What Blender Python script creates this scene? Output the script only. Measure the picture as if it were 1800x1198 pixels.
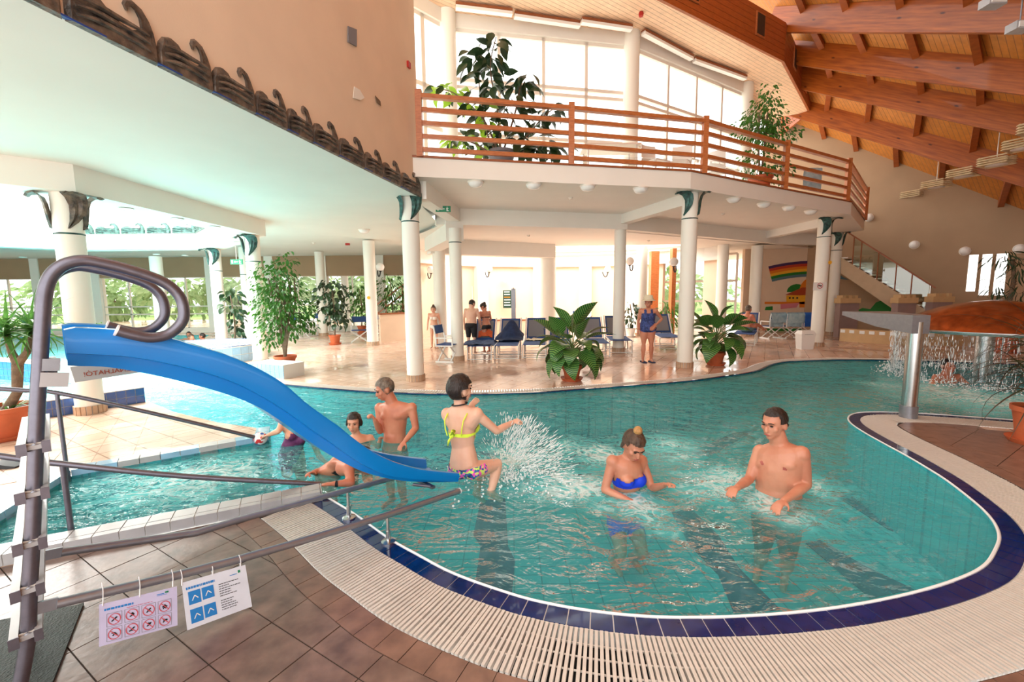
import bpy, bmesh, math, random
from mathutils import Vector as V, Matrix, noise, geometry
random.seed(7)
for o in list(bpy.data.objects): bpy.data.objects.remove(o)
scene = bpy.context.scene
col = scene.collection
# ------------------------------------------------------------------ camera
FPX, HCAM = 760.0, 1.72
PITCH, ROLL = math.atan(84 / 760), 0.010
cp, sp, cr_, sr_ = math.cos(PITCH), math.sin(PITCH), math.cos(ROLL), math.sin(ROLL)
_rt, _dn, FW = V((1, 0, 0)), V((0, -sp, -cp)), V((0, cp, -sp))
CX = _rt * cr_ + _dn * sr_
CY = _dn * cr_ - _rt * sr_
CAM = V((0, 0, HCAM))
cd = bpy.data.cameras.new('camera')
co = bpy.data.objects.new('camera', cd); col.objects.link(co)
cd.sensor_width = 36.0; cd.sensor_fit = 'HORIZONTAL'; cd.lens = FPX / 1800 * 36
cd.clip_start = .05; cd.clip_end = 400
mw = Matrix((CX, -CY, -FW)).transposed().to_4x4(); mw.translation = CAM
co.matrix_world = mw
scene.camera = co
# ------------------------------------------------------------------ sky and light
world = bpy.data.worlds.new('sky'); scene.world = world; world.use_nodes = True
bg = world.node_tree.nodes['Background']
bg.inputs[0].default_value = (1.0, .985, .95, 1); bg.inputs[1].default_value = 1.05
def sun(name, d, e, ang, c):
    l = bpy.data.lights.new(name, 'SUN'); l.energy = e; l.angle = ang; l.color = c
    o = bpy.data.objects.new(name, l); col.objects.link(o)
    o.rotation_euler = V(d).to_track_quat('-Z', 'Y').to_euler()
sun('sun', (.35, -.42, -1.0), 1.2, .6, (1, .95, .86))
def area(name, loc, d, sx, sy, e, c=(1, .97, .92)):
    l = bpy.data.lights.new(name, 'AREA'); l.shape = 'RECTANGLE'; l.size = sx; l.size_y = sy; l.energy = e; l.color = c
    o = bpy.data.objects.new(name, l); col.objects.link(o); o.location = loc
    o.rotation_euler = V(d).to_track_quat('-Z', 'Y').to_euler()
area('skylight_left', (-11.4, 8.6, 5.35), (0, 0, -1), 7.0, 7.0, 1100)
area('skylight_back', (2.2, 17.9, 4.5), (0, 0, -1), 8.0, 4.2, 260)
vs = scene.view_settings
vs.view_transform = 'Standard'; vs.look = 'None'; vs.gamma = 1; vs.use_curve_mapping = False
vs.exposure = 1.62
# ------------------------------------------------------------------ photo pixel -> place
def ray(x, y): return FW + CX * ((x - 900) / FPX) + CY * ((y - 599) / FPX)
def G(x, y, z=0.0):            # where the pixel's direction meets the level z
    r = ray(x, y); return CAM + r * ((z - HCAM) / r.z)
def D(x, y, d):                # where it meets the upright plane at depth d
    r = ray(x, y); return CAM + r * (d / r.y)
def PL(x, y, p0, n):           # where it meets a plane
    r = ray(x, y); return CAM + r * ((p0 - CAM).dot(n) / r.dot(n))
def C(r, g, b):
    f = lambda c: (c / 255 / 12.92) if c / 255 <= .04045 else ((c / 255 + .055) / 1.055) ** 2.4
    return (f(r), f(g), f(b), 1)
# ------------------------------------------------------------------ materials
M = {}
def mat(name, c, rough=.6, metal=0, var=.0, vscale=6, bump=0, bscale=40, c2=None, coat=0, spec=.5, stretch=None, detail=3, trans=0):
    m = bpy.data.materials.new(name); m.use_nodes = True
    nt = m.node_tree; b = nt.nodes['Principled BSDF']
    b.inputs['Base Color'].default_value = c; b.inputs['Roughness'].default_value = rough
    b.inputs['Metallic'].default_value = metal; b.inputs['Coat Weight'].default_value = coat
    b.inputs['Specular IOR Level'].default_value = spec
    if trans: b.inputs['Subsurface Weight'].default_value = trans; b.inputs['Subsurface Radius'].default_value = (.02, .008, .004); b.inputs['Subsurface Scale'].default_value = 1
    tc = nt.nodes.new('ShaderNodeTexCoord')
    src = tc.outputs['Object']
    if stretch:
        mp = nt.nodes.new('ShaderNodeMapping'); mp.inputs['Scale'].default_value = stretch
        nt.links.new(src, mp.inputs['Vector']); src = mp.outputs[0]
    if var or c2:
        n = nt.nodes.new('ShaderNodeTexNoise'); n.inputs['Scale'].default_value = vscale; n.inputs['Detail'].default_value = detail
        nt.links.new(src, n.inputs['Vector'])
        r = nt.nodes.new('ShaderNodeValToRGB'); r.color_ramp.elements[0].position = .3; r.color_ramp.elements[1].position = .7
        d = c2 or tuple(x * (1 - var) for x in c[:3]) + (1,)
        r.color_ramp.elements[0].color = d
        r.color_ramp.elements[1].color = c if c2 else tuple(min(1, x * (1 + var * .6)) for x in c[:3]) + (1,)
        nt.links.new(n.outputs[0], r.inputs[0]); nt.links.new(r.outputs[0], b.inputs['Base Color'])
    if bump:
        n2 = nt.nodes.new('ShaderNodeTexNoise'); n2.inputs['Scale'].default_value = bscale; n2.inputs['Detail'].default_value = 4
        nt.links.new(src, n2.inputs['Vector'])
        bp = nt.nodes.new('ShaderNodeBump'); bp.inputs['Strength'].default_value = bump; bp.inputs['Distance'].default_value = .02
        nt.links.new(n2.outputs[0], bp.inputs['Height']); nt.links.new(bp.outputs[0], b.inputs['Normal'])
    M[name] = m
    return m
def N(m, t): return m.node_tree.nodes.new(t)
def L(m, a, b): m.node_tree.links.new(a, b)

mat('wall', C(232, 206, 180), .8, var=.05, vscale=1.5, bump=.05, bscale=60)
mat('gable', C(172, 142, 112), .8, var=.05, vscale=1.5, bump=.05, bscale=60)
mat('white', C(240, 235, 226), .7, var=.02, vscale=2)
mat('mint', C(226, 231, 224), .7, var=.03, vscale=1)
mat('column', C(240, 236, 226), .55, var=.02, vscale=2)
mat('skirt', C(190, 158, 130), .6, var=.15, vscale=8)
mat('bronze', C(128, 112, 98), .38, .2, c2=C(46, 48, 50), vscale=11, bump=.7, bscale=26, spec=.6)
mat('bronze_green', C(70, 116, 108), .4, .25, c2=C(34, 50, 52), vscale=14, bump=.6, bscale=30)
mat('bluepaint', C(30, 70, 150), .5)
mat('steel', C(150, 152, 160), .36, .7, var=.08, vscale=20, bump=.03, bscale=200)
mat('steel_light', C(205, 205, 205), .25, 1, var=.05, vscale=15)
mat('steel_dark', C(116, 113, 124), .36, .75, var=.1, vscale=30, bump=.04, bscale=220)
mat('slideblue', C(0, 128, 212), .28, var=.05, vscale=3, coat=.3)
mat('rail_wood', C(196, 118, 66), .45, c2=C(168, 92, 46), vscale=9, stretch=(1, 1, 6), coat=.2)
mat('wood_trim', C(150, 84, 46), .5, var=.15, vscale=10)
mat('beam', C(186, 98, 28), .42, c2=C(134, 60, 12), vscale=2.2, stretch=(.7, 9, 9), coat=.25, detail=6)
mat('plank', C(198, 124, 52), .5, var=.15, vscale=7, stretch=(1, 1, 1))
mat('plank_pale', C(240, 200, 166), .5, var=.1, vscale=7)
mat('hubwood', C(166, 84, 34), .45, var=.18, vscale=6, stretch=(1, 1, 5))
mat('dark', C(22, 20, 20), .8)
mat('ventdark', C(52, 38, 30), .6)
mat('frame_white', C(236, 226, 214), .5)
mat('terracotta', C(196, 98, 58), .6, var=.12, vscale=7)
mat('soil', C(50, 40, 30), .95, var=.4, vscale=40)
mat('bark', C(120, 98, 78), .85, var=.3, vscale=20, bump=.5, bscale=40)
mat('stem_green', C(96, 120, 60), .5)
mat('leaf', C(66, 118, 40), .42, var=.35, vscale=3)
mat('leaf_dark', C(40, 66, 36), .35, var=.35, vscale=4)
mat('leaf_lime', C(150, 190, 50), .4, var=.25, vscale=4)
mat('leaf_yucca', C(84, 132, 60), .42, var=.35, vscale=8)
mat('leaf_red', C(46, 64, 34), .45, c2=C(70, 40, 34), vscale=5)
mat('blue_fabric', C(40, 74, 130), .8, var=.15, vscale=8)
mat('navy', C(30, 48, 84), .85, var=.3, vscale=12)
mat('denim_towel', C(92, 118, 160), .9, c2=C(40, 58, 96), vscale=10, bump=.4, bscale=60)
mat('towel_pale', C(176, 200, 206), .9, c2=C(140, 170, 186), vscale=8, bump=.3, bscale=60)
mat('towel_blue', C(36, 96, 190), .9, var=.1, bump=.3)
mat('orange_cloth', C(206, 92, 50), .85, var=.2)
mat('chair_white', C(232, 230, 226), .45)
mat('bin', C(238, 236, 232), .4)
mat('lamp_glass', C(245, 242, 238), .25)
mat('iron', C(36, 34, 34), .5, .4)
mat('louver', C(224, 200, 160), .5, var=.08)
mat('red', C(180, 36, 28), .5)
mat('exit_green', C(20, 130, 90), .5)
mat('print_white', C(240, 240, 236), .6)
mat('print_black', C(30, 30, 34), .6)
mat('print_red', C(206, 84, 96), .6)
mat('print_blue', C(40, 130, 205), .6)
mat('print_grey', C(120, 120, 128), .6)
mat('sheet_violet', C(205, 200, 232), .35, var=.06, vscale=12)
mat('sheet_white', C(226, 230, 242), .35, var=.05, vscale=12)
mat('board', C(200, 194, 184), .6)
mat('board_dark', C(24, 62, 48), .5)
mat('deck', C(226, 196, 172), .14, var=.12, vscale=3, bump=.12, bscale=3.0, c2=C(204, 166, 140))
mat('tile_brown', C(132, 106, 94), .3, c2=C(98, 76, 67), vscale=9, bump=.08, bscale=25, detail=6)
mat('tile_small', C(140, 106, 90), .32, c2=C(108, 80, 68), vscale=9, bump=.06, bscale=25, detail=6)
mat('grout', C(58, 46, 40), .8, var=.2)
mat('tile_cobalt', C(6, 36, 94), .12, var=.3, vscale=10, coat=.4)
mat('tile_wallblue', C(50, 92, 160), .15, var=.2, vscale=7, coat=.4)
mat('tile_sky', C(150, 190, 220), .15, var=.12, vscale=9, coat=.4)
mat('grout_pale', C(214, 212, 206), .8)
mat('curbtile', C(178, 176, 178), .3, var=.12, vscale=6)
mat('slat', C(206, 197, 188), .5, var=.06, vscale=30)
mat('lip_white', C(238, 238, 240), .3)
mat('rubber_mat', C(40, 48, 46), .55, var=.35, vscale=30, bump=.6, bscale=90)
mat('shoe', C(24, 24, 30), .6)
mat('poolwall', C(70, 160, 170), .3)
mat('copper', C(190, 110, 60), .22, .75, c2=C(140, 74, 36), vscale=4, stretch=(2, 2, 1))
mat('castle', C(206, 170, 124), .7, var=.06)
mat('castle_purple', C(150, 126, 122), .7, var=.06)
mat('concrete', C(196, 170, 140), .7, var=.06)
for n, c in (('m_orange', (226, 124, 20)), ('m_yellow', (240, 176, 40)), ('m_red', (190, 60, 30)), ('m_green', (30, 120, 40)), ('m_violet', (70, 40, 90)), ('m_slate', (90, 120, 130)), ('m_roof', (176, 70, 30)), ('m_teal', (60, 140, 120)), ('m_pink', (220, 130, 140))):
    mat(n, C(*c), .7)
mat('grass', C(120, 150, 70), .9, var=.3, vscale=3)
mat('tree', C(170, 190, 140), .8, c2=C(130, 158, 104), vscale=3)  # foliage paled in its colour to stand in for bright outdoor haze
mat('droplet', C(240, 246, 248), .08, spec=.8)
# knots in the beams
m = M['beam']; P_ = m.node_tree.nodes['Principled BSDF']; tc = N(m, 'ShaderNodeTexCoord'); mp = N(m, 'ShaderNodeMapping'); mp.inputs['Scale'].default_value = (1.0, 2.6, 2.6)
vo = N(m, 'ShaderNodeTexVoronoi'); vo.inputs['Scale'].default_value = 1.5; L(m, tc.outputs['Object'], mp.inputs['Vector']); L(m, mp.outputs[0], vo.inputs['Vector'])
rp = N(m, 'ShaderNodeValToRGB'); rp.color_ramp.elements[0].position = .05; rp.color_ramp.elements[0].color = (.25, .16, .1, 1); rp.color_ramp.elements[1].position = .11; rp.color_ramp.elements[1].color = (1, 1, 1, 1)
L(m, vo.outputs['Distance'], rp.inputs[0]); mx = N(m, 'ShaderNodeMixRGB'); mx.blend_type = 'MULTIPLY'; mx.inputs[0].default_value = 1
L(m, P_.inputs['Base Color'].links[0].from_socket, mx.inputs[1]); L(m, rp.outputs[0], mx.inputs[2]); L(m, mx.outputs[0], P_.inputs['Base Color'])
# translucent leaf: let some sky through
for n in ('leaf', 'leaf_lime', 'leaf_yucca', 'tree', 'leaf_dark'):
    m = M[n]; b = m.node_tree.nodes['Principled BSDF']
    tr = N(m, 'ShaderNodeBsdfTranslucent'); mx = N(m, 'ShaderNodeMixShader'); mx.inputs[0].default_value = .12 if n == 'leaf_dark' else .35
    s = b.inputs['Base Color'].links
    if s: L(m, s[0].from_socket, tr.inputs[0])
    L(m, b.outputs[0], mx.inputs[1]); L(m, tr.outputs[0], mx.inputs[2])
    L(m, mx.outputs[0], m.node_tree.nodes['Material Output'].inputs[0])
def schlick(m, f0, normal=None, top=1.0, pw=5):      # mirror share that is the same from both sides of a thin sheet
    lw = N(m, 'ShaderNodeLayerWeight'); lw.inputs['Blend'].default_value = .5
    if normal: L(m, normal, lw.inputs['Normal'])
    p = N(m, 'ShaderNodeMath'); p.operation = 'POWER'; p.inputs[1].default_value = pw; L(m, lw.outputs['Facing'], p.inputs[0])
    q = N(m, 'ShaderNodeMath'); q.operation = 'MULTIPLY_ADD'; q.inputs[1].default_value = top - f0; q.inputs[2].default_value = f0; L(m, p.outputs[0], q.inputs[0])
    return q.outputs[0]
# glass: clear pane with a faint reflection
def clear(name, tint, refl, rough=.02):
    m = bpy.data.materials.new(name); m.use_nodes = True; nt = m.node_tree; nt.nodes.remove(nt.nodes['Principled BSDF'])
    t = N(m, 'ShaderNodeBsdfTransparent'); t.inputs[0].default_value = tint
    g = N(m, 'ShaderNodeBsdfGlossy'); g.inputs['Roughness'].default_value = rough
    f = schlick(m, ((refl - 1) / (refl + 1)) ** 2)
    mx = N(m, 'ShaderNodeMixShader'); L(m, f, mx.inputs[0]); L(m, t.outputs[0], mx.inputs[1]); L(m, g.outputs[0], mx.inputs[2])
    L(m, mx.outputs[0], nt.nodes['Material Output'].inputs[0]); M[name] = m
clear('glass', (.96, .98, .97, 1), 1.45)
clear('stair_glass', (.86, .92, .88, 1), 1.9)
clear('mistglass', (.9, .93, .95, 1), 1.2)
def skin(name, c, c2):
    mat(name, C(*c), .42, c2=C(*c2), vscale=5, trans=.12, bump=.06, bscale=60, detail=5)
skin('skin_tan', (210, 146, 118), (192, 122, 96))
skin('skin_fair', (232, 176, 148), (218, 154, 124))
skin('skin_pale', (236, 190, 164), (222, 166, 140))
skin('skin_ruddy', (212, 142, 112), (192, 112, 86))
mat('hair_dark', C(40, 28, 24), .45, var=.3, vscale=30, bump=.5, bscale=90, stretch=(1, 1, .3))
mat('hair_brown', C(92, 66, 48), .5, c2=C(56, 38, 28), vscale=22, bump=.5, bscale=90, stretch=(1, 1, .3))
mat('hair_blond', C(190, 140, 84), .5, var=.3, vscale=30, bump=.4, bscale=90)
mat('hair_grey', C(140, 126, 112), .55, c2=C(80, 66, 56), vscale=25, bump=.5, bscale=90)
mat('brow', C(60, 40, 32), .7)
mat('lip', C(176, 90, 80), .5)
mat('eye', C(40, 30, 28), .2)
mat('neon', C(228, 250, 70), .6, var=.05)
mat('royal', C(10, 60, 220), .6, var=.08)
mat('trunks', C(34, 32, 36), .8, var=.3)
mat('white_cloth', C(240, 226, 214), .8)
mat('purple_cloth', C(110, 50, 100), .7, var=.3, vscale=20)
mat('black_cloth', C(26, 24, 30), .7)
mat('hat_cloth', C(226, 214, 186), .85, var=.05)
mat('floral_blue', C(70, 90, 160), .7, c2=C(22, 34, 78), vscale=24)
def ramp_mat(name, scale, stops, rough=.6, kind='noise'):
    m = mat(name, (1, 1, 1, 1), rough)
    tc = N(m, 'ShaderNodeTexCoord')
    n = N(m, 'ShaderNodeTexVoronoi' if kind == 'vor' else 'ShaderNodeTexNoise'); n.inputs['Scale'].default_value = scale
    L(m, tc.outputs['Object'], n.inputs['Vector'])
    r = N(m, 'ShaderNodeValToRGB'); r.color_ramp.interpolation = 'CONSTANT'
    while len(r.color_ramp.elements) < len(stops): r.color_ramp.elements.new(.5)
    for e, (p, c) in zip(r.color_ramp.elements, stops): e.position = p; e.color = C(*c)
    if kind == 'vor':
        s = N(m, 'ShaderNodeSeparateColor'); L(m, n.outputs['Color'], s.inputs[0]); L(m, s.outputs[0], r.inputs[0])
    else: L(m, n.outputs[0], r.inputs[0])
    L(m, r.outputs[0], m.node_tree.nodes['Principled BSDF'].inputs['Base Color'])
ramp_mat('print_bikini', 55, [(0, (240, 90, 190)), (.3, (30, 110, 160)), (.55, (210, 240, 110)), (.75, (40, 60, 120)), (.88, (240, 120, 200))], kind='vor')
ramp_mat('ball', 28, [(0, (244, 240, 240)), (.55, (214, 60, 60)), (.75, (60, 110, 200)), (.9, (244, 240, 240))], .3, 'vor')
# dieffenbachia leaf: dark green with pale veins across
m = mat('leaf_vein', C(40, 96, 40), .38)
at = N(m, 'ShaderNodeAttribute'); at.attribute_name = 'luv'
sx = N(m, 'ShaderNodeSeparateXYZ'); L(m, at.outputs['Vector'], sx.inputs[0])
ab = N(m, 'ShaderNodeMath'); ab.operation = 'ABSOLUTE'; L(m, sx.outputs[0], ab.inputs[0])
ml = N(m, 'ShaderNodeMath'); ml.operation = 'MULTIPLY_ADD'; ml.inputs[1].default_value = -.35; L(m, ab.outputs[0], ml.inputs[0]); L(m, sx.outputs[1], ml.inputs[2])
sn = N(m, 'ShaderNodeMath'); sn.operation = 'MULTIPLY'; sn.inputs[1].default_value = 85; L(m, ml.outputs[0], sn.inputs[0])
s2 = N(m, 'ShaderNodeMath'); s2.operation = 'SINE'; L(m, sn.outputs[0], s2.inputs[0])
nz = N(m, 'ShaderNodeTexNoise'); nz.inputs['Scale'].default_value = 14; L(m, at.outputs['Vector'], nz.inputs['Vector'])
ad = N(m, 'ShaderNodeMath'); ad.operation = 'MULTIPLY_ADD'; ad.inputs[1].default_value = 1.6; L(m, nz.outputs[0], ad.inputs[0]); L(m, s2.outputs[0], ad.inputs[2])
rp = N(m, 'ShaderNodeValToRGB'); rp.color_ramp.elements[0].position = .95; rp.color_ramp.elements[0].color = C(30, 84, 36); rp.color_ramp.elements[1].position = 1.0; rp.color_ramp.elements[1].color = C(120, 160, 76)
mr = N(m, 'ShaderNodeMapRange'); mr.inputs[1].default_value = -1; mr.inputs[2].default_value = 2.2; mr.inputs[3].default_value = 0; mr.inputs[4].default_value = 1.4
L(m, ad.outputs[0], mr.inputs[0]); L(m, mr.outputs[0], rp.inputs[0]); L(m, rp.outputs[0], m.node_tree.nodes['Principled BSDF'].inputs['Base Color'])

# ------------------------------------------------------------------ mesh helpers
def world_of(o):
    w = o.matrix_basis.copy()
    if o.parent: w = world_of(o.parent) @ o.matrix_parent_inverse @ w
    return w
def attach(o, parent):
    o.parent = parent; o.matrix_parent_inverse = world_of(parent).inverted()
def tag(o, label=None, cat=None, group=None, kind=None):
    if label: o['label'] = label
    if cat: o['category'] = cat
    if group: o['group'] = group
    if kind: o['kind'] = kind
    return o
def empty(name, loc=(0, 0, 0), label=None, cat=None, group=None, rz=0):
    o = bpy.data.objects.new(name, None); col.objects.link(o); o.location = loc; o.rotation_euler.z = rz
    o.empty_display_size = .1
    return tag(o, label, cat, group)
def link(name, me, m, parent=None):
    o = bpy.data.objects.new(name, me); col.objects.link(o)
    if m is not None and not me.materials: me.materials.append(M[m] if isinstance(m, str) else m)
    if parent is not None: attach(o, parent)
    return o
def copy_tree(o, parent=None):
    c = o.copy(); col.objects.link(c)
    if parent is not None: c.parent = parent
    for ch in [x for x in bpy.data.objects if x.parent == o]: copy_tree(ch, c)
    return c
CH = {}
def copies(o, n):
    kids = {}
    for x in bpy.data.objects:
        if x.parent: kids.setdefault(x.parent, []).append(x)
    out = []
    def cp_(s, par):
        c = s.copy(); col.objects.link(c)
        if par is not None: c.parent = par
        for ch in kids.get(s, []): cp_(ch, c)
        return c
    for _ in range(n): out.append(cp_(o, None))
    return out
class MB:
    def __init__(s): s.v = []; s.f = []; s.uv = None
    def add(s, vs, fs):
        b = len(s.v); s.v += [tuple(p) for p in vs]; s.f += [tuple(b + i for i in f) for f in fs]; return s
    def box(s, x0, x1, y0, y1, z0, z1):
        return s.add([(x0, y0, z0), (x1, y0, z0), (x1, y1, z0), (x0, y1, z0), (x0, y0, z1), (x1, y0, z1), (x1, y1, z1), (x0, y1, z1)],
                     [(3, 2, 1, 0), (4, 5, 6, 7), (0, 1, 5, 4), (1, 2, 6, 5), (2, 3, 7, 6), (3, 0, 4, 7)])
    def bar(s, a, b, w, h, up=(0, 0, 1)):     # beam from a to b, w across, h along up
        a, b, up = V(a), V(b), V(up); d = (b - a).normalized(); x = d.cross(up)
        if x.length < 1e-4: x = d.cross(V((0, 1, 0)))
        x.normalize(); u = x.cross(d)
        p = []
        for q in (a, b):
            for i, j in ((-1, -1), (1, -1), (1, 1), (-1, 1)): p.append(q + x * (i * w / 2) + u * (j * h / 2))
        return s.add(p, [(0, 1, 2, 3), (7, 6, 5, 4), (0, 4, 5, 1), (1, 5, 6, 2), (2, 6, 7, 3), (3, 7, 4, 0)])
    def prism(s, poly, z0, z1):
        n = len(poly); a = [V((p[0], p[1], z0)) for p in poly]; b = [V((p[0], p[1], z1)) for p in poly]
        ar = sum(poly[i][0] * poly[(i + 1) % n][1] - poly[(i + 1) % n][0] * poly[i][1] for i in range(n))
        if ar < 0: a.reverse(); b.reverse()
        return s.add(a + b, [tuple(range(n - 1, -1, -1)), tuple(range(n, 2 * n))] + [(i, (i + 1) % n, n + (i + 1) % n, n + i) for i in range(n)])
    def slab(s, pts, off):                    # polygon of 3-D points thickened by a vector
        n = len(pts); a = [V(p) for p in pts]; b = [p + V(off) for p in a]
        return s.add(a + b, [tuple(range(n - 1, -1, -1)), tuple(range(n, 2 * n))] + [(i, (i + 1) % n, n + (i + 1) % n, n + i) for i in range(n)])
    def tube(s, pts, r, seg=10, caps=True, flat=1.0, nrm=None):
        pts = [V(p) for p in pts]; n = len(pts)
        rs = r if isinstance(r, (list, tuple)) else [r] * n
        vs, prev = [], None
        for i, p in enumerate(pts):
            t = (pts[min(i + 1, n - 1)] - pts[max(i - 1, 0)]).normalized()
            if prev is None:
                a = V(nrm) if nrm else (V((0, 0, 1)) if abs(t.z) < .9 else V((1, 0, 0)))
            else: a = prev
            a = (a - t * a.dot(t)); a.normalize(); b = t.cross(a); prev = a
            for k in range(seg):
                an = 2 * math.pi * k / seg
                vs.append(p + (a * math.cos(an) * flat + b * math.sin(an)) * rs[i])
        fs = [(i * seg + k, i * seg + (k + 1) % seg, (i + 1) * seg + (k + 1) % seg, (i + 1) * seg + k) for i in range(n - 1) for k in range(seg)]
        if caps: fs += [tuple(range(seg - 1, -1, -1)), tuple(range((n - 1) * seg, n * seg))]
        return s.add(vs, fs)
    def lathe(s, prof, c=(0, 0, 0), seg=24, ax=None, caps=True):
        c = V(c); A = V(ax or (0, 0, 1)).normalized(); u = A.orthogonal().normalized(); w = A.cross(u)
        vs = []
        for r, z in prof:
            for k in range(seg):
                t = 2 * math.pi * k / seg; vs.append(c + A * z + (u * math.cos(t) + w * math.sin(t)) * r)
        n = len(prof)
        fs = [(i * seg + k, i * seg + (k + 1) % seg, (i + 1) * seg + (k + 1) % seg, (i + 1) * seg + k) for i in range(n - 1) for k in range(seg)]
        if caps: fs += [tuple(range(seg - 1, -1, -1)), tuple(range((n - 1) * seg, n * seg))]
        return s.add(vs, fs)
    def ball(s, c, r, seg=12, rings=8, sc=(1, 1, 1), R=None):
        vs = []; c = V(c)
        for i in range(rings + 1):
            th = math.pi * i / rings
            for k in range(seg):
                ph = 2 * math.pi * k / seg
                p = V((math.sin(th) * math.cos(ph) * sc[0], math.sin(th) * math.sin(ph) * sc[1], math.cos(th) * sc[2])) * r
                vs.append(c + (R @ p if R else p))
        fs = [(i * seg + k, (i + 1) * seg + k, (i + 1) * seg + (k + 1) % seg, i * seg + (k + 1) % seg) for i in range(rings) for k in range(seg)]
        return s.add(vs, fs)
    def loft(s, rings, caps=True):
        n = len(rings); k = len(rings[0]); vs = [p for r in rings for p in r]
        fs = [(i * k + j, i * k + (j + 1) % k, (i + 1) * k + (j + 1) % k, (i + 1) * k + j) for i in range(n - 1) for j in range(k)]
        if caps: fs += [tuple(range(k - 1, -1, -1)), tuple(range((n - 1) * k, n * k))]
        return s.add(vs, fs)
    def mesh(s, name='m', smooth=False):
        me = bpy.data.meshes.new(name); me.from_pydata([tuple(p) for p in s.v], [], s.f); me.update()
        if smooth:
            me.polygons.foreach_set('use_smooth', [True] * len(me.polygons))
            if smooth != 'all': me.set_sharp_from_angle(angle=math.radians(40))
        return me
    def build(s, name, m, parent=None, smooth=False):
        return link(name, s.mesh(name, smooth), m, parent)
def struct(o): o['kind'] = 'structure'; return o
def smooth_pts(pts, n=6, closed=False):       # Catmull-Rom
    pts = [V(p) for p in pts]; out = []; k = len(pts)
    rng = range(k if closed else k - 1)
    for i in rng:
        g = lambda j: pts[j % k] if closed else pts[max(0, min(k - 1, j))]
        p0, p1, p2, p3 = g(i - 1), g(i), g(i + 1), g(i + 2)
        for q in range(n):
            t = q / n
            out.append(.5 * ((2 * p1) + (p2 - p0) * t + (2 * p0 - 5 * p1 + 4 * p2 - p3) * t * t + (3 * p1 - p0 - 3 * p2 + p3) * t ** 3))
    if not closed: out.append(pts[-1])
    return out
def resample(pts, step):
    pts = [V(p) for p in pts]; out = [pts[0].copy()]; need = step
    for a, b in zip(pts, pts[1:]):
        l = (b - a).length; pos = 0
        while l - pos >= need:
            pos += need; out.append(a + (b - a) * (pos / l)); need = step
        need -= (l - pos)
    return out
def offset(pts, d):                           # open polyline in the plane, to the right of travel for d > 0
    out = []
    for i, p in enumerate(pts):
        t = (pts[min(i + 1, len(pts) - 1)] - pts[max(i - 1, 0)]); t.normalize()
        out.append(p + V((t.y, -t.x, 0)) * d)
    return out
def text_obj(name, body, size, m, parent, mw, extrude=.0008, align='LEFT'):
    cu = bpy.data.curves.new(name, 'FONT'); cu.body = body; cu.size = size; cu.extrude = extrude; cu.align_x = align
    t = bpy.data.objects.new(name, cu); col.objects.link(t); 
    dg = bpy.context.evaluated_depsgraph_get(); me = bpy.data.meshes.new_from_object(t.evaluated_get(dg))
    bpy.data.objects.remove(t); me.materials.clear(); me.transform(mw)
    return link(name, me, m, parent)
def bar_obj(name, a, c, w, h, m, parent):     # beam whose own x axis runs along it, so the grain follows
    a, c = V(a), V(c); ln = (c - a).length; o = MB().box(0, ln, -w / 2, w / 2, -h / 2, h / 2).build(name, m)
    x = (c - a).normalized(); y = V((0, 0, 1)).cross(x).normalized(); o.matrix_basis = frame(a, x, y); attach(o, parent); return o
def frame(o, x, y, z=None):                   # matrix with local x,y axes given, z normal
    x = V(x).normalized(); y = (V(y) - x * V(y).dot(x)).normalized(); z = x.cross(y)
    m = Matrix((x, y, z)).transposed().to_4x4(); m.translation = V(o); return m
# ================================================================== pool and deck
WZ = -.035
NEp = [(-1.68, 3.60), (-1.52, 3.47), (-1.24, 3.23), (-.89, 2.90), (-.64, 2.70), (-.37, 2.50), (-.01, 2.31), (.22, 2.225), (.44, 2.17), (.66, 2.135), (.89, 2.12), (1.20, 2.125), (1.52, 2.15), (1.86, 2.20), (2.25, 2.285), (2.63, 2.40), (2.92, 2.52), (3.17, 2.68), (3.40, 2.86), (3.59, 3.08), (3.74, 3.34), (3.92, 3.75), (4.02, 4.07), (4.10, 4.37), (4.17, 4.70), (4.26, 5.08), (4.38, 5.44), (4.54, 5.70), (4.77, 5.89), (5.06, 5.96), (5.62, 5.88), (6.5, 5.55), (8.2, 4.8), (10.5, 4.0), (14, 3.2)]
FEp = [(-5.0, 8.48), (-3.87, 8.01), (-2.65, 7.58), (-1.51, 7.35), (-.71, 7.28), (.49, 7.39), (1.18, 7.57), (3.28, 8.18), (4.21, 8.59), (5.25, 9.17), (5.95, 9.85), (6.65, 10.36), (7.51, 10.55), (8.44, 10.57), (9.63, 10.34), (11.62, 9.68), (14, 8.9)]
NE = smooth_pts([(x, y, 0) for x, y in NEp], 8)
FE = smooth_pts([(x, y, 0) for x, y in FEp], 6)
LEFT = [V(p + (0,)) for p in [(-5.9, 9.4), (-7.4, 11.0), (-9.2, 13.2), (-11.5, 15.6), (-13.5, 19.2), (-24, 19.2), (-24, 2.2), (-9.4, 2.4)]]
ISL = [V(p + (0,)) for p in [(-6.04, 7.02), (-5.1, 6.35), (-4.06, 5.78), (-3.13, 5.42), (-2.94, 5.05), (-4.31, 4.05), (-3.75, 2.47)]]
def tri_fill(loops, z, up=True):
    tris = geometry.tessellate_polygon([[V((p.x, p.y, 0)) for p in l] for l in loops])
    pts = [V((p.x, p.y, z)) for l in loops for p in l]
    fs = []
    for a, b, c in tris:
        n = (pts[b] - pts[a]).cross(pts[c] - pts[a]).z
        if abs(n) < 1e-9: continue
        fs.append((a, b, c) if (n > 0) == up else (a, c, b))
    return pts, fs
GO = .50                                      # edge of water to outer edge of the grating
hole = offset(NE, GO) + list(reversed(offset(FE, -.30))) + LEFT + ISL
wat = NE + list(reversed(FE)) + LEFT + ISL
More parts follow.
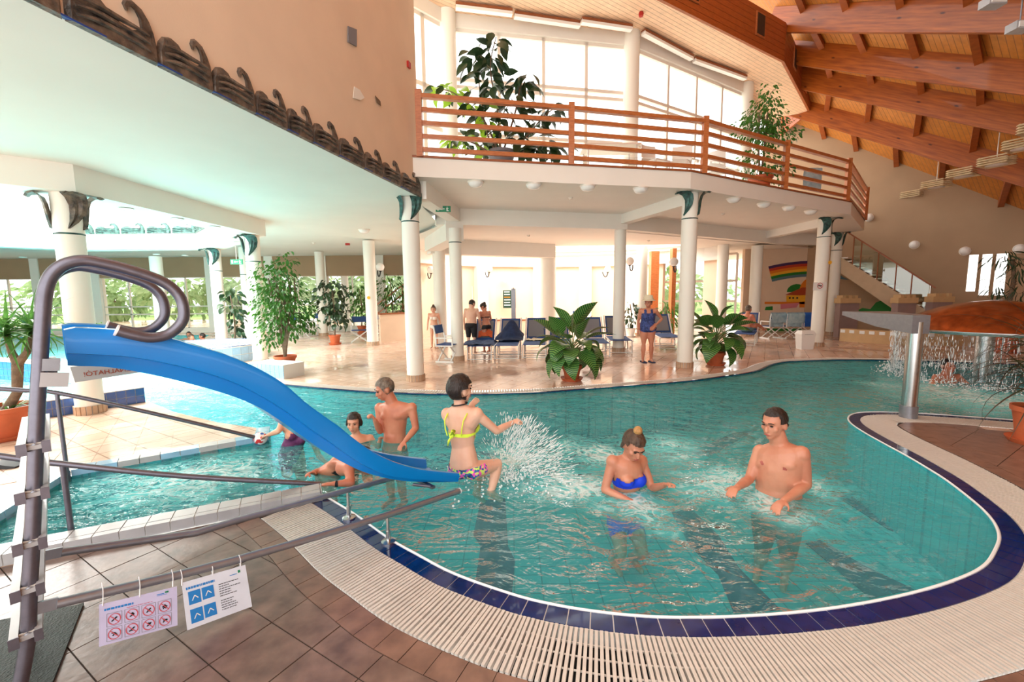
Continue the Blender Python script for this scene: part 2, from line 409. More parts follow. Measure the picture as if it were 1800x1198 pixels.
outer = [V(p) for p in ((-30, -2, 0), (22, -2, 0), (22, 32, 0), (-30, 32, 0))]
pts, fs = tri_fill([outer, hole], 0)
b = MB(); b.add(pts, fs)
floor = struct(b.build('floor', 'deck'))
# deck tile pattern for the far, wet part of the deck
m = M['deck']; nt = m.node_tree; P = nt.nodes['Principled BSDF']
A0 = G(478.1, 1095.3); DU = (G(812.7, 1167.1) - G(403.5, 951)) / 6; DV = (G(563.9, 1038.1) - G(366.8, 1165.3)) / 2
tl = (DU.length + DV.length) / 2; DU = DU.normalized(); DV = V((-DU.y, DU.x, 0)); TL = .33
tc = N(m, 'ShaderNodeTexCoord'); mp = N(m, 'ShaderNodeMapping'); mp.inputs['Rotation'].default_value = (0, 0, -math.atan2(DU.y, DU.x)); mp.inputs['Scale'].default_value = (1 / TL, 1 / TL, 1)
br = N(m, 'ShaderNodeTexBrick'); br.offset = 0; br.squash = 1
for k, v in (('Scale', 1), ('Mortar Size', .02), ('Brick Width', 1), ('Row Height', 1), ('Bias', 0)): br.inputs[k].default_value = v
br.inputs['Color1'].default_value = C(220, 190, 170); br.inputs['Color2'].default_value = C(230, 204, 186); br.inputs['Mortar'].default_value = C(170, 132, 110)
L(m, tc.outputs['Object'], mp.inputs['Vector']); L(m, mp.outputs[0], br.inputs['Vector'])
old = P.inputs['Base Color'].links[0].from_socket
mx = N(m, 'ShaderNodeMixRGB'); mx.blend_type = 'MULTIPLY'; mx.inputs[0].default_value = .35
L(m, br.outputs[0], mx.inputs[1]); L(m, old, mx.inputs[2]); L(m, mx.outputs[0], P.inputs['Base Color'])
# wet streaks: roughness varies
wn = N(m, 'ShaderNodeTexNoise'); wn.inputs['Scale'].default_value = .9; wn.inputs['Detail'].default_value = 4; L(m, tc.outputs['Object'], wn.inputs['Vector'])
wr = N(m, 'ShaderNodeMapRange'); wr.inputs[1].default_value = .35; wr.inputs[2].default_value = .65; wr.inputs[3].default_value = .06; wr.inputs[4].default_value = .34
L(m, wn.outputs[0], wr.inputs[0]); L(m, wr.outputs[0], P.inputs['Roughness'])

# pool basin
BZ = -.88
m = mat('basin', C(20, 132, 140), .45)
tc = N(m, 'ShaderNodeTexCoord'); br = N(m, 'ShaderNodeTexBrick'); br.offset = 0
for k, v in (('Scale', 1), ('Mortar Size', .006), ('Brick Width', .25), ('Row Height', .125), ('Bias', 0)): br.inputs[k].default_value = v
br.inputs['Color1'].default_value = C(44, 172, 182); br.inputs['Color2'].default_value = C(52, 180, 188); br.inputs['Mortar'].default_value = C(28, 138, 150)
L(m, tc.outputs['Object'], br.inputs['Vector']); L(m, br.outputs[0], m.node_tree.nodes['Principled BSDF'].inputs['Base Color'])
pts, fs = tri_fill([wat], BZ)
b = MB(); b.add(pts, fs); n = len(wat)
ring = [V((p.x, p.y, z)) for z in (BZ, -.01) for p in wat]
b.add(ring, [(i, n + i, n + (i + 1) % n, (i + 1) % n) for i in range(n)])
basin = struct(b.build('floor_pool_basin', 'basin'))
# dark stripes of tile on the pool bottom
STR = [[(845, 880), (888, 876), (893, 960), (905, 985), (900, 1044), (832, 1044), (845, 960), (832, 940)],
       [(1180, 900), (1215, 895), (1262, 940), (1300, 1000), (1372, 1072), (1290, 1078), (1262, 1010), (1212, 960)],
       [(1416, 955), (1442, 950), (1520, 995), (1606, 1036), (1530, 1052), (1480, 1010)],
       [(1470, 872), (1500, 868), (1580, 895), (1660, 930), (1702, 985), (1640, 962), (1560, 930)],
       [(950, 702), (1075, 698), (1050, 735), (960, 745)], [(1212, 690), (1310, 672), (1300, 702), (1215, 712)],
       [(1290, 760), (1330, 756), (1250, 800), (1200, 802)]]
for s in STR:
    b = MB(); b.prism([G(x, y, BZ) for x, y in s], BZ + .001, BZ + .008); o = b.build('tile_stripe', mat('stripe', C(8, 44, 92), .4) if 'stripe' not in M else 'stripe', basin)

# water surface
m = bpy.data.materials.new('water'); M['water'] = m; m.use_nodes = True; nt = m.node_tree; nt.nodes.remove(nt.nodes['Principled BSDF'])
tc = N(m, 'ShaderNodeTexCoord')
def noise_n(sc, det, dist, stretch=(1, 1, 1)):
    mp = N(m, 'ShaderNodeMapping'); mp.inputs['Scale'].default_value = stretch; mp.inputs['Rotation'].default_value = (0, 0, .35); L(m, tc.outputs['Object'], mp.inputs['Vector'])
    n = N(m, 'ShaderNodeTexNoise'); n.inputs['Scale'].default_value = sc; n.inputs['Detail'].default_value = det; n.inputs['Distortion'].default_value = dist
    L(m, mp.outputs[0], n.inputs['Vector']); return n.outputs[0]
def math_n(op, a, bb, cc=None):
    n = N(m, 'ShaderNodeMath'); n.operation = op
    for i, x in enumerate((a, bb, cc)):
        if x is None: continue
        if isinstance(x, (int, float)): n.inputs[i].default_value = x
        else: L(m, x, n.inputs[i])
    return n.outputs[0]
h1, h2, h3 = noise_n(1.6, 3, 1.2, (1, 1.5, 1)), noise_n(5.5, 3, .8, (1, 1.4, 1)), noise_n(17, 2, .3)
hh = math_n('MULTIPLY_ADD', h2, .35, h1); hh = math_n('MULTIPLY_ADD', h3, .06, hh)
bp = N(m, 'ShaderNodeBump'); bp.inputs['Strength'].default_value = 1.0; bp.inputs['Distance'].default_value = .26; L(m, hh, bp.inputs['Height'])
tr = N(m, 'ShaderNodeBsdfTransparent'); tr.inputs[0].default_value = (.58, .95, .96, 1)
gl = N(m, 'ShaderNodeBsdfGlossy'); gl.inputs['Roughness'].default_value = .03; L(m, bp.outputs[0], gl.inputs['Normal'])
fr_ = schlick(m, .022, bp.outputs[0], .95, 4.4)
m1 = N(m, 'ShaderNodeMixShader'); L(m, fr_, m1.inputs[0]); L(m, gl.outputs[0], m1.inputs[2])
# thin milky scatter of aerated water
sc = N(m, 'ShaderNodeBsdfDiffuse'); sc.inputs[0].default_value = C(108, 212, 216)
m2 = N(m, 'ShaderNodeMixShader'); L(m, tr.outputs[0], m2.inputs[1]); L(m, sc.outputs[0], m2.inputs[2]); L(m, m2.outputs[0], m1.inputs[1])
SPOTS = [(G(905, 800), .75), (G(985, 850), .55), (G(1170, 780), .6), (G(1290, 845), .7), (G(1400, 850), .5), (G(1690, 690), 1.7), (G(1365, 885), .5), (G(1110, 880), .45), (G(1100, 870), .45), (G(1040, 790), .6), (V((-7.5, 9, 0)), 3.2), (V((-3.2, 4.0, 0)), .9), (V((-11, 13, 0)), 4)]
wz_ = N(m, 'ShaderNodeTexNoise'); wz_.inputs['Scale'].default_value = 1.7; wz_.inputs['Detail'].default_value = 3; L(m, tc.outputs['Object'], wz_.inputs['Vector'])
wv = N(m, 'ShaderNodeVectorMath'); wv.operation = 'MULTIPLY_ADD'; L(m, wz_.outputs['Color'], wv.inputs[0]); wv.inputs[1].default_value = (1.1, 1.1, 0); 
wa = N(m, 'ShaderNodeVectorMath'); wa.operation = 'ADD'; L(m, tc.outputs['Object'], wa.inputs[0]); wa.inputs[1].default_value = (-.55, -.55, 0); L(m, wa.outputs[0], wv.inputs[2])
warp = wv.outputs[0]
mask = None
for p, r in SPOTS:
    d = N(m, 'ShaderNodeVectorMath'); d.operation = 'DISTANCE'; L(m, warp, d.inputs[0]); d.inputs[1].default_value = (p.x, p.y, WZ)
    k = math_n('SUBTRACT', 1, math_n('DIVIDE', d.outputs['Value'], r)); k = math_n('MAXIMUM', k, 0)
    mask = k if mask is None else math_n('MAXIMUM', mask, k)
fn = noise_n(4.5, 8, 2.2); fn2 = noise_n(1.1, 3, .5)
lac = math_n('ABSOLUTE', math_n('SUBTRACT', fn, .5), None)          # thin lace lines
lac = math_n('SUBTRACT', .075, lac)
fo = math_n('ADD', math_n('MULTIPLY', lac, 6.0), math_n('MULTIPLY_ADD', mask, 1.0, -.62))
fo = math_n('ADD', fo, math_n('MULTIPLY', math_n('SUBTRACT', fn2, .5), .9))
fo = math_n('MAXIMUM', math_n('MINIMUM', math_n('MULTIPLY', fo, .9), .7), 0)
fw = N(m, 'ShaderNodeBsdfDiffuse'); fw.inputs[0].default_value = (.9, .95, .95, 1)
m3 = N(m, 'ShaderNodeMixShader'); L(m, fo, m3.inputs[0]); L(m, m1.outputs[0], m3.inputs[1]); L(m, fw.outputs[0], m3.inputs[2])
lw_ = N(m, 'ShaderNodeLayerWeight'); lw_.inputs['Blend'].default_value = .5      # longer path through the water at low angles
lf = math_n('MULTIPLY', math_n('POWER', lw_.outputs['Facing'], 2.5), .62)
L(m, math_n('MINIMUM', math_n('ADD', math_n('MULTIPLY_ADD', mask, .75, .09), lf), .9), m2.inputs[0])
L(m, m3.outputs[0], nt.nodes['Material Output'].inputs[0])
pts, fs = tri_fill([wat], WZ)
b = MB(); b.add(pts, fs); wo = b.build('pool_water', 'water'); struct(wo)
tag(wo, 'clear turquoise rippled pool water with foam', 'water')

# gutter under the grating
def strip(name, line, o0, o1, z0, z1, m, parent=None):
    a, c = offset(line, o0), offset(line, o1); n = len(a); b = MB()
    v = [V((p.x, p.y, z)) for z in (z0, z1) for l in (a, c) for p in l]
    f = []
    for i in range(n - 1):
        f += [(2 * n + i, 3 * n + i, 3 * n + i + 1, 2 * n + i + 1), (i, i + 1, n + i + 1, n + i), (i, 2 * n + i, 2 * n + i + 1, i + 1), (n + i, n + i + 1, 3 * n + i + 1, 3 * n + i)]
    b.add(v, f); return b.build(name, m, parent)
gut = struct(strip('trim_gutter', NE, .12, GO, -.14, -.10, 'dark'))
gut2 = struct(strip('trim_gutter_far', FE, -.30, 0, -.14, -.03, 'grout_pale'))
gr = empty('pool_grating', (.9, 1.8, 0), 'curved white slatted overflow grating round the near pool edge', 'grating')
# slats
def arclen(l): return sum((p - q).length for p, q in zip(l, l[1:]))
cen = resample(NE, .004)
tan = lambda i: (cen[min(i + 3, len(cen) - 1)] - cen[max(i - 3, 0)]).normalized()
slats = []; acc = 0; last = None
for i in range(len(cen)):
    t = tan(i); nr = V((t.y, -t.x, 0)); p = cen[i] + nr * (GO * .62)
    if last is None or (p - last).length >= .0245 or False:
        slats.append((cen[i], t, nr)); last = p
slats = slats[2:]
order = sorted(range(len(slats)), key=lambda i: slats[i][0].length)
near = set(order[:300])
bm_ = MB(); W0, W1 = .135, GO - .008
bm_.box(W0, W1, -.0082, .0082, -.022, .004)
sm = bm_.mesh('slat'); sm.materials.append(M['slat'])
rest = MB()
for i, (p, t, nr) in enumerate(slats):
    if i in near:
        o = bpy.data.objects.new('slat', sm); col.objects.link(o); o.parent = gr; o.matrix_parent_inverse = Matrix.Translation(-V((.9, 1.8, 0)))
        o.location = (p.x, p.y, random.uniform(-.0012, .0012)); o.rotation_euler.z = math.atan2(nr.y, nr.x) + random.uniform(-.006, .006)
    else:
        rest.bar(p + nr * W0 + V((0, 0, -.009)), p + nr * W1 + V((0, 0, -.009)), .0164, .026)
o = rest.build('slat_row', 'slat', gr); o['kind'] = 'stuff'
for d in (.22, .30, .38):
    MB().tube([p + V((0, 0, -.012)) for p in offset(NE[:190], d)][::2], .005, 5).build('connector_rod', 'slat', gr)
g2 = empty('pool_grating', (.5, 7.6, 0), 'pale slatted overflow grating along the far pool edge', 'grating')
rest = MB()
cen = resample(FE, .05)
for i in range(1, len(cen) - 1):
    t = (cen[i + 1] - cen[i - 1]).normalized(); nr = V((-t.y, t.x, 0))
    rest.bar(cen[i] + nr * .02 + V((0, 0, -.008)), cen[i] + nr * .295 + V((0, 0, -.008)), .034, .02)
o = rest.build('slat_row', 'slat', g2); o['kind'] = 'stuff'
strip('edge_strip', FE, -.05, 0, -.06, .004, 'tile_cobalt', g2)

# cobalt tile band with white lip
band = empty('edge_tiles', (.9, 2.1, 0), 'band of cobalt blue glazed tiles round the pool rim', 'tile band')
strip('grout_bed', NE, .004, .132, -.145, -.004, 'grout_pale', band)
cen = resample(NE, .002); i = 8
while i < len(cen) - 70:
    j = i + 58
    a0, a1 = cen[i], cen[j - 3]; t0 = (cen[i + 4] - cen[i - 4]).normalized(); t1 = (cen[j + 1] - cen[j - 7]).normalized()
    n0, n1 = V((t0.y, -t0.x, 0)), V((t1.y, -t1.x, 0)); mid = cen[(i + j) // 2]; tm = (a1 - a0).normalized(); nm = V((tm.y, -tm.x, 0))
    q = [a0 + n0 * .012, mid + nm * .012, a1 + n1 * .012, a1 + n1 * .128, mid + nm * .128, a0 + n0 * .128]
    if a0.x < 8:
        MB().prism(q, -.03, .001 + random.uniform(-.0008, .0008)).build('tile', 'tile_cobalt', band)
    i = j
MB().tube([p + V((0, 0, .0)) for p in offset(NE, .0)], .009, 6).build('rim_lip', 'lip_white', band)

# small border tiles outside the grating and the big square tiles of the near deck and the peninsula
def clip(poly, p, n):                          # keep side where (x-p).n >= 0
    out = []
    for i in range(len(poly)):
        a, c = poly[i], poly[(i + 1) % len(poly)]
        da, dc = (a - p).dot(n), (c - p).dot(n)
        if da >= 0: out.append(a)
        if (da >= 0) != (dc >= 0): out.append(a + (c - a) * (da / (da - dc)))
    return out
def shrink(poly, g):
    c = sum(poly, V()) / len(poly); q = list(poly); n = len(poly)
    for i in range(n):
        a, d = poly[i], poly[(i + 1) % n]; t = d - a
        if t.length < 1e-5: continue
        nn = V((-t.y, t.x, 0)).normalized()
        if (c - a).dot(nn) < 0: nn = -nn
        q = clip(q, a + nn * g, nn)
        if len(q) < 3: return None
    return q
BW = .155
cen = resample(NE, .002); pp = None; start = None
k = 0
def norm_at(i):
    t = (cen[min(i + 6, len(cen) - 1)] - cen[max(i - 6, 0)]).normalized(); return V((t.y, -t.x, 0))
idx = []; last = None
for i in range(len(cen)):
    q = cen[i] + norm_at(i) * (GO + BW / 2)
    if last is None or (q - last).length > .15: idx.append(i); last = q
for i, j in zip(idx, idx[1:]):
    if cen[i].x > 6: continue
    a0, a1, n0, n1 = cen[i], cen[j], norm_at(i), norm_at(j)
    q = shrink([a0 + n0 * (GO + .004), a1 + n1 * (GO + .004), a1 + n1 * (GO + BW), a0 + n0 * (GO + BW)], .002)
    if q: MB().prism(q, -.01, .006 + random.uniform(-.001, .001)).build('border_tile', 'tile_small', floor)
strip('grout_bed', NE[:-40], GO, GO + BW + .01, -.01, .0015, 'grout', floor)
LN = [p for p in offset(NE, GO + BW + .002)]
LN = [LN[0] - (LN[1] - LN[0]).normalized() * 1.2] + LN
CURB = (V((-1.62, 3.47, 0)), V((-4.2, 2.16, 0)))
def side_of(c):
    k = min(range(len(LN)), key=lambda a: (LN[a] - c).length_squared)
    t = (LN[min(k + 1, len(LN) - 1)] - LN[max(k - 1, 0)]).normalized()
    return (c - LN[k]).dot(V((t.y, -t.x, 0)))
def inside_clip(q, lim=.45):                  # cut a tile along the curved rim line, keep the deck side
    sd = [side_of(p) for p in q]
    if all(x >= 0 for x in sd): return q
    if all(x < 0 for x in sd): return None
    n = len(q); st = next(i for i in range(n) if sd[i] >= 0 and sd[i - 1] < 0)
    out = []; X = []
    def cross(a, c):
        for i in range(len(LN) - 1):
            r = geometry.intersect_line_line_2d(a.xy, c.xy, LN[i].xy, LN[i + 1].xy)
            if r is not None: return V((r.x, r.y, 0)), i
        return None, None
    p, i0 = cross(q[st - 1], q[st])
    if p is None: return None
    out.append(p); k = st
    while sd[k % n] >= 0 and k < st + n: out.append(q[k % n]); k += 1
    p2, i1 = cross(q[(k - 1) % n], q[k % n])
    if p2 is None: return None
    out.append(p2)
    if i1 > i0: out += list(reversed(LN[i0 + 1:i1 + 1]))
    else: out += LN[i1 + 1:i0 + 1]
    return out
cd_ = (CURB[0] - CURB[1]).normalized(); cn = V((cd_.y, -cd_.x, 0))
cnt = 0
b0 = MB(); b0.add(*[[tuple(V((p.x, p.y, .0012)) for p in (V((-6, .6, 0)), V((-1.0, .6, 0)), V((-1.0, 2.0, 0)), V((-2, 3.2, 0)), V((-6, 1.3, 0))))], [(0, 1, 2, 3, 4)]][0:2])
for i in range(-14, 20):
    for j in range(-9, 14):
        o_ = A0 + DU * (i * .335) + DV * (j * .30)
        q = [o_, o_ + DU * .335, o_ + DU * .335 + DV * .30, o_ + DV * .30]
        c = sum(q, V()) / 4; c.z = 0
        q = [V((p.x, p.y, 0)) for p in q]
        if c.y < .6 or c.x > 6.6 or c.x < -4.6 or (c.x > 3.2 and c.y > 2.05): continue
        d0 = (c - CURB[0]).dot(cn)
        if d0 < -.25: continue
        q = clip(q, CURB[0] + cn * .02, cn)
        if len(q) < 3: continue
        # side of the pool rim
        k = min(range(len(LN)), key=lambda a: (LN[a] - c).length)
        t = (LN[min(k + 1, len(LN) - 1)] - LN[max(k - 1, 0)]).normalized()
        side = (c - LN[k]).dot(V((t.y, -t.x, 0)))
        if side < -.35: continue
        q = shrink(q, .0032)
        if not q or len(q) < 3: continue
        q = inside_clip(q)
        if not q or len(q) < 3: continue
        MB().prism(q, -.01, .006 + random.uniform(-.0012, .0012)).build('deck_tile', 'tile_brown', floor); cnt += 1
bed = [V((-5, .5, 0)), V((2.6, .5, 0)), V((2.6, 1.66, 0))]
pts_ = [p for p in LN if p.x < 2.6]
poly = [V((-5, .4, 0)), V((2.6, .4, 0))] + list(reversed([p for p in LN[1:] if p.x < 2.5])) + [CURB[0] + cn * .01, CURB[1] + cn * .01]
pts, fs = tri_fill([poly], .0015); b = MB(); b.add(pts, fs); b.build('grout_bed', 'grout', floor)
sub_ = [p for p in LN if 2.45 <= p.x < 4.6 and p.y <= 2.4]
pts, fs = tri_fill([[V((2.45, .4, 0)), V((9, .4, 0)), V((9, 2.2, 0))] + list(reversed(sub_))], .0014); b = MB(); b.add(pts, fs); b.build('grout_bed', 'grout', floor)
# peninsula
PU, PV = V((.52, -.854, 0)), V((.854, .52, 0))
pen = [p for p in LN if p.x > 2.9 and p.y > 2.3] 
poly = pen + [V((9, 3.7, 0)), V((9, 2.2, 0))]
pts, fs = tri_fill([poly], .0015); b = MB(); b.add(pts, fs); b.build('grout_bed', 'grout', floor)
PA = G(1752, 820)
for i in range(-12, 12):
    for j in range(-8, 14):
        o_ = PA + PU * (i * .42) + PV * (j * .42)
        q = [o_, o_ + PU * .42, o_ + PU * .42 + PV * .42, o_ + PV * .42]
        c = sum(q, V()) / 4
        if c.x < 3.6 or c.x > 8.5 or c.y < 2.2 or c.y > 6.2: continue
        k = min(range(len(LN)), key=lambda a: (LN[a] - c).length)
        t = (LN[min(k + 1, len(LN) - 1)] - LN[max(k - 1, 0)]).normalized()
        if (c - LN[k]).dot(V((t.y, -t.x, 0))) < -.4: continue
        q = shrink([V((p.x, p.y, 0)) for p in q], .003)
        if not q or len(q) < 3: continue
        q = inside_clip(q)
        if not q or len(q) < 3: continue
        MB().prism([V((p.x, p.y, 0)) for p in q], -.01, .005 + random.uniform(-.001, .001)).build('deck_tile', 'tile_small', floor)

# raised curb between the entry channel and the near deck
cb = empty('tiled_curb', (CURB[0] + CURB[1]) / 2, 'low grey tiled curb between entry channel and brown deck', 'curb')
nn = -cn                                       # towards the channel
Lc = (CURB[0] - CURB[1]).length
MB().prism([CURB[1] + nn * .003, CURB[0] + nn * .003, CURB[0] + nn * .17, CURB[1] + nn * .17], -.5, .075).build('curb_core', 'grout_pale', cb)
k = int(Lc / .14)
for i in range(k):
    a = CURB[1] + cd_ * (i * Lc / k + .003); c = CURB[1] + cd_ * ((i + 1) * Lc / k - .003)
    MB().prism([a - nn * .004, c - nn * .004, c + nn * .05, a + nn * .05], .005, .082).build('curb_tile', 'curbtile', cb)
    MB().prism([a + nn * .055, c + nn * .055, c + nn * .176, a + nn * .176], -.05, .083 + random.uniform(-.001, .001)).build('curb_tile', 'curbtile', cb)
MB().prism([CURB[0] + cd_ * .003, CURB[0] + cd_ * .012, CURB[0] + cd_ * .012 + nn * .176, CURB[0] + cd_ * .003 + nn * .176], -.2, .082).build('end_tile', 'curbtile', cb)
# island curb, channel-side
cb = empty('tiled_curb', (-3.6, 4.5, 0), 'pale blue tiled kerb along the far side of the entry channel', 'curb')
a, c = V((-2.94, 5.05, 0)), V((-4.31, 4.05, 0))
for (a, c, hz) in ((a, c, .05), (c, V((-3.75, 2.47, 0)), .05), (V((-3.13, 5.42, 0)), V((-2.94, 5.05, 0)), .05)):
    d = (c - a).normalized(); n_ = V((d.y, -d.x, 0)); ln = (c - a).length; k = max(1, int(ln / .16))
    if d.y > 0: n_ = n_
    for i in range(k):
        p, q = a + d * (i * ln / k + .003), a + d * ((i + 1) * ln / k - .003)
        MB().prism([p + n_ * .0, q + n_ * .0, q - n_ * .0 + n_ * .15, p + n_ * .15], -.12, hz + random.uniform(-.001, .001)).build('curb_tile', 'tile_sky' if random.random() < .7 else 'curbtile', cb)
# island tiles
it = 0
u2, v2 = V((.81, .59, 0)), V((-.59, .81, 0))
isl = [V(p + (0,)) for p in [(-6.0, 6.9), (-5.1, 6.27), (-4.06, 5.70), (-3.22, 5.36), (-3.08, 5.07), (-4.45, 4.07), (-3.98, 2.9), (-9.2, 2.5)]]
ctr = V((-5.4, 4.9, 0))
for i in range(-16, 16):
    for j in range(-16, 12):
        o_ = V((-4.4, 4.9, 0)) + u2 * (i * .33) + v2 * (j * .33)
        q = [o_, o_ + u2 * .33, o_ + (u2 + v2) * .33, o_ + v2 * .33]
        for a, c in zip(isl, isl[1:] + isl[:1]):
            d = (c - a).normalized(); n_ = V((d.y, -d.x, 0))
            if a == isl[5]: continue
            q = clip(q, a, n_)
            if len(q) < 3: break
        if len(q) < 3: continue
        q = shrink(q, .0025)
        if not q or len(q) < 3: continue
        MB().prism(q, -.01, .004 + random.uniform(-.001, .001)).build('deck_tile', 'deck', floor); it += 1
# ================================================================== building shell
CZ = 3.55                                       # left ceiling
wd = V((.2215, .975, 0)).normalized(); WB = V((-1.71, 8.41, 0)); wn = V((-wd.y, wd.x, 0))
def wl(t): return WB - wd * t
b = MB(); b.prism([wl(0), wl(9.5), wl(9.5) + wn * .3, wl(0) + wn * .3], CZ + .004, 11.0); wall_left = struct(b.build('wall_left', 'wall'))
# octagonal lantern over the left pool
OC = [V(p + (0,)) for p in [(-6.33, 6.34), (-6.33, 10.78), (-9.3, 13.75), (-13.5, 13.75), (-16.5, 10.8), (-16.5, 6.4), (-13.5, 3.4), (-9.3, 3.4)]]
oc = sum(OC, V()) / 8
def scl(k, z=0): return [oc + (p - oc) * k + V((0, 0, z)) for p in OC]
def rpoly(d): return scl(1 + d / 5.4)
ceil_out = [V(p + (0,)) for p in [(-30, -1)]] + [wl(9.5), wl(0), V((-1.84, 8.75, 0)), V((-1.9, 11.6, 0)), V((-3.6, 14.5, 0)), V((-3.6, 24.5, 0)), V((-30, 24.5, 0))]
ceil_out[1] = wl(9.5)
pts, fs = tri_fill([ceil_out, rpoly(-.28)], CZ, up=False)
b = MB(); b.add(pts, fs); pts, fs = tri_fill([ceil_out, rpoly(-.28)], CZ + .25); b.add(pts, fs)
struct(b.build('ceiling_left', 'mint'))
rb = empty('trim_ring_beam', (-11, 8.5, 3.2)); rb['kind'] = 'structure'
a, c = rpoly(.3), rpoly(-.3)
for i in range(8):
    j = (i + 1) % 8
    MB().prism([a[i], a[j], c[j], c[i]], 3.18, CZ + .02).build('beam_segment', 'white', rb)
up0, up1 = rpoly(-.3), rpoly(-.45)
for i in range(8):
    j = (i + 1) % 8
    MB().prism([up0[i], up0[j], up1[j], up1[i]], CZ, 4.5).build('lantern_side', 'white', rb)
top = oc + V((0, 0, 6.0))
for i in range(8):
    j = (i + 1) % 8
    p, q = up0[i] + V((0, 0, 4.5)), up0[j] + V((0, 0, 4.5))
    MB().bar(p, top, .08, .12).build('glazing_bar', 'frame_white', rb)
    MB().add([p, q, top], [(0, 1, 2)]).build('pane', 'glass', rb)
# round lamps let into the underside of the ring beam
for k, (x, y) in enumerate(((222, 366), (312, 384), (378, 398), (40, 451), (325, 448), (275, 446), (405, 418), (418, 425))):
    p = G(x, y, 3.175)
    MB().lathe([(0, 0), (.09, 0), (.105, -.012), (.07, -.03), (0, -.034)], p, 16).build('downlight', 'lamp_glass', rb, True)

# columns
COLS = {}
def leaf_capital(par, c, ang, z, k=1.0, m='bronze'):
    d = V((math.cos(ang), math.sin(ang), 0)); t = V((-d.y, d.x, 0))
    prof = [(.17, -.62, .012), (.175, -.5, .05), (.18, -.36, .085), (.19, -.22, .10), (.22, -.10, .12), (.29, -.03, .14), (.36, -.04, .08), (.40, -.08, .03)]
    rings = []
    for i, (r, zz, w) in enumerate(prof):
        p = c + d * (r * (1 if r > .2 else 1)) + V((0, 0, z + zz * k)) + t * (.12 * math.sin(i * .55) - .05)
        dd = d * .035 + V((0, 0, .02))
        rings.append([p - t * w, p - t * w * .4 + dd * .8, p + dd * .3, p + t * w * .4 + dd, p + t * w, p - d * .025])
    MB().loft(rings).build('leaf_ornament', m, par, True)
def column(x, y, top, r, label, caps=(), ring=None, cm='bronze', skirt=True, name='column'):
    p = V((x, y, 0)); e = empty(name, p, label, 'column')
    prof = [(r, .12 if skirt else 0), (r, top)]
    MB().lathe(prof, p, 28).build('shaft', 'column', e, True)
    if skirt:
        MB().lathe([(r + .006, 0), (r + .006, .125)], p, 28).build('skirting_bed', 'grout_pale', e, True)
        ns = 18; sm_ = MB().box(r + .004, r + .02, -.026, .026, .002, .13).mesh('skirting_tile'); sm_.materials.append(M['skirt'])
        for k in range(ns):
            o = bpy.data.objects.new('skirting_tile', sm_); col.objects.link(o); o.parent = e; o.rotation_euler.z = 2 * math.pi * (k + .5) / ns
    for a in caps: leaf_capital(e, p, a, top, .8, cm)
    if ring: MB().lathe([(r + .001, ring - .012), (r + .008, ring), (r + .001, ring + .012)], p, 28, caps=False).build('dark_ring', 'bronze_green', e, True)  # dark ring line round the shaft near its top
    return e
R_ = .165
column(-6.33, 6.34, 3.18, R_, 'white round column behind the slide handrail standing on the island', (-2.5, -.5, .6), 2.62)
column(-6.33, 10.78, 3.18, R_, 'white column with green leaf capital just left of the potted ficus', (-1.3, -2.9), 2.55, 'bronze_green')
column(-9.25, 13.72, 3.18, R_, 'white column with leaf capital behind the slide handle by the round pool', (-1.2, -2.6), 2.5, 'bronze_green')
column(-1.94, 8.55, 3.62, .168, 'white column with bronze leaf under the end of the wave frieze', (-1.0, -2.6), 3.1, 'bronze_green')
column(3.94, 9.76, 3.86, .168, 'white column with two dark leaf capitals under the balcony bend', (-2.4, -.5), 3.3, 'bronze_green')
column(9.41, 13.26, 3.86, .175, 'white round column beside the white bin with no-smoking notice', (-2.2, -.3), 3.3, 'bronze_green')
column(12.3, 16.6, 3.86, .175, 'white column with leaf capital just left of the glass staircase', (-.9, -2.4), 3.2, 'bronze_green')
column(-1.41, 11.11, 3.35, .155, 'white column left of the blue loungers under the central beam', (), 3.0)
column(-2.3, 13.95, 3.35, .2, 'thick white column behind the woman in white bikini')
column(3.08, 12.43, 3.45, .165, 'white column behind the spotted plant right of centre')
column(-4.77, 14.75, 3.5, .19, 'white column with small yellow sticker behind the swimming pool')
column(1.35, 16.2, 3.4, .3, 'wide white pillar behind the loungers near the centre')
column(5.05, 16.9, 3.45, .2, 'white column behind the lady in the sun hat')
column(8.03, 16.63, 3.6, .2, 'white column left of the rainbow mural behind the spotted plant')
column(9.3, 16.6, 3.4, .2, 'white column beside the left edge of the rainbow mural')
column(-9.9, 16.3, 3.5, .18, 'white column behind the ficus with exit sign above', (), 2.5)
column(-8.0, 18.3, 3.5, .18, 'slim white column in the back behind the ficus pot')
column(-8.1, 21.2, 3.5, .17, 'farthest white column by the back windows')
column(-4.7, 20.5, 3.5, .2, 'white column in front of the wooden stair rail at the back')
column(-13.2, 16.3, 3.2, .2, 'white column seen through the loop of the slide handle')

# balcony slab
FB = [G(x, y, 3.85) for x, y in ((720, 310), (1000, 323), (1190, 333), (1300, 350), (1380, 360), (1490, 377))]
FB = [V((p.x, p.y, 0)) for p in FB]
FB[0] = V((-1.86, 8.14, 0)); FB[1] = V((.9, 8.72, 0)); FB[2] = V((3.75, 9.30, 0)); FB[3] = V((5.5, 10.30, 0)); FB[4] = V((7.1, 11.2, 0)); FB[5] = V((9.7, 12.65, 0))
FBe = V((12.75, 15.95, 0))
bal = [p for p in FB] + [FBe, V((12.3, 17.9, 0)), V((10.2, 17.9, 0)), V((3.0, 13.6, 0)), V((-1.4, 12.6, 0)), V((-2.9, 10.6, 0)), V((-2.9, 9.4, 0))]
b = MB(); b.prism(bal, 3.85, 4.19); struct(b.build('floor_balcony', 'white'))
tr_ = empty('trim_balcony_edge', (3, 9, 4.19)); tr_['kind'] = 'structure'
line = FB + [FBe]
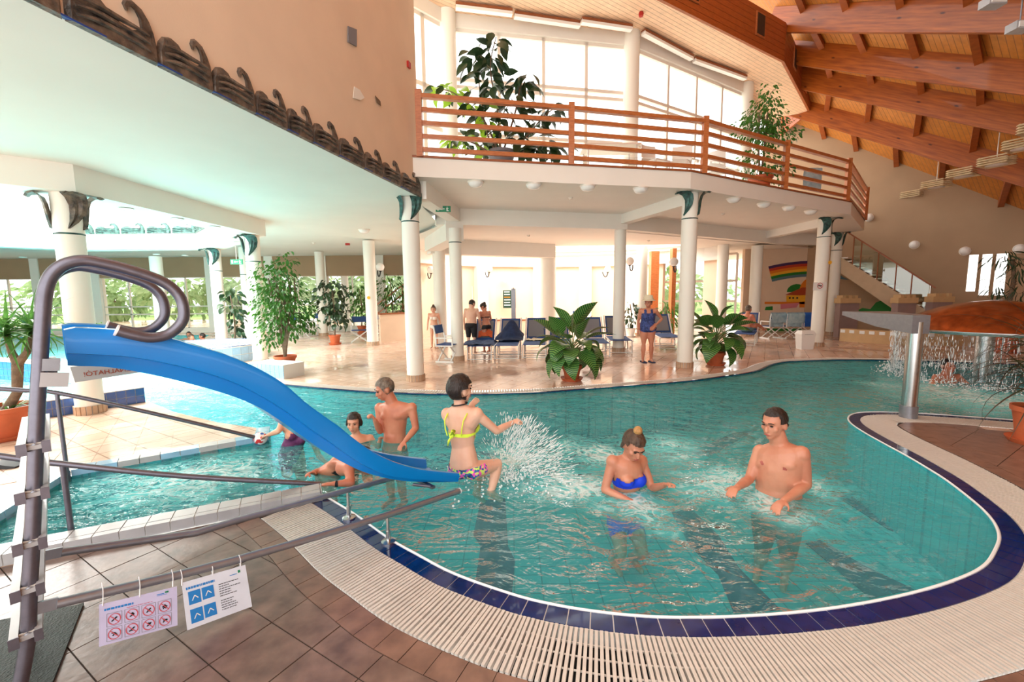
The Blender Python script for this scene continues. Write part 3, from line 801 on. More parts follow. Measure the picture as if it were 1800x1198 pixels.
for p, q in zip(line, line[1:]):
    d = (q - p).normalized(); n_ = V((d.y, -d.x, 0))
    MB().prism([p + n_ * .02, q + n_ * .02, q - n_ * .12, p - n_ * .12], 4.185, 4.225).build('edge_board', 'wood_trim', tr_)
# railing: posts and five bars between
PXP = [(739, 277), (1004, 292), (1237, 304), (1379, 329), (1488, 352)]
posts = []
def online(px, py):
    p = G(px, py, 4.21); best = None
    for a_, c_ in zip(line, line[1:]):
        t = max(0, min(1, (p - a_).xy.dot((c_ - a_).xy) / (c_ - a_).xy.length_squared)); q = a_ + (c_ - a_) * t
        # follow the pixel column instead of the nearest point
        r = ray(px, py); den = r.x * (c_ - a_).y - r.y * (c_ - a_).x
        s = (r.y * a_.x - r.x * a_.y) / den if abs(den) > 1e-9 else -1
        if 0 <= s <= 1: best = a_ + (c_ - a_) * s
    return best if best is not None else V((p.x, p.y, 0))
for x, y in PXP: posts.append(online(x, y))
posts.append(FBe)
rl = empty('balcony_railing', (3, 9.2, 4.2), 'orange wooden balcony railing with five horizontal bars', 'railing')
RH = 1.05
for p in posts:
    MB().box(p.x - .055, p.x + .055, p.y - .055, p.y + .055, 4.2, 4.2 + RH + .1).build('post', 'rail_wood', rl)
for p, q in zip(posts, posts[1:]):
    for k in range(5):
        z = 4.2 + .13 + k * (RH - .13) / 4
        mid = [p, q]
        if p.x < 3.75 < q.x: pass
        for a_, c_ in zip(mid, mid[1:]):
            MB().bar(a_ + V((0, 0, z)), c_ + V((0, 0, z)), .06 if k < 4 else .10, .075).build('bar', 'rail_wood', rl)
# under-balcony beams and inner ceiling
def sbeam(name, a_, c_, w, z0, z1, m='white'):
    a_, c_ = V((*a_, 0)), V((*c_, 0)); d = (c_ - a_).normalized(); n_ = V((-d.y, d.x, 0)) * (w / 2)
    o = MB().prism([a_ + n_, c_ + n_, c_ - n_, a_ - n_], z0, z1).build(name, m); return struct(o)
sbeam('trim_beam', (-1.75, 8.5), (-1.41, 11.3), .3, 3.52, 3.86)
sbeam('trim_beam', (-1.9, 11.2), (3.2, 12.45), .35, 3.45, 3.86)
sbeam('trim_beam', (3.94, 9.7), (3.1, 12.5), .25, 3.6, 3.86)
sbeam('trim_beam', (3.0, 12.4), (9.6, 16.3), .35, 3.45, 3.86)
sbeam('trim_beam', (9.4, 13.2), (9.3, 16.6), .25, 3.6, 3.86)
sbeam('trim_beam', (9.2, 16.4), (12.6, 17.2), .3, 3.45, 3.86)
sbeam('trim_beam', (-2.6, 13.9), (1.5, 16.0), .4, 2.98, 3.6)
sbeam('trim_beam', (-2.5, 13.9), (-1.41, 11.1), .45, 3.05, 3.6)
# middle ceiling round the back rotunda
RC = V((2.2, 15.2, 0)); RR = 6.2
def rot_pt(a_, r=RR): return RC + V((math.cos(a_) * r, math.sin(a_) * r * .88, 0))
circ = [rot_pt(2 * math.pi * k / 40, RR - .6) for k in range(40)]
circ = [p for p in circ]
mc = [V(p + (0,)) for p in [(-3.6, 14.5), (-1.9, 11.4), (3.1, 12.6), (9.6, 16.4), (12.6, 18.2), (12.6, 24.5), (-3.6, 24.5)]]
hole2 = [V(p + (0,)) for p in [(-2.2, 14.3), (1.4, 16.25), (7.2, 16.1), (7.3, 18.2)]] + [rot_pt(a_, RR - .35) for a_ in [.5 + .1 * k for k in range(22)]]
hole2 = [V(p + (0,)) for p in [(-2.3, 15.1), (1.2, 16.5), (6.6, 16.3)]] + [rot_pt(.62 + .1 * k, RR - .3) for k in range(20)]
pts, fs = tri_fill([mc, hole2], 3.45, up=False); b = MB(); b.add(pts, fs); pts, fs = tri_fill([mc, hole2], 3.6); b.add(pts, fs)
struct(b.build('ceiling_middle', 'white'))
# rotunda: back wall with pilasters, bright lantern drum above
bw = empty('wall_back', (2.2, 20, 0)); bw['kind'] = 'structure'
angs = [.30 + .16 * k for k in range(17)]
for a0, a1 in zip(angs, angs[1:]):
    p, q = rot_pt(a0), rot_pt(a1); u = (p - RC).normalized() * .2; w = (q - RC).normalized() * .2
    if not (.45 < (a0 + a1) / 2 < .85):
        MB().prism([p, q, q + w, p + u], 0, 2.95).build('wall_segment', 'wall', bw)
    MB().prism([p - u, q - w, q, p], 2.92, 3.06).build('ledge', 'white', bw)
    MB().prism([p, q, q + w, p + u], 2.95, 4.6).build('drum_segment', 'white', bw)
for a0, lab in ((2.52, 0), (2.2, 1), (1.72, 2), (1.36, 3), (1.0, 4)):
    p = rot_pt(a0, RR - .12); d = (p - RC).normalized(); t = V((-d.y, d.x, 0))
    MB().prism([p + t * .28 - d * .18, p - t * .28 - d * .18, p - t * .28 + d * .15, p + t * .28 + d * .15], 0, 2.95).build('pilaster', 'white', bw)
b = MB(); cc = [rot_pt(.1 * k * 2 * math.pi / 6.2832, RR + .1) for k in range(63)]
n_ = len(cc); b.add([p + V((0, 0, 4.6)) for p in cc] + [RC + V((0, 0, 5.6))], [(i, (i + 1) % n_, n_) for i in range(n_)]); b.build('glass_dome', 'glass', bw)

# upper window wall on the balcony
SZ = 8.3
W0, W1, W2, W3 = V((-2.5, 9.95, 0)), V((-1.45, 11.05, 0)), V((3.15, 11.95, 0)), V((7.6, 14.75, 0))
W4 = V((9.4, 17.2, 0))
def glazed(name, a_, c_, z0, z1, cols, rows, fw=.07, label=None, m='frame_white', depth=.08):
    e = empty(name, (a_ + c_) / 2 + V((0, 0, z0))); e['kind'] = 'structure'
    d = (c_ - a_); ln = d.length; d.normalize(); n_ = V((-d.y, d.x, 0))
    def fr(p0, p1, w, h): MB().bar(p0, p1, depth, w, n_ if False else (0, 0, 1) if abs((p1 - p0).z) < .01 else tuple(d)).build('frame_bar', m, e)
    for z in [z0 + (z1 - z0) * r for r in rows]:
        MB().bar(a_ + V((0, 0, z)), c_ + V((0, 0, z)), depth, fw).build('frame_bar', m, e)
    for t in cols:
        p = a_ + (c_ - a_) * t
        MB().bar(p + V((0, 0, z0)), p + V((0, 0, z1)), depth, fw, tuple(d)).build('frame_bar', m, e)
    cs = sorted(cols); rs = sorted(rows)
    for t0, t1 in zip(cs, cs[1:]):
        for r0, r1 in zip(rs, rs[1:]):
            p, q = a_ + (c_ - a_) * t0, a_ + (c_ - a_) * t1; zz0, zz1 = z0 + (z1 - z0) * r0, z0 + (z1 - z0) * r1
            MB().add([p + V((0, 0, zz0)), q + V((0, 0, zz0)), q + V((0, 0, zz1)), p + V((0, 0, zz1))], [(0, 1, 2, 3)]).build('pane', 'glass', e)
    return e
glazed('window_1', W0, W1, 4.2, SZ - .3, (.02, .5, .98), (.01, .37, .6, .99), .1)
glazed('window_2', W1, W2, 4.2, SZ - .3, (.02, .26, .5, .74, .98), (.01, .37, .655, .70, .99), .08)
glazed('window_3', W2, W3, 4.2, SZ - .3, (.04, .28, .52, .76, .98), (.01, .37, .655, .70, .99), .08)
glazed('window_4', W3, W4, 4.2, SZ - .3, (.04, .5, .98), (.01, .37, .655, .99), .1)
for k, (p, q) in enumerate(((W0, W1), (W1, W2), (W2, W3), (W3, W4))):
    d = (q - p).normalized(); n_ = V((-d.y, d.x, 0))
    struct(MB().prism([p + n_ * .15, q + n_ * .15, q - n_ * .1, p - n_ * .1], SZ - .3, SZ + .1).build('trim_window_head', 'white'))
for p, lab in ((W1, 'white upstairs pillar at the left corner of the balcony windows'), (W2, 'white upstairs pillar between the two runs of balcony windows'), (W3, 'white upstairs pillar behind the balcony ficus')):
    e = empty('column', (p.x, p.y - .1, 4.2), lab, 'column'); MB().lathe([(.2, 4.2), (.2, SZ)], (p.x, p.y - .1, 0), 24).build('shaft', 'column', e, True)
# wooden drum (hub) and soffit
HB = [V((-3.5, 6.6, 0)), V((3.5, 10.61, 0)), V((7.91, 13.28, 0)), V((11.18, 16.91, 0)), V((11.6, 19.5, 0))]
HB[0] = HB[1] - (HB[2] - HB[1]).normalized() * 9
m = M['plank_pale']; nt = m.node_tree
def plankify(m, rot, sc, lo, hi, depth=.4):
    P = m.node_tree.nodes['Principled BSDF']; tc = N(m, 'ShaderNodeTexCoord'); mp = N(m, 'ShaderNodeMapping'); mp.inputs['Rotation'].default_value = (0, 0, rot); mp.inputs['Scale'].default_value = (sc, sc, sc)
    L(m, tc.outputs['Object'], mp.inputs['Vector']); sx = N(m, 'ShaderNodeSeparateXYZ'); L(m, mp.outputs[0], sx.inputs[0])
    fr = N(m, 'ShaderNodeMath'); fr.operation = 'FRACT'; L(m, sx.outputs[0], fr.inputs[0])
    rp = N(m, 'ShaderNodeValToRGB'); rp.color_ramp.interpolation = 'LINEAR'; e = rp.color_ramp.elements
    e[0].position = 0; e[0].color = (.32, .26, .22, 1); e[1].position = .14; e[1].color = (1, 1, 1, 1)
    L(m, fr.outputs[0], rp.inputs[0]); mx = N(m, 'ShaderNodeMixRGB'); mx.blend_type = 'MULTIPLY'; mx.inputs[0].default_value = 1
    s = P.inputs['Base Color'].links[0].from_socket; L(m, s, mx.inputs[1]); L(m, rp.outputs[0], mx.inputs[2]); L(m, mx.outputs[0], P.inputs['Base Color'])
    bp = N(m, 'ShaderNodeBump'); bp.inputs['Strength'].default_value = depth; bp.inputs['Distance'].default_value = .02; L(m, rp.outputs[0], bp.inputs['Height']); L(m, bp.outputs[0], P.inputs['Normal'])
plankify(M['plank_pale'], -math.atan2(-1, .0) - .6, 9, 0, 1)
sof = [HB[0], HB[1], HB[2], HB[3], V((9.7, 17.6, 0)), W3 + V((.1, .2, 0)), W2 + V((0, .3, 0)), W1 + V((-.2, .3, 0)), W0 + V((-.1, 0, 0))]
pts, fs = tri_fill([sof], SZ, up=False); b = MB(); b.add(pts, fs); pts, fs = tri_fill([sof], SZ + .1); b.add(pts, fs); struct(b.build('ceiling_soffit', 'plank_pale'))
hub = empty('ceiling_drum', (7, 13, SZ)); hub['kind'] = 'structure'
HZ = 9.35
for p, q in zip(HB, HB[1:]):
    d = (q - p).normalized(); n_ = V((d.y, -d.x, 0)); nb = 7
    for k in range(nb):
        z0, z1 = SZ - .02 + (HZ - SZ) * k / nb, SZ - .02 + (HZ - SZ) * (k + 1) / nb - .012
        MB().prism([p + n_ * .02, q + n_ * .02, q - n_ * .05, p - n_ * .05], z0, z1).build('board', 'hubwood', hub)
    for t in ((.93, ) if p is HB[0] else (.2, .75) if p is HB[1] else (.3, .72) if p is HB[2] else ()):
        c_ = p + (q - p) * t
        MB().bar(c_ + n_ * .03 + V((0, 0, SZ + .28)), c_ + n_ * .03 + V((0, 0, SZ + .88)), .04, .42, tuple(d)).build('vent_frame', 'rail_wood', hub)
        MB().bar(c_ + n_ * .045 + V((0, 0, SZ + .32)), c_ + n_ * .045 + V((0, 0, SZ + .84)), .03, .34, tuple(d)).build('vent_grille', 'ventdark', hub)

# gable wall at the right and the timber roof
gp = V((13.5, 17, 0)); gd = V((.66, -.751, 0)).normalized(); gn = V((-gd.y, gd.x, 0))
if gn.y < 0: gn = -gn                                 # away from us
GT1 = PL(1417, 224, gp, gn); GT2 = PL(1800, 369, gp, gn)
sl = (GT2.z - GT1.z) / (GT2 - GT1).xy.length
def gpt(t, z): return gp + gd * t + V((0, 0, z))
def gz(t): return GT1.z + sl * (t - (GT1 - gp).dot(gd))
t0, t1 = -3.6, 9.6  # near end carried on unseen to block sky from the right
b = MB(); b.slab([gpt(t0, 0), gpt(t1, 0), gpt(t1, gz(t1) + .3), gpt(t0, gz(t0) + .3)], gn * .3)
# slot windows are cut out as real openings: build the wall from strips
SL = []
for xa, xb, ya, yb in ((1697, 1717, 447.5, 512), (1720, 1741, 446.5, 519), (1745, 1768, 445.5, 519)):
    ta = (PL((xa + 3), (ya + yb) / 2, gp, gn) - gp).dot(gd); tb = (PL(xb, (ya + yb) / 2, gp, gn) - gp).dot(gd)
    SL.append((ta, tb, PL(xa, yb, gp, gn).z, PL(xa, ya, gp, gn).z))
wg = empty('wall_right', gpt(0, 0)); wg['kind'] = 'structure'
cuts = [t0]
for s in SL: cuts += [s[0], s[1]]
cuts.append(t1)
for i, (u0, u1) in enumerate(zip(cuts, cuts[1:])):
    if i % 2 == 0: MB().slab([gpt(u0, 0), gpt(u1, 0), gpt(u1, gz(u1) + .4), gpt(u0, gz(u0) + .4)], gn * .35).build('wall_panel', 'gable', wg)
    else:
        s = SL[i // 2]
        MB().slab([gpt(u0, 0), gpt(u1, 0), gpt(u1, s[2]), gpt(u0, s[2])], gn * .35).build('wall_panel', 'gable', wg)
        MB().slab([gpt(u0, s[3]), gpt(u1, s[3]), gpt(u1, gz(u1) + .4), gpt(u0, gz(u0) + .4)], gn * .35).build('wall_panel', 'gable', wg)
        MB().add([gpt(u0, s[2]) + gn * .25, gpt(u1, s[2]) + gn * .25, gpt(u1, s[3]) + gn * .25, gpt(u0, s[3]) + gn * .25], [(0, 1, 2, 3)]).build('pane', 'glass', wg)
hubtop = V((8.0, 13.2, HZ + .45))
RP = (GT2 - GT1).cross(hubtop - GT1).normalized()
if RP.z < 0: RP = -RP
def roofp(x, y): return PL(x, y, GT1, RP)
def roofz(p, lift=0): return GT1.z - (RP.x * (p.x - GT1.x) + RP.y * (p.y - GT1.y)) / RP.z + lift
quad = [V((8.0, 19.8, 0)), V((-1.5, 11.5, 0)), V((-1.5, 8.0, 0)), V((-3.3, 1, 0)), V((-3.3, -4.0, 0)), V((9.5, -4.0, 0)), V((20.0, 9.0, 0)), V((13.2, 19.8, 0))]  # near part over the camera is added, unseen, to cut top light
b = MB(); b.slab([V((p.x, p.y, roofz(p))) for p in quad], RP * .12); roof = struct(b.build('ceiling_roof', 'plank'))
fall = V((-RP.x, -RP.y, 0)).normalized()
plankify(M['plank'], math.atan2(1, 0) - .55, 8, 0, 1, .5)
BD = .62
def beam_line(x0, y0, x1, y1, ext0=0, ext1=0):
    p0 = GT1 - RP * (BD / RP.z * RP.z)
    base = GT1 - V((0, 0, BD))
    a_, c_ = PL(x0, y0, base, RP), PL(x1, y1, base, RP)
    d = (c_ - a_).normalized()
    return a_ - d * ext0, c_ + d * ext1
rb_ = empty('roof_frame', (12, 12, 5)); rb_['kind'] = 'structure'; rb_.name = 'ceiling_timbers'
BL = []
for (x0, y0, x1, y1) in ((1330, -52, 1800, -70), (1380, 55, 1790, 55), (1413, 113.5, 1800, 163.6), (1427, 158.6, 1800, 237), (1417, 210, 1800, 325.5)):
    a_, c_ = beam_line(x0, y0, x1, y1, .5, 2.0)
    BL.append((a_, c_))
    bar_obj('roof_beam', a_ + V((0, 0, BD / 2)), c_ + V((0, 0, BD / 2)), .2, BD, 'beam', rb_)
for (p, q), (p2, q2) in zip(BL, BL[1:]):
    for k, t in enumerate((.14, .3, .47, .64, .82)):
        x, y = p + (q - p) * t, p2 + (q2 - p2) * t
        u = V((0, 0, BD - .1))
        MB().bar(x + u, y + u, .14, .18).build('purlin', 'hubwood', rb_)
for k, t in enumerate((.1, .24, .4, .56, .75)):
    p, q = BL[-1]; x = p + (q - p) * t; y = x + gn * 0
    tt = (x - gp).dot(gd); y = gpt(tt - .2, 0); y.z = roofz(y) - .1; x.z = roofz(x) - .1
    MB().bar(x, y, .14, .18).build('purlin', 'hubwood', rb_)

# glazed back-left wall and other far walls
FY = 20.6
wlb = empty('wall_far', (-15, FY, 0)); wlb['kind'] = 'structure'
MB().box(-30, -3.4, FY, FY + .25, 2.62, CZ).build('lintel', 'gable', wlb)
MB().box(-30, -3.4, FY, FY + .25, 0, .22).build('sill', 'white', wlb)
xs = [-28, -25.3, -22.4, -19.6, -16.7, -14.2, -11.4, -8.9, -6.2, -3.6]
for k, (x0, x1) in enumerate(zip(xs, xs[1:])):
    glazed('window_%d' % (5 + k), V((x0 + .2, FY + .1, 0)), V((x1 - .2, FY + .1, 0)), .22, 2.62, (.0, .5, 1), (0, .28, .43, 1), .06)
    MB().box(x0 - .2, x0 + .2, FY - .05, FY + .25, 0, CZ).build('pier', 'white', wlb)
struct(MB().box(-3.6, -3.35, 19.5, FY + .25, 0, 3.5).build('wall_return', 'wall'))
struct(MB().box(-30, -29.7, -1, FY, 0, CZ).build('wall_side', 'gable'))
# right-hand lower windows behind the loungers
glazed('window_20', V((6.6, 20.2, 0)), V((9.6, 18.6, 0)), .3, 3.3, (0, .35, .7, 1), (0, .33, .62, 1), .09)
struct(MB().box(-30, 30, 34, 34.4, -1, -.5).build('trim_terrace_edge', 'white'))
# mural wall
struct(MB().box(9.75, 13.0, 18.3, 18.5, 0, 3.6).build('wall_mural', 'wall'))

# unseen wall added under the roof's low edge to block sky light
bk = [V((3.0, -3.8, 0)), V((9.4, -3.8, 0)), V((19.6, 8.9, 0)), gpt(9.6, 0)]
for p, q in zip(bk, bk[1:]):
    d = (q - p).normalized(); n_ = V((-d.y, d.x, 0)) * .2
    b = MB(); zp, zq = max(.2, roofz(p)), max(.2, roofz(q)); b.slab([p, q, V((q.x, q.y, zq)), V((p.x, p.y, zp))], -n_); struct(b.build('wall_skyblock', 'gable'))
# ================================================================== wave frieze on the left wall and on the lantern
def wave_piece(p0, dirv, out, ln, h, name='wave_ornament', m='bronze', parent=None):
    # one breaking wave: humped body rising to a curled crest at its far end
    P = []
    def q(x, z): return (x * ln, z * h)
    outline = [(0, 0), (0, .36), (.04, .55), (.12, .70), (.24, .77), (.36, .72), (.48, .58), (.60, .47), (.70, .45), (.78, .52), (.83, .62), (.82, .78), (.78, .90), (.72, .96), (.67, .90), (.66, .80), (.63, .90), (.66, 1.02), (.74, 1.08), (.84, 1.02), (.92, .84), (.97, .60), (1.0, .36), (1.0, 0)]
    b = MB(); up = V((0, 0, 1)); n = len(outline)
    a_ = [p0 + dirv * (x * ln) + up * (z * h) for x, z in outline]
    cx, cz = .5, .2
    bb = []
    for x, z in outline:
        t = .78; x2, z2 = (x, z)
        k = .035 + .02 * math.sin(x * 9)
        bb.append(p0 + dirv * ((cx + (x - cx) * .93 if z < .62 else x - .005) * ln) + up * ((z * .92 + .02) * h) + out * (k if z < .62 else .03))
    v = a_ + bb; f = [(i, (i + 1) % n, n + (i + 1) % n, n + i) for i in range(n)] + [tuple(range(2 * n - 1, n - 1, -1))]
    b.add(v, f)
    # carved ridges running along the body
    for zz in (.12, .28, .44):
        pts = [p0 + dirv * (x * ln) + up * ((zz + .16 * math.sin(x * 3.3) * (1 - zz)) * h) + out * (.048 + .014 * math.sin(x * 9)) for x in [.06 + .08 * i for i in range(11)]]
        b.tube(pts, [.006 + .016 * math.sin(math.pi * (i + .5) / 11) for i in range(11)], 6)
    o = b.build(name, m, parent, True)
    for f_ in o.data.polygons: pass
    return o
out_ = -wn
fz = empty('wave_frieze', wl(4) + V((0, 0, CZ)), 'dark bronze frieze of breaking waves along the left upper wall', 'frieze')
pxs = [(-40, -52), (25, -18), (118, 0 + 30), (282, 112), (378, 160), (452, 198), (508, 226), (552, 249), (597, 272), (640, 295), (672, 311), (704, 327), (738, 345)]
ts = []
for x, y in pxs[2:]:
    p = G(x, y, CZ); ts.append((WB - p).dot(wd))
ts = [ts[0] + 2.0, ts[0] + 1.0] + ts
for t_a, t_b in zip(ts, ts[1:]):
    ln = t_a - t_b
    wave_piece(wl(t_a) + out_ * .002 + V((0, 0, CZ - .02)), wd, out_, ln * .985, .34 + .05 * min(1.2, ln), parent=fz)
MB().bar(wl(9) + out_ * .02 + V((0, 0, CZ - .006)), wl(.05) + out_ * .02 + V((0, 0, CZ - .006)), .04, .012).build('blue_fillet', 'bluepaint', fz)
# the same waves inside the lantern, on its far sides
up_ = rpoly(-.46)
k = 0
for i in (1, 2):
    p, q = up_[i], up_[(i + 1) % 8]; d = (q - p).normalized(); n_ = V((d.y, -d.x, 0))
    if (oc - p).dot(n_) < 0: n_ = -n_
    fl = empty('wave_frieze', p + V((0, 0, 3.6)), ('verdigris wave frieze on the skylight side above the white column', 'verdigris wave frieze on the far skylight side')[k], 'frieze'); k += 1
    ln = (q - p).length; c_ = int(ln / .75)
    for j in range(c_):
        wave_piece(q - d * (j * ln / c_ + .05) + n_ * .002 + V((0, 0, CZ + .06)), -d, n_, ln / c_ * .95, .3, m='bronze_green', parent=fl)

# ================================================================== slide
LU, LW = V((.685, .7286, 0)).normalized(), V((-.7286, .685, 0)).normalized()
LP = V((-1.935, 1.727, 0))
SW0, SW1 = .06, .50
sp0 = LP + LW * SW0
sn = LW
TOP = [(112, 581), (130, 577), (220, 582), (290, 593), (334, 606), (390, 622), (434, 640), (470, 658), (501, 678), (534, 707), (570, 733), (593, 749), (612, 765), (650, 792), (689, 811), (727, 822), (760, 827), (803, 831)]
BOT = [(103, 643), (130, 645), (200, 648), (300, 667), (400, 694), (458, 717), (497, 741), (535, 768), (574, 795), (612, 817), (650, 834), (700, 846), (750, 850), (803, 850)]
CRE = [(118, 620), (234, 627), (334, 647), (400, 667), (450, 690), (501, 721), (551, 757), (574, 772), (612, 799), (650, 822), (700, 838), (803, 846)]
def prof(pts):
    o = []
    for x, y in pts:
        p = PL(x, y, sp0, sn); o.append(((p - sp0).dot(LU), p.z))
    return o
def samp(pr, s):
    if s <= pr[0][0]: return pr[0][1]
    for (a, za), (b_, zb) in zip(pr, pr[1:]):
        if a <= s <= b_: return za + (zb - za) * (s - a) / (b_ - a)
    return pr[-1][1]
pt, pb, pc = prof(TOP), prof(BOT), prof(CRE)
pt = [(v.x, v.y) for v in smooth_pts([(a, z, 0) for a, z in pt], 5)]
pb = [(v.x, v.y) for v in smooth_pts([(a, z, 0) for a, z in pb], 5)]
pc = [(v.x, v.y) for v in smooth_pts([(a, z, 0) for a, z in pc], 5)]
s0, s1 = pt[0][0], pt[-1][0]
sl_root = empty('water_slide', LP, 'bright blue pool slide with steel ladder and looped handles', 'slide')
rings = []
NS = 60
for i in range(NS + 1):
    s = s0 + (s1 - s0) * i / NS
    zt, zb, zc = samp(pt, s), samp(pb, s), samp(pc, s)
    zc = min(max(zc, zb + .01), zt - .02); fl = zb + .018
    def q(w, z): return sp0 + LU * s + LW * w + V((0, 0, z))
    Wd = SW1 - SW0
    r = [q(-.035, zt - .014), q(-.03, zt + .004), q(.0, zt + .008), q(.018, zt), q(.03, zc), q(.06, fl + .012), q(.12, fl), q(Wd - .12, fl), q(Wd - .06, fl + .012), q(Wd - .03, zc), q(Wd - .018, zt), q(Wd, zt + .008), q(Wd + .03, zt + .004), q(Wd + .035, zt - .014),
         q(Wd + .012, zc), q(Wd - .035, zc - .006), q(Wd - .05, zb), q(.05, zb), q(.035, zc - .006), q(-.012, zc)]
    rings.append(r)
MB().loft(rings).build('chute', 'slideblue', sl_root, True)
# posts with looped handles
def handle(off):
    o = LW * off
    P = [(30, 1225), (40, 1180), (49, 1122), (52, 1040), (56, 960), (60, 868), (64, 750), (70, 640), (74, 575), (77, 530), (82, 502), (93, 480), (113, 465), (142, 458), (172, 461), (230, 475), (290, 497), (318, 525), (322, 560), (300, 585), (268, 593), (235, 588), (205, 580)]
    if off > .2: pass
    pts = []
    for x, y in P:
        p = PL(x, y, LP, sn); pts.append(p + o)
    return smooth_pts(pts, 4)
for off in (0.0, .50):
    pth = handle(off)
    low = pth[0]
    MB().tube([V((low.x, low.y, 0)) if low.z > 0 else low] + pth[1:] if low.z > .03 else [p for p in pth if p.z > 0], .0245, 14).build('handrail_post', 'steel_dark', sl_root, True)
    e_ = pth[-1]; MB().lathe([(0, -.004), (.026, -.004), (.026, .003), (0, .003)], e_, 14, tuple(pth[-1] - pth[-2])).build('end_cap', 'lip_white', sl_root, True)
# steps: tread boxes across, ends pushed through both posts
for k, (x, y) in enumerate(((62, 782), (60, 864), (56, 951), (52, 1031), (49, 1111))):
    c_ = PL(x, y, LP, sn)
    a_, e_ = c_ - LW * .05, c_ + LW * .56
    for du, w in ((-.037, .026), (.031, .022)):
        MB().bar(a_ + LU * du - LW * .0, e_ + LU * du, w, .04, (0, 0, 1)).build('step_rail', 'curbtile', sl_root)
        MB().bar(a_ + LU * du - LW * .004, a_ + LU * du, w + .004, .048).build('step_end', 'steel_dark', sl_root)
    MB().bar(a_ + LW * .01, e_ - LW * .01, .075, .016).build('tread', 'curbtile', sl_root)
    for j in range(22):
        q = a_ + LW * (.03 + j * .024); MB().bar(q - LU * .03 + V((0, 0, .012)), q + LU * .03 + V((0, 0, .012)), .008, .006).build('tread_rib', 'slat', sl_root) if j % 2 == 0 else None
    MB().lathe([(0, 0), (.014, 0), (.014, .005), (.006, .009), (0, .009)], PL(x, y, LP, sn) - LW * .025, 10, tuple(-LW)).build('bolt', 'steel', sl_root, True)
# bracket plate and platform support
c_ = PL(98, 668, LP - LW * .03, sn)
MB().bar(PL(70, 667, LP - LW * .03, sn), PL(121, 667, LP - LW * .03, sn), .012, .058, (0, 0, 1)).build('bracket', 'curbtile', sl_root)
MB().bar(PL(74, 640, LP, sn), PL(106, 640, LP, sn), .05, .05).build('bracket', 'steel', sl_root)
MB().bar(PL(86, 655, LP, sn) + LW * .02, PL(86, 655, LP, sn) + LW * .5, .05, .04).build('cross_bar', 'steel', sl_root)
# low rails along the slide foot
def rail_z(px, py, base): return PL(px, py, base, LW)
r1 = [PL(100, 1060, LP, LW), PL(410, 985, LP, LW), PL(680, 905, LP, LW), PL(808, 862, LP, LW)]
MB().tube(smooth_pts(r1, 4), .021, 12).build('low_rail', 'steel', sl_root, True)
MB().lathe([(0, -.003), (.0235, -.003), (.0235, .003), (0, .003)], r1[-1], 12, tuple(LU)).build('end_cap', 'lip_white', sl_root)
rp2 = LP + LW * .52
r2 = [PL(108, 970, rp2, LW), PL(345, 936, rp2, LW), PL(420, 913, rp2, LW), PL(610, 861, rp2, LW), PL(720, 832, rp2, LW)]
MB().tube(r2, .021, 12).build('low_rail', 'steel', sl_root, True)
MB().bar(PL(52, 1072, LP, LW), PL(102, 1059, LP, LW), .012, .05).build('clevis', 'steel', sl_root)
MB().bar(PL(72, 977, rp2, LW), PL(110, 969, rp2, LW), .012, .05).build('clevis', 'steel', sl_root)
for (x, y, bp_) in ((681, 906, LP), (611, 862, rp2)):
    t_ = PL(x, y, bp_, LW)
    MB().tube([V((t_.x, t_.y, .008)), t_], .012, 10).build('rail_support', 'steel_light', sl_root, True)
    MB().tube([V((t_.x, t_.y, .008)), V((t_.x, t_.y, t_.z * .45))], .016, 10).build('support_sleeve', 'steel_light', sl_root, True)
    MB().lathe([(.05, .001), (.05, .01), (.03, .018), (0, .018)], (t_.x, t_.y, 0), 16).build('flange', 'steel_light', sl_root, True)
MB().bar(PL(765, 858, LP, LW) + LW * .02, PL(765, 858, LP, LW) + LW * .5 + V((0, 0, .0)), .03, .02).build('cross_bar', 'steel_dark', sl_root)
MB().tube([PL(765, 858, LP, LW) + LW * .05, PL(765, 850, LP, LW) + LW * .12 - LU * .12], .012, 8).build('strut', 'steel_dark', sl_root)

# notice sheets hanging from the near rail
def railpt(px): 
    t = 0
    for a_, c_ in zip(r1, r1[1:]):
        pass
    return None
def hang(px0, py0, px1, py1, bx0, by0, bx1, by1):
    pl = LP - LW * .028
    return [PL(px0, py0, pl, sn), PL(px1, py1, pl, sn), PL(bx1, by1, pl, sn), PL(bx0, by0, pl, sn)]
def sheet(corners, m, label):
    tl_, tr__, br_, bl_ = corners
    e = empty('notice_sheet', (bl_ + br_) / 2, label, 'sign')
    MB().slab([bl_, br_, tr__, tl_], -LW * .002).build('sheet', m, e)
    def at(u, v): return tl_ + (tr__ - tl_) * u + ((bl_ + (br_ - bl_) * u) - (tl_ + (tr__ - tl_) * u)) * v - LW * .0032
    return e, at
def pr(e, at, rects, m, name='print'):
    b = MB()
    for u0, v0, u1, v1 in rects: b.add([at(u0, v1), at(u1, v1), at(u1, v0), at(u0, v0)], [(0, 1, 2, 3)])
    return b.build(name, m, e)
def line_uv(e, at, pts, w, m, name, lift=.0006):
    pts = [at(*p) - LW * lift for p in pts]; nn = LW
    b = MB()
    for a_, c_ in zip(pts, pts[1:]):
        d = (c_ - a_).normalized(); s_ = d.cross(nn).normalized() * (w / 2)
        b.add([a_ - s_, c_ - s_, c_ + s_, a_ + s_], [(0, 1, 2, 3)])
    return b.build(name, m, e)
e, at = sheet(hang(174, 1062, 311, 1030, 174, 1136, 312, 1098), 'sheet_violet', 'laminated violet notice with eight red prohibition pictograms on the slide rail')
random.seed(3)
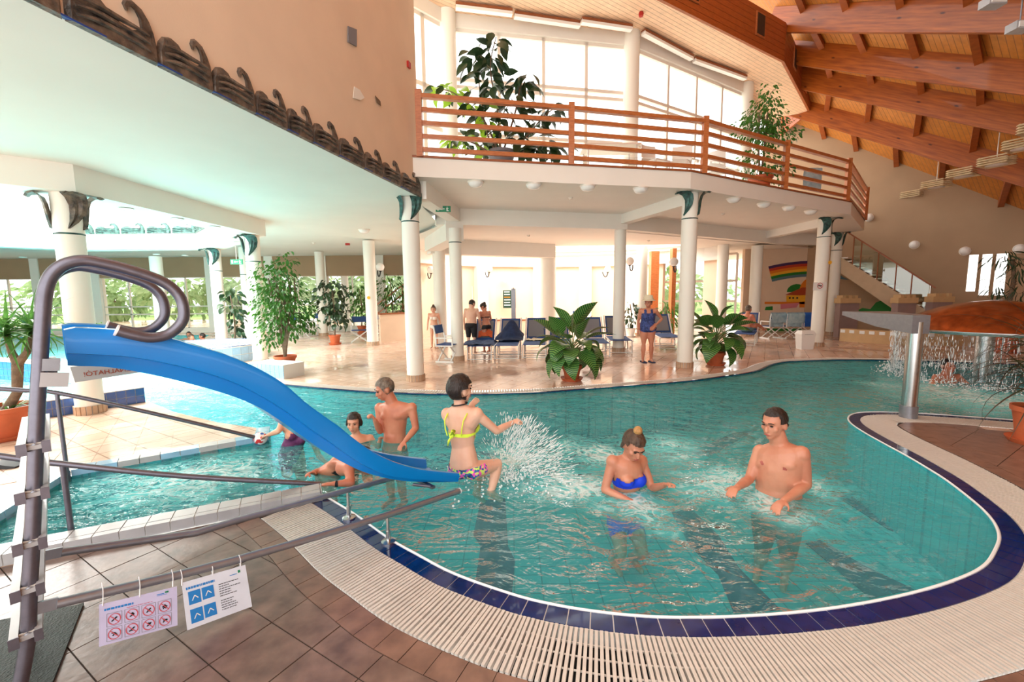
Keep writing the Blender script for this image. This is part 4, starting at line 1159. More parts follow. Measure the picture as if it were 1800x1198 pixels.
FIG = [[(-.5, .4, .5, -.35), (.2, -.2, .5, -.35)], [(-.4, .3, .1, .2), (.1, .2, .0, -.4), (.0, -.4, .4, .1)], [(-.4, .4, 0, 0), (0, 0, .4, -.4), (-.2, -.2, .3, .3)], [(0, -.4, 0, .15), (0, .15, -.35, .5), (0, .15, .35, .5), (-.5, .1, 0, -.1), (0, -.1, .5, .1)],
       [(-.5, -.3, .1, -.1), (.1, -.1, .4, .4), (.1, -.1, -.3, .4)], [(-.5, .4, .5, -.35), (-.2, .2, .2, .3)], [(-.4, .3, .2, 0), (.2, 0, .4, -.4), (.2, 0, -.1, -.4)], [(-.4, .4, .3, -.2), (.3, -.2, .45, .1), (-.1, 0, -.3, -.3)]]
for k in range(8):
    u = .18 + .215 * (k % 4); v = .42 + .355 * (k // 4); hw, hv = .09, .155
    line_uv(e, at, [(u - hw, v - hv), (u + hw, v - hv), (u + hw, v + hv), (u - hw, v + hv), (u - hw, v - hv)], .0014, 'print_grey', 'pictogram_frame')
    for f_ in FIG[k]: line_uv(e, at, [(u + f_[0] * hw * .75, v + f_[1] * hv * .75), (u + f_[2] * hw * .75, v + f_[3] * hv * .75)], .006, 'print_black', 'pictogram_figure', .0006)
    line_uv(e, at, [(u + hw * .82 * math.cos(a_), v + hv * .82 * math.sin(a_)) for a_ in [math.pi * i / 12 for i in range(25)]], .0034, 'print_red', 'prohibition_ring', .0009)
    line_uv(e, at, [(u - hw * .55, v - hv * .55), (u + hw * .55, v + hv * .55)], .003, 'print_red', 'prohibition_bar', .001)
def dashes(u0, u1, v, h, seed):            # print too small to read: broken strokes
    rr = random.Random(seed); out = []; u = u0
    while u < u1:
        w = rr.uniform(.015, .05); out.append((u, v - h / 2, min(u + w, u1), v + h / 2)); u += w + .008
    return out
pr(e, at, dashes(.06, .42, .155, .05, 1), 'print_blue', 'title')
pr(e, at, dashes(.33, .66, .225, .012, 2), 'print_red', 'subtitle')
pr(e, at, [(.72, .08, .82, .1), (.72, .115, .86, .125)], 'print_blue', 'logo'); pr(e, at, [(.83, .05, .88, .09)], 'exit_green', 'logo')
e, at = sheet(hang(319, 1024, 431, 992, 329, 1107, 443, 1065), 'sheet_white', 'white laminated notice with blue picture squares and text on the slide rail')
pr(e, at, [(.07, .22, .25, .5), (.27, .22, .45, .48), (.07, .6, .25, .9), (.27, .6, .45, .88)], 'print_blue', 'picture')
for u, v in ((.16, .36), (.36, .35), (.16, .75), (.36, .74)): line_uv(e, at, [(u - .04, v + .06), (u, v - .04), (u + .05, v + .03)], .004, 'print_white', 'picture_figure', .001)
pr(e, at, dashes(.05, .48, .145, .05, 3), 'print_blue', 'title')
for k in range(12):
    if k == 6: continue
    pr(e, at, dashes(.53, .66 + .22 * random.Random(k).random(), .26 + .052 * k, .016, 10 + k), 'print_black', 'text_line')
pr(e, at, [(.72, .13, .84, .145)], 'print_blue', 'logo'); pr(e, at, [(.86, .07, .9, .13)], 'exit_green', 'logo')
# cable ties
for (x, y, y2, lab) in ((181, 1036, 1066, 'left end of the pictogram notice'), (246, 1025, 1050, 'middle of the pictogram notice'), (304, 1012, 1032, 'right end of the pictogram notice'), (320, 1012, 1030, 'left end of the text notice'), (374, 1000, 1012, 'middle of the text notice'), (423, 985, 996, 'right end of the text notice')):
    a_ = PL(x, y, LP - LW * .024, sn); c_ = PL(x, y2, LP - LW * .032, sn); r_ = a_ + LW * .024
    tag(MB().tube([c_ + V((0, 0, .004)), a_ - V((0, 0, .01)), a_ + LW * .0 + V((0, 0, .01)), a_ + LW * .024 + V((0, 0, .022)), a_ + LW * .05, a_ + LW * .024 - V((0, 0, .028)), c_ + LW * .008], .0022, 6).build('cable_tie', 'lip_white', None, True), 'white plastic cable tie at the ' + lab, 'cable tie', 'cable ties on the slide rail')
# board hanging behind the slide, its lettering seen from the back
bp0 = LP + LW * .62; 
c0, c1, c2, c3 = [PL(x, y, bp0, sn) for x, y in ((125, 655), (250, 645), (248, 655), (132, 672))]
e = empty('warning_board', (c3 + c2) / 2, 'thin pale warning board seen from behind under the slide', 'sign')
MB().slab([PL(132, 672, bp0, sn), PL(248, 654, bp0, sn), PL(246, 630, bp0, sn), PL(123, 645, bp0, sn)], LW * .004).build('board', 'board', e)
p_, q_ = PL(144, 662, bp0 - LW * .003, sn), PL(225, 652, bp0 - LW * .003, sn)
x_ = (p_ - q_).normalized(); t_ = text_obj('lettering', 'HASZNÁLHATÓ!', .034, 'm_roof', e, Matrix.Identity(4))
mm = frame(q_ + (q_ - p_) * .42 - LW * .001, x_, V((0, 0, 1))); t_.data.transform(mm)
# rubber mat at the ladder foot
mt = [G(0, 1095), G(135, 1068), G(148, 1064), G(96, 1198), G(60, 1290), G(-200, 1290), G(-200, 1120)]
mo = MB().prism(mt, .008, .02).build('rubber_mat', 'rubber_mat'); tag(mo, 'black perforated rubber mat at the foot of the slide ladder', 'mat')
# entry handrails of the channel
for pts_, zz, lab in ((((-60, 678), (0, 683), (44, 686), (100, 690), (260, 724), (448, 768)), None, 'upper steel handrail of the entry channel running to the ball'), (((-60, 790), (0, 801), (110, 815), (330, 837), (562, 850)), None, 'lower steel handrail of the entry channel ending at the grey curb')):
    base = V((-2.98, 4.98, 0)) if pts_[-1][0] < 500 else V((-1.75, 3.66, 0))
    dd = V((-1.37, -1.0, 0)).normalized() if pts_[-1][0] < 500 else -cd_
    nrm_ = V((dd.y, -dd.x, 0))
    P_ = [PL(x, y, base, nrm_) for x, y in pts_]
    e = empty('handrail', V((P_[-1].x, P_[-1].y, 0)), lab, 'handrail')
    MB().tube(smooth_pts(P_, 4), .021, 12).build('rail', 'steel_dark', e, True)
    for k in ((3,) if pts_[-1][0] < 500 else (2,)):
        q = P_[k]; MB().tube([V((q.x, q.y, -.1)), q], .018, 10).build('post', 'steel_dark', e, True)
# ball held at the handrail end
bc = PL(458, 770, V((-2.98, 4.98, 0)), V((0, 1, 0)))
tag(MB().ball(bc, .075, 20, 12).build('beach_ball', 'ball', None, 'all'), 'small white ball with red and blue flecks at the handrail end', 'ball')
# pair of black shoes at the left edge
for k, (x, y) in enumerate(((4, 822), (12, 818))):
    p = G(x, y); e = tag(MB().loft([[p + V((dx * 1.0 - .1, dy * w, z)) for dy, z in ((-1, .006), (1, .006), (.8, h_), (-.8, h_))] for dx, w, h_ in ((0, .03, .05), (.05, .045, .06), (.12, .045, .045), (.2, .05, .035), (.26, .03, .02))]).build('shoe', 'shoe', None, True), ('black shoe at the left edge of the pale island deck', 'second black shoe beside the other on the island deck')[k], 'shoe', 'pair of black shoes'); e.location.x = .0; e.rotation_euler.z = 0
# ================================================================== mural, stairs, castle, spouts, lamps
MY = 18.295
mp0, mpn = V((0, MY, 0)), V((0, 1, 0))
mural = empty('rainbow_mural', (11.2, MY, 0), 'painted mural of a rainbow over an orange house on the end wall', 'mural')
def paint(pts, m, name, lift=.002, base=None, nn=None):
    q = [PL(x, y, (base or mp0) , nn or mpn) for x, y in pts]
    off = (nn or mpn) * -lift
    return MB().slab([p + off for p in q], (nn or mpn) * -.002).build(name, m, mural)
def arcband(r0, r1, m, k):
    c = (1432, 458 + 337); a = [math.radians(d * .5) for d in range(-208, -150, 4)]
    pts = [(c[0] + r1 * math.cos(t), c[1] + r1 * math.sin(t)) for t in a] + [(c[0] + r0 * math.cos(t), c[1] + r0 * math.sin(t)) for t in reversed(a)]
    paint(pts, m, 'rainbow_band', .003)
rr = 337
for m_ in ('m_violet', 'm_red', 'm_orange', 'm_yellow', 'm_green', 'm_slate'):
    arcband(rr - 4.6, rr, m_, 0); rr -= 4.6
paint([(1383, 513)] + [(1383 + 18 * (1 - math.cos(t)), 513 - 14 * math.sin(t)) for t in [.3 * i for i in range(1, 10)]] + [(1420, 513)], 'm_green', 'bush', .003)
paint([(1405 + 27 * (1 - math.cos(t)), 512 - 26 * math.sin(t)) for t in [.2 * i for i in range(16)]] + [(1462, 540), (1405, 540)], 'm_orange', 'sun_disc', .004)
paint([(1415 + 17 * (1 - math.cos(t)), 512 - 15 * math.sin(t)) for t in [.2 * i for i in range(16)]] + [(1449, 530), (1415, 530)], 'm_yellow', 'sun_disc', .005)
paint([(1380, 518), (1410, 505), (1440, 505), (1440, 517), (1405, 519)], 'm_roof', 'house_roof', .008)
paint([(1382, 519), (1440, 516), (1440, 530), (1382, 530)], 'm_yellow', 'house_wall', .007)
for x in (1388, 1394, 1401, 1422, 1430): paint([(x - 1.5, 522), (x + 1.5, 522), (x + 1.5, 525), (x - 1.5, 525)], 'print_black', 'house_window', .010)
paint([(1344, 530), (1470, 530), (1470, 534), (1344, 534)], 'm_orange', 'ground_stripe', .004)
paint([(1346, 539), (1358, 538), (1358, 545), (1344, 545)], 'm_green', 'bush', .005)
paint([(1372, 534), (1405, 532), (1400, 540), (1372, 543)], 'm_pink', 'flower_bed', .005)
paint([(1345, 577), (1420, 577), (1420, 588), (1345, 588)], 'm_green', 'meadow', .004)
paint([(1448, 533), (1470, 533), (1468, 588), (1446, 588)], 'm_teal', 'meadow', .004)
# green hill on the gable wall
gb = gp - gn * .004
for pts, m_ in ([[(1492, 560), (1505, 546), (1516, 541), (1530, 543), (1540, 531), (1552, 527), (1566, 536), (1580, 552), (1580, 562)], 'm_green'], [[(1466, 480), (1478, 484), (1492, 492), (1476, 490)], 'm_slate'], [[(1505, 560), (1515, 552), (1524, 558), (1530, 562)], 'm_yellow']):
    paint(pts, m_, 'painted_hill', .006 if m_ == 'm_yellow' else .003, gp, gn)

# staircase with glass balustrade
sb = gp - gn * 1.25; se = empty('staircase', PL(1640, 560, sb, gn), 'straight staircase with glass balustrade and wooden handrail by the gable wall', 'staircase')
up_l = [PL(1478, 452, sb, gn), PL(1645, 556, sb, gn)]
lo_l = [PL(1478, 480, sb, gn), PL(1606, 568, sb, gn)]
lo_l[1].z = max(lo_l[1].z, 0.02)
MB().slab([up_l[0], up_l[1], lo_l[1], lo_l[0]], gn * 1.2).build('flight', 'concrete', se)
n_st = 16
for k in range(n_st):
    p = up_l[0] + (up_l[1] - up_l[0]) * ((k + .5) / n_st)
    MB().bar(p + gn * .02 + V((0, 0, .04)), p + gn * 1.15 + V((0, 0, .04)), .26, .05).build('step', 'white', se)
hr = [PL(1490, 408, sb, gn), PL(1645, 506, sb, gn)]
MB().bar(hr[0], hr[1], .06, .045).build('handrail', 'wood_trim', se)
xs_ = [1497, 1511, 1542, 1575, 1604, 1638]
def on(l, x):
    a_, c_ = l; best = None
    r = ray(x, 480); den = r.x * (c_ - a_).y - r.y * (c_ - a_).x
    s = (r.y * a_.x - r.x * a_.y) / den; return a_ + (c_ - a_) * s
tops = [on(hr, x) for x in xs_]; bots = [on(up_l, x) for x in xs_]
for p, q in zip(tops, bots): MB().tube([q, p], .018, 8).build('baluster', 'wood_trim', se, True)
for k in range(5):
    MB().slab([bots[k] + V((0, 0, .05)), bots[k + 1] + V((0, 0, .05)), tops[k + 1] - V((0, 0, .04)), tops[k] - V((0, 0, .04))], gn * .01).build('glass_panel', 'stair_glass', se)
MB().tube([V((tops[-1].x, tops[-1].y, 0)), tops[-1]], .03, 10).build('newel', 'steel_light', se, True)

# toy castle pillars and the low wall of the children's pool
for k, (x0, x1, y0, y1, zt, lab) in enumerate(((1478, 1511, 524, 571, .95, 'leftmost purple castle pillar with tan battlement beside the stairs'), (1580, 1612, 523, 560, 1.1, 'middle purple castle pillar with tan battlement below the stair foot'), (1641, 1676, 521, 560, 1.15, 'rightmost purple castle pillar behind the copper dome'))):
    d_ = 15.6 if k == 0 else 14.2
    p, q = D(x0, y0, d_), D(x1, y0, d_); w = q.x - p.x
    e = empty('castle_pillar', (p.x + w / 2, d_ + .2, 0), lab, 'pillar')
    MB().box(p.x, q.x, d_, d_ + .25, 0, p.z - .18).build('shaft', 'castle_purple', e)
    MB().box(p.x - .03, q.x + .03, d_ - .03, d_ + .28, p.z - .18, p.z).build('battlement', 'castle', e)
    for j in range(3):
        xx = p.x + w * (.08 + .32 * j); MB().box(xx, xx + w * .17, d_ - .02, d_ + .27, p.z, p.z + .1).build('merlon', 'castle', e)
lw = empty('low_wall', D(1540, 590, 13.6), 'low tan curved wall with white squares around the childrens pool', 'wall')
lw.location.z = 0
pts_ = [D(x, 588, d_) for x, d_ in ((1476, 14.6), (1515, 14.0), (1560, 13.5), (1612, 13.1), (1680, 12.9), (1760, 13.0))]
pts_ = smooth_pts([(p.x, p.y, 0) for p in pts_], 5)
for p, q in zip(pts_, pts_[1:]):
    d_ = (q - p).normalized(); n_ = V((-d_.y, d_.x, 0)); MB().prism([p, q, q + n_ * .3, p + n_ * .3], 0, .42).build('wall_block', 'castle', lw)
for k in range(1, len(pts_) - 1, 2):
    p = pts_[k]; d_ = (pts_[k + 1] - pts_[k - 1]).normalized(); n_ = V((-d_.y, d_.x, 0))
    MB().bar(p - d_ * .07 - n_ * .004 + V((0, 0, .34)), p + d_ * .07 - n_ * .004 + V((0, 0, .34)), .012, .1).build('white_square', 'print_white', lw)
# steel spout on its post at the peninsula tip
pb_ = G(1596, 733); pd = pb_.y
e = empty('water_spout', pb_, 'brushed steel spout post with flat overhanging duct at the peninsula tip', 'spout')
ptop = D(1625, 560, pd); 
shaft = [pb_, D(1603, 690, pd), D(1614, 620, pd), D(1621, 575, pd)]
b_ = pb_.copy(); t_ = V((pb_.x, pb_.y, D(1622, 565, pd).z))
MB().tube([b_, t_], .085, 20).build('post', 'steel_light', e, True)
MB().lathe([(.098, 0), (.098, .16), (.088, .165)], b_, 20, caps=False).build('post_sleeve', 'steel', e, True)
z1 = D(1625, 553, pd).z; z0 = D(1625, 585, pd).z
far_ = D(1520, 556, pd + 1.1); wv_ = V((.5, .87, 0)).normalized()
dd = V((far_.x - t_.x, far_.y - t_.y, 0)); dn_ = dd.normalized(); sd = V((-dn_.y, dn_.x, 0))
a_ = V((t_.x, t_.y, 0)) - dn_ * .08; c_ = V((far_.x, far_.y, 0))
rg = []
for p, w, h0, h1 in ((a_, .1, z0, z1), (a_ + dd * .5, .2, z0 + .05, z1), (c_, .32, z1 - .06, z1)):
    rg.append([p - sd * w + V((0, 0, h0)), p + sd * w + V((0, 0, h0)), p + sd * w + V((0, 0, h1)), p - sd * w + V((0, 0, h1))])
MB().loft(rg).build('duct', 'steel', e)
# copper mushroom with its water curtain
mc_ = G(1724, 668, WZ); mc_ = V((mc_.x, mc_.y, 0)); md = mc_.y
e = empty('water_mushroom', V((mc_.x, mc_.y, WZ)), 'large copper mushroom dome fountain on a steel stem in the pool', 'fountain')
zr = D(1745, 583, md).z; zt = D(1745, 524, md).z; rad = 1.42
MB().tube([V((mc_.x, mc_.y, BZ)), V((mc_.x, mc_.y, zt - .1))], .13, 20).build('stem', 'steel_light', e, True)
ccx = mc_ + V((.25, .1, 0))
MB().lathe([(rad, zr), (rad + .01, zr + .06), (rad - .06, zr + .13), (rad * .8, zr + .30), (rad * .55, zr + .46), (rad * .28, zr + .56), (.08, zr + .6), (0, zr + .6)], ccx, 48, caps=False).build('dome', 'copper', e, True)
MB().lathe([(rad, zr), (rad + .012, zr + .02), (rad + .012, zr + .06)], ccx, 48, caps=False).build('rim', 'steel_light', e, True)
for k in range(3):
    t = k * 2.1 + .6; p = ccx + V((math.cos(t) * rad * .8, math.sin(t) * rad * .8, 0)); MB().tube([V((p.x, p.y, WZ)), V((p.x, p.y, zr + .05))], .012, 6).build('pipe', 'steel_light', e)
random.seed(11)
b = MB()
for k in range(2600):
    t = random.random() * 2 * math.pi; r = rad * random.uniform(.97, 1.05); l = random.uniform(.02, .12)
    z = random.uniform(WZ, zr); p = ccx + V((math.cos(t) * r, math.sin(t) * r, z)); w = random.uniform(.002, .007)
    b.tube([p, p + V((random.uniform(-.01, .01), 0, -l * .5)), p + V((random.uniform(-.01, .01), 0, -l))], [w * .4, w, w * .3], 4)
for k in range(2200):
    t = random.random() * 2 * math.pi; r = rad * random.gauss(1.02, .1); h = abs(random.gauss(0, .07))
    b.ball(ccx + V((math.cos(t) * r, math.sin(t) * r, WZ + h)), random.uniform(.004, .014), 5, 4)
o = b.build('water_curtain', 'droplet'); tag(o, 'ragged curtain of falling water round the copper mushroom', 'water', kind='stuff')
b = MB(); b.lathe([(rad - .02, zr), (rad + .01, zr * .5), (rad + .05, WZ + .02)], ccx, 64, caps=False); o = b.build('water_sheet', 'mistglass', o)

# lamps ---------------------------------------------------------------
random.seed(5)
def dome_lamp(p, r, lab):
    e = empty('ceiling_lamp', p, lab, 'lamp', 'dome lamps under the balcony')
    MB().lathe([(r * 1.05, 0), (r * 1.05, -.02), (r, -.03)], p, 20).build('ring', 'frame_white', e, True)
    MB().lathe([(r * .98, -.025), (r * .9, -.06), (r * .6, -.1), (.02, -.115)], p, 20).build('glass_bowl', 'lamp_glass', e, True)
for k, (x, y) in enumerate(((836, 319), (938, 323), (1033, 326), (1126, 330), (1290, 348), (1343, 357), (1387, 363), (1425, 370), (640, 403))):
    p = G(x, y, 3.85 if k < 8 else 3.55)
    lab = ('leftmost', 'second from left', 'third from left', 'fourth from left', 'fifth from left', 'sixth from left', 'seventh from left', 'rightmost')[k] + ' white dome lamp in the row under the balcony' if k < 8 else 'lone white dome lamp on the ceiling left of the leaf column'
    dome_lamp(p, .15, lab)
def smoke(p, lab):
    e = empty('smoke_detector', p, lab, 'detector', 'ceiling detectors'); MB().lathe([(.05, 0), (.05, -.02), (.035, -.03), (.035, -.045), (0, -.05)], p, 14).build('housing', 'frame_white', e, True)
for x, y, z, lab in ((1003, 347, 3.85, 'small white detector on the balcony underside near its middle'), (929, 413, 3.45, 'small white detector on the inner ceiling above the loungers'), (1140, 422, 3.45, 'small white detector on the inner ceiling right of centre'), (1271, 375, 3.85, 'small white detector under the balcony right part'), (1398, 403, 3.85, 'small white detector right of the balcony underside'), (551, 426, 3.55, 'small white detector above the potted ficus')):
    smoke(G(x, y, z), lab)
def tube_lamp(a_, c_, lab):
    e = empty('tube_lamp', (a_ + c_) / 2, lab, 'lamp', 'fluorescent battens above the windows')
    MB().bar(a_ + V((0, 0, .05)), c_ + V((0, 0, .05)), .14, .06).build('batten', 'wood_trim', e)
    MB().bar(a_, c_, .13, .09).build('diffuser', 'lamp_glass', e)
def on_sof(x, y): return G(x, y, SZ - .12)
for k, (x0, y0, x1, y1) in enumerate(((801, 12, 900, 24), (904, 28, 1019, 45), (1022, 38, 1110, 51), (1131, 58, 1216, 103), (1220, 106, 1310, 138))):
    tube_lamp(on_sof(x0, y0), on_sof(x1, y1), ('first', 'second', 'third', 'fourth', 'fifth')[k] + ' fluorescent batten from the left above the balcony windows')
def globe_lamp(p, out, lab, flip=1, gr='globe wall lamps on the pilasters'):
    e = empty('wall_lamp', p, lab, 'lamp', gr); s = V((-out.y, out.x, 0)) * flip
    arm = [p + V((0, 0, .05)), p + out * .08 - V((0, 0, .05)) + s * .02, p + out * .16 - V((0, 0, .16)) + s * .07, p + out * .24 - V((0, 0, .14)) + s * .14, p + out * .27 + s * .18]
    MB().tube(smooth_pts(arm, 3), .022, 8).build('bracket', 'iron', e, True)
    cu_ = MB().lathe([(.03, 0), (.06, .03), (.07, .06)], arm[-1], 12).build('cup', 'iron', e, True)
    MB().ball(p + out * .27 + s * .18 + V((0, 0, .17)), .15, 16, 10).build('globe', 'lamp_glass', cu_, 'all')
for x, y, d_, lab, fl in ((752, 482, 17.5, 'globe lamp just right of the leaf column', 1), (853, 480, 18.8, 'globe lamp above the man in black shorts', 1), (957, 482, 20.0, 'globe lamp left of the wide pillar', 1), (1059, 480, 19.8, 'globe lamp facing us right of the wide pillar', 1), (1112, 468, 15.9, 'globe lamp beside the column right of centre', -1), (1188, 470, 15.0, 'globe lamp left of the balcony bend column', -1), (664, 478, 16.3, 'globe lamp behind the yellow-sticker column', 1)):
    p = D(x, y, d_); globe_lamp(p, V((0, -1, 0)), 'white ' + lab, fl)
# round wall lamps on the gable
for k, (x, y) in enumerate(((1527, 382), (1607, 430), (1696, 441), (1792, 437))):
    p = PL(x, y, gp - gn * .06, gn)
    e = empty('wall_lamp', p, ('first', 'second', 'third', 'fourth')[k] + ' round white lamp from the left on the gable wall', 'lamp', 'round lamps on the gable wall')
    MB().lathe([(.15, 0), (.15, .03), (.13, .04)], p + gn * .06, 18, tuple(-gn)).build('base', 'frame_white', e, True)
    MB().ball(p, .13, 16, 10).build('globe', 'lamp_glass', e, 'all')
# louvred pendant lamps hanging from the timbers
for k, (x, y, d_, ytop) in enumerate(((1607, 341, 11.6, 300), (1646, 323, 10.4, 288), (1694, 303, 9.4, 252), (1752, 282, 8.5, 235), (1800, 252, 7.7, 180), (1830, 222, 7.0, 150))):
    d_ = next((q * .05 for q in range(90, 400) if roofz(D(x, y, q * .05)) - D(x, y, q * .05).z < .8), d_)
    p = D(x, y, d_); e = empty('pendant_lamp', p, ('farthest and lowest', 'second farthest', 'third farthest', 'fourth farthest', 'second nearest', 'nearest')[k] + ' louvred pale wooden pendant lamp in the row under the roof', 'lamp', 'louvred pendant lamps')
    MB().tube([p + V((0, 0, .1)), V((p.x, p.y, roofz(p)))], .012, 6).build('rod', 'frame_white', e)
    for j in range(4):
        z = -.1 + j * .06
        for t in range(4):
            n_ = V((math.cos(t * math.pi / 2 + .4), math.sin(t * math.pi / 2 + .4), 0)); s_ = V((-n_.y, n_.x, 0))
            MB().bar(p + n_ * .27 - s_ * .28 + V((0, 0, z)), p + n_ * .27 + s_ * .28 + V((0, 0, z)), .07, .012, tuple(V((0, 0, 1)) + n_ * .6)).build('louvre', 'louver', e)
    MB().lathe([(.22, -.12), (.12, -.14), (0, -.145)], p, 16).build('diffuser', 'lamp_glass', e, True)
# floodlights at the upper right corner
for k, (x, y, d_) in enumerate(((1745, 5, 6.0), (1792, 48, 6.2))):
    d_ = next((q * .05 for q in range(60, 400) if roofz(D(x, y, q * .05)) - D(x, y, q * .05).z < 1.0), d_)
    p = D(x, y, d_); e = empty('floodlight', p, ('grey box lamp on the top roof beam', 'grey angled floodlight at the right end of the roof beam')[k], 'lamp')
    MB().bar(p - V((.16, 0, 0)), p + V((.16, 0, 0)), .2, .14).build('housing', 'curbtile', e); MB().bar(p + V((-.13, -.11, -.0)), p + V((.13, -.11, 0)), .02, .1).build('lens', 'lamp_glass', e)
    MB().tube([p + V((0, 0, .07)), V((p.x, p.y, roofz(p)))], .012, 6).build('bracket', 'steel', e)

# small wall things ----------------------------------------------------
def wpl(x, y): return PL(x, y, WB - wn * .012, wn)
o = MB().slab([wpl(611, 46), wpl(626, 52), wpl(626, 82), wpl(611, 74)], -wn * .012).build('wall_grille', 'print_grey'); tag(o, 'small grey rectangular grille high on the left wall', 'grille')
p = wpl(718, 114); o = MB().bar(p - V((0, 0, .05)), p + V((0, 0, .05)), .05, .09, tuple(wd)).build('fire_alarm', 'red'); tag(o, 'red fire alarm box on the left wall beside the windows', 'alarm')
p = G(1127, 24, SZ - .03); o = MB().lathe([(.05, .03), (.06, 0), (.05, -.06), (0, -.07)], p, 12).build('fire_alarm', 'red', None, True); tag(o, 'red detector on the pale plank soffit', 'alarm')
p = G(611, 429, CZ - .035); o = MB().box(p.x - .07, p.x + .07, p.y - .04, p.y + .04, p.z - .035, CZ).build('fire_alarm', 'red'); tag(o, 'small red alarm box above the left back columns', 'alarm')
# peeling plaster scraps
for k, pts in enumerate(([(622, 152), (632, 158), (640, 172), (633, 176), (620, 172)], [(659, 168), (668, 178), (669, 186), (662, 180)])):
    o = MB().slab([wpl(x, y) for x, y in pts], -wn * .008).build('plaster_flake', 'white' if k == 0 else 'bark'); tag(o, ('pale flake of peeling plaster low on the left wall', 'dark curl of peeling paint on the left wall')[k], 'plaster')
def exit_sign(p, x_, w, lab, txt='EXIT'):
    e = empty('exit_sign', p, lab, 'sign'); y_ = V((0, 0, 1)); n_ = x_.cross(y_)
    MB().bar(p - x_ * w / 2, p + x_ * w / 2, .02, w * .4).build('panel', 'exit_green', e)
    b = MB(); f_ = frame(p - n_ * -.012, x_, y_)
    # running figure, arrow and door as on the pictogram
    def r(u0, v0, u1, v1): b.add([f_ @ V((u * w, v * w, .0)) for u, v in ((u0, v0), (u1, v0), (u1, v1), (u0, v1))], [(0, 1, 2, 3)])
    r(-.40, -.12, -.28, .13); r(-.1, -.03, .1, .03); r(.22, -.14, .30, .04); r(.20, .02, .36, .06); r(.24, .08, .29, .13); r(.30, -.14, .38, -.1)
    b.add([f_ @ V(q) for q in ((-.1 * w, -.09 * w, 0), (-.1 * w, .09 * w, 0), (-.2 * w, 0, 0))], [(0, 1, 2)])
    o = b.build('pictogram', 'print_white', e); o['kind'] = 'stuff'
exit_sign(D(779, 367, 9.6), V((1, .12, 0)).normalized(), .32, 'green exit sign on the beam beside the leaf column')
exit_sign(D(416, 460, 12.8), V((1, 0, 0)), .36, 'green exit sign hanging behind the ficus')
p_ = D(416, 460, 12.8); MB().tube([p_, V((p_.x, p_.y, CZ))], .01, 6).build('hanger', 'frame_white', [x for x in bpy.data.objects if x.name.startswith('exit_sign') and x.get('label', '').endswith('ficus')][0])
# no-smoking notice on the column by the bin
p = D(1441, 503, 13.26 - .185); e = empty('no_smoking_notice', p, 'white no-smoking notice fixed to the column by the bin', 'sign')
MB().box(p.x - .2, p.x + .2, p.y - .006, p.y, p.z - .12, p.z + .12).build('plate', 'print_white', e)
MB().tube([p + V((.08 * math.cos(t) , -.01, .02 + .08 * math.sin(t))) for t in [math.pi * i / 10 for i in range(21)]], .008, 4).build('ring', 'print_red', e); MB().bar(p + V((-.055, -.01, .075)), p + V((.055, -.01, -.035)), .004, .014).build('slash', 'print_red', e)
MB().box(p.x - .06, p.x + .05, p.y - .012, p.y - .008, p.z + .005, p.z + .035).build('cigarette', 'print_black', e)
# yellow stickers
for x, y, d_, lab in ((648, 523, 14.55, 'round yellow sticker on the back-left column'), (1459, 461, 13.07, 'small yellow sticker on the column by the bin')):
    p = D(x, y, d_); o = MB().lathe([(0, 0), (.055, 0), (.055, .004), (0, .004)], p, 12, (0, -1, 0)).build('sticker', 'm_yellow'); tag(o, lab, 'sticker')
# clock and info board on the rotunda wall, shower post
p = D(888, 491, 19.9); e = empty('wall_clock', p, 'round white wall clock on the back wall', 'clock')
MB().lathe([(0, 0), (.13, 0), (.13, .03), (.115, .035), (0, .03)], p, 20, (0, -1, 0)).build('face', 'print_white', e, True); MB().bar(p + V((0, -.04, 0)), p + V((.0, -.04, .09)), .004, .01, (1, 0, 0)).build('hand', 'print_black', e); MB().bar(p + V((0, -.04, 0)), p + V((.06, -.04, .03)), .004, .012).build('hand', 'print_black', e)
pa, pb2 = D(884, 510, 19.8), D(901, 541, 19.8); e = empty('info_board', ((pa + pb2) / 2), 'dark green information board on the back wall', 'board')
MB().box(pa.x, pb2.x + .15, pa.y, pa.y + .03, pb2.z, pa.z).build('panel', 'board_dark', e)
for j in range(6): MB().box(pa.x + .05, pa.x + .05 + .3 * random.uniform(.6, 1), pa.y - .004, pa.y, pa.z - .09 - j * .12, pa.z - .05 - j * .12).build('text_row', 'print_white' if j != 2 else 'm_orange', e)
p0_, p1_ = D(903, 572, 15.8), D(903, 507, 15.8); e = empty('shower_post', V((p0_.x, 15.8, 0)), 'grey perforated steel shower post behind the loungers', 'shower')
MB().box(p0_.x - .08, p0_.x + .08, 15.8, 15.92, 0, p1_.z).build('post', 'steel', e); MB().tube([(p0_.x, 15.8, p1_.z - .03), (p0_.x, 15.62, p1_.z + .02)], .02, 8).build('shower_head', 'steel_light', e)
# parapet with wooden cap in front of the back wall and by the left
for (x0, y0, x1, y1, d0, d1, lab) in ((858, 563, 985, 561, 18.0, 18.0, 'low cream parapet with wooden cap before the back wall'), (668, 556, 738, 544, 15.4, 16.6, 'pink low wall with wooden cap behind the leaf column')):
    p, q = D(x0, y0, d0), D(x1, y1, d1); zt = (p.z + q.z) / 2; p.z = q.z = 0
    e = empty('parapet', (p + q) / 2, lab, 'parapet'); d_ = (q - p).normalized(); n_ = V((-d_.y, d_.x, 0))
    MB().prism([p, q, q + n_ * .12, p + n_ * .12], 0, zt - .03).build('wall', 'wall', e); MB().prism([p - n_ * .03, q - n_ * .03, q + n_ * .15, p + n_ * .15], zt - .03, zt + .02).build('cap', 'wood_trim', e)
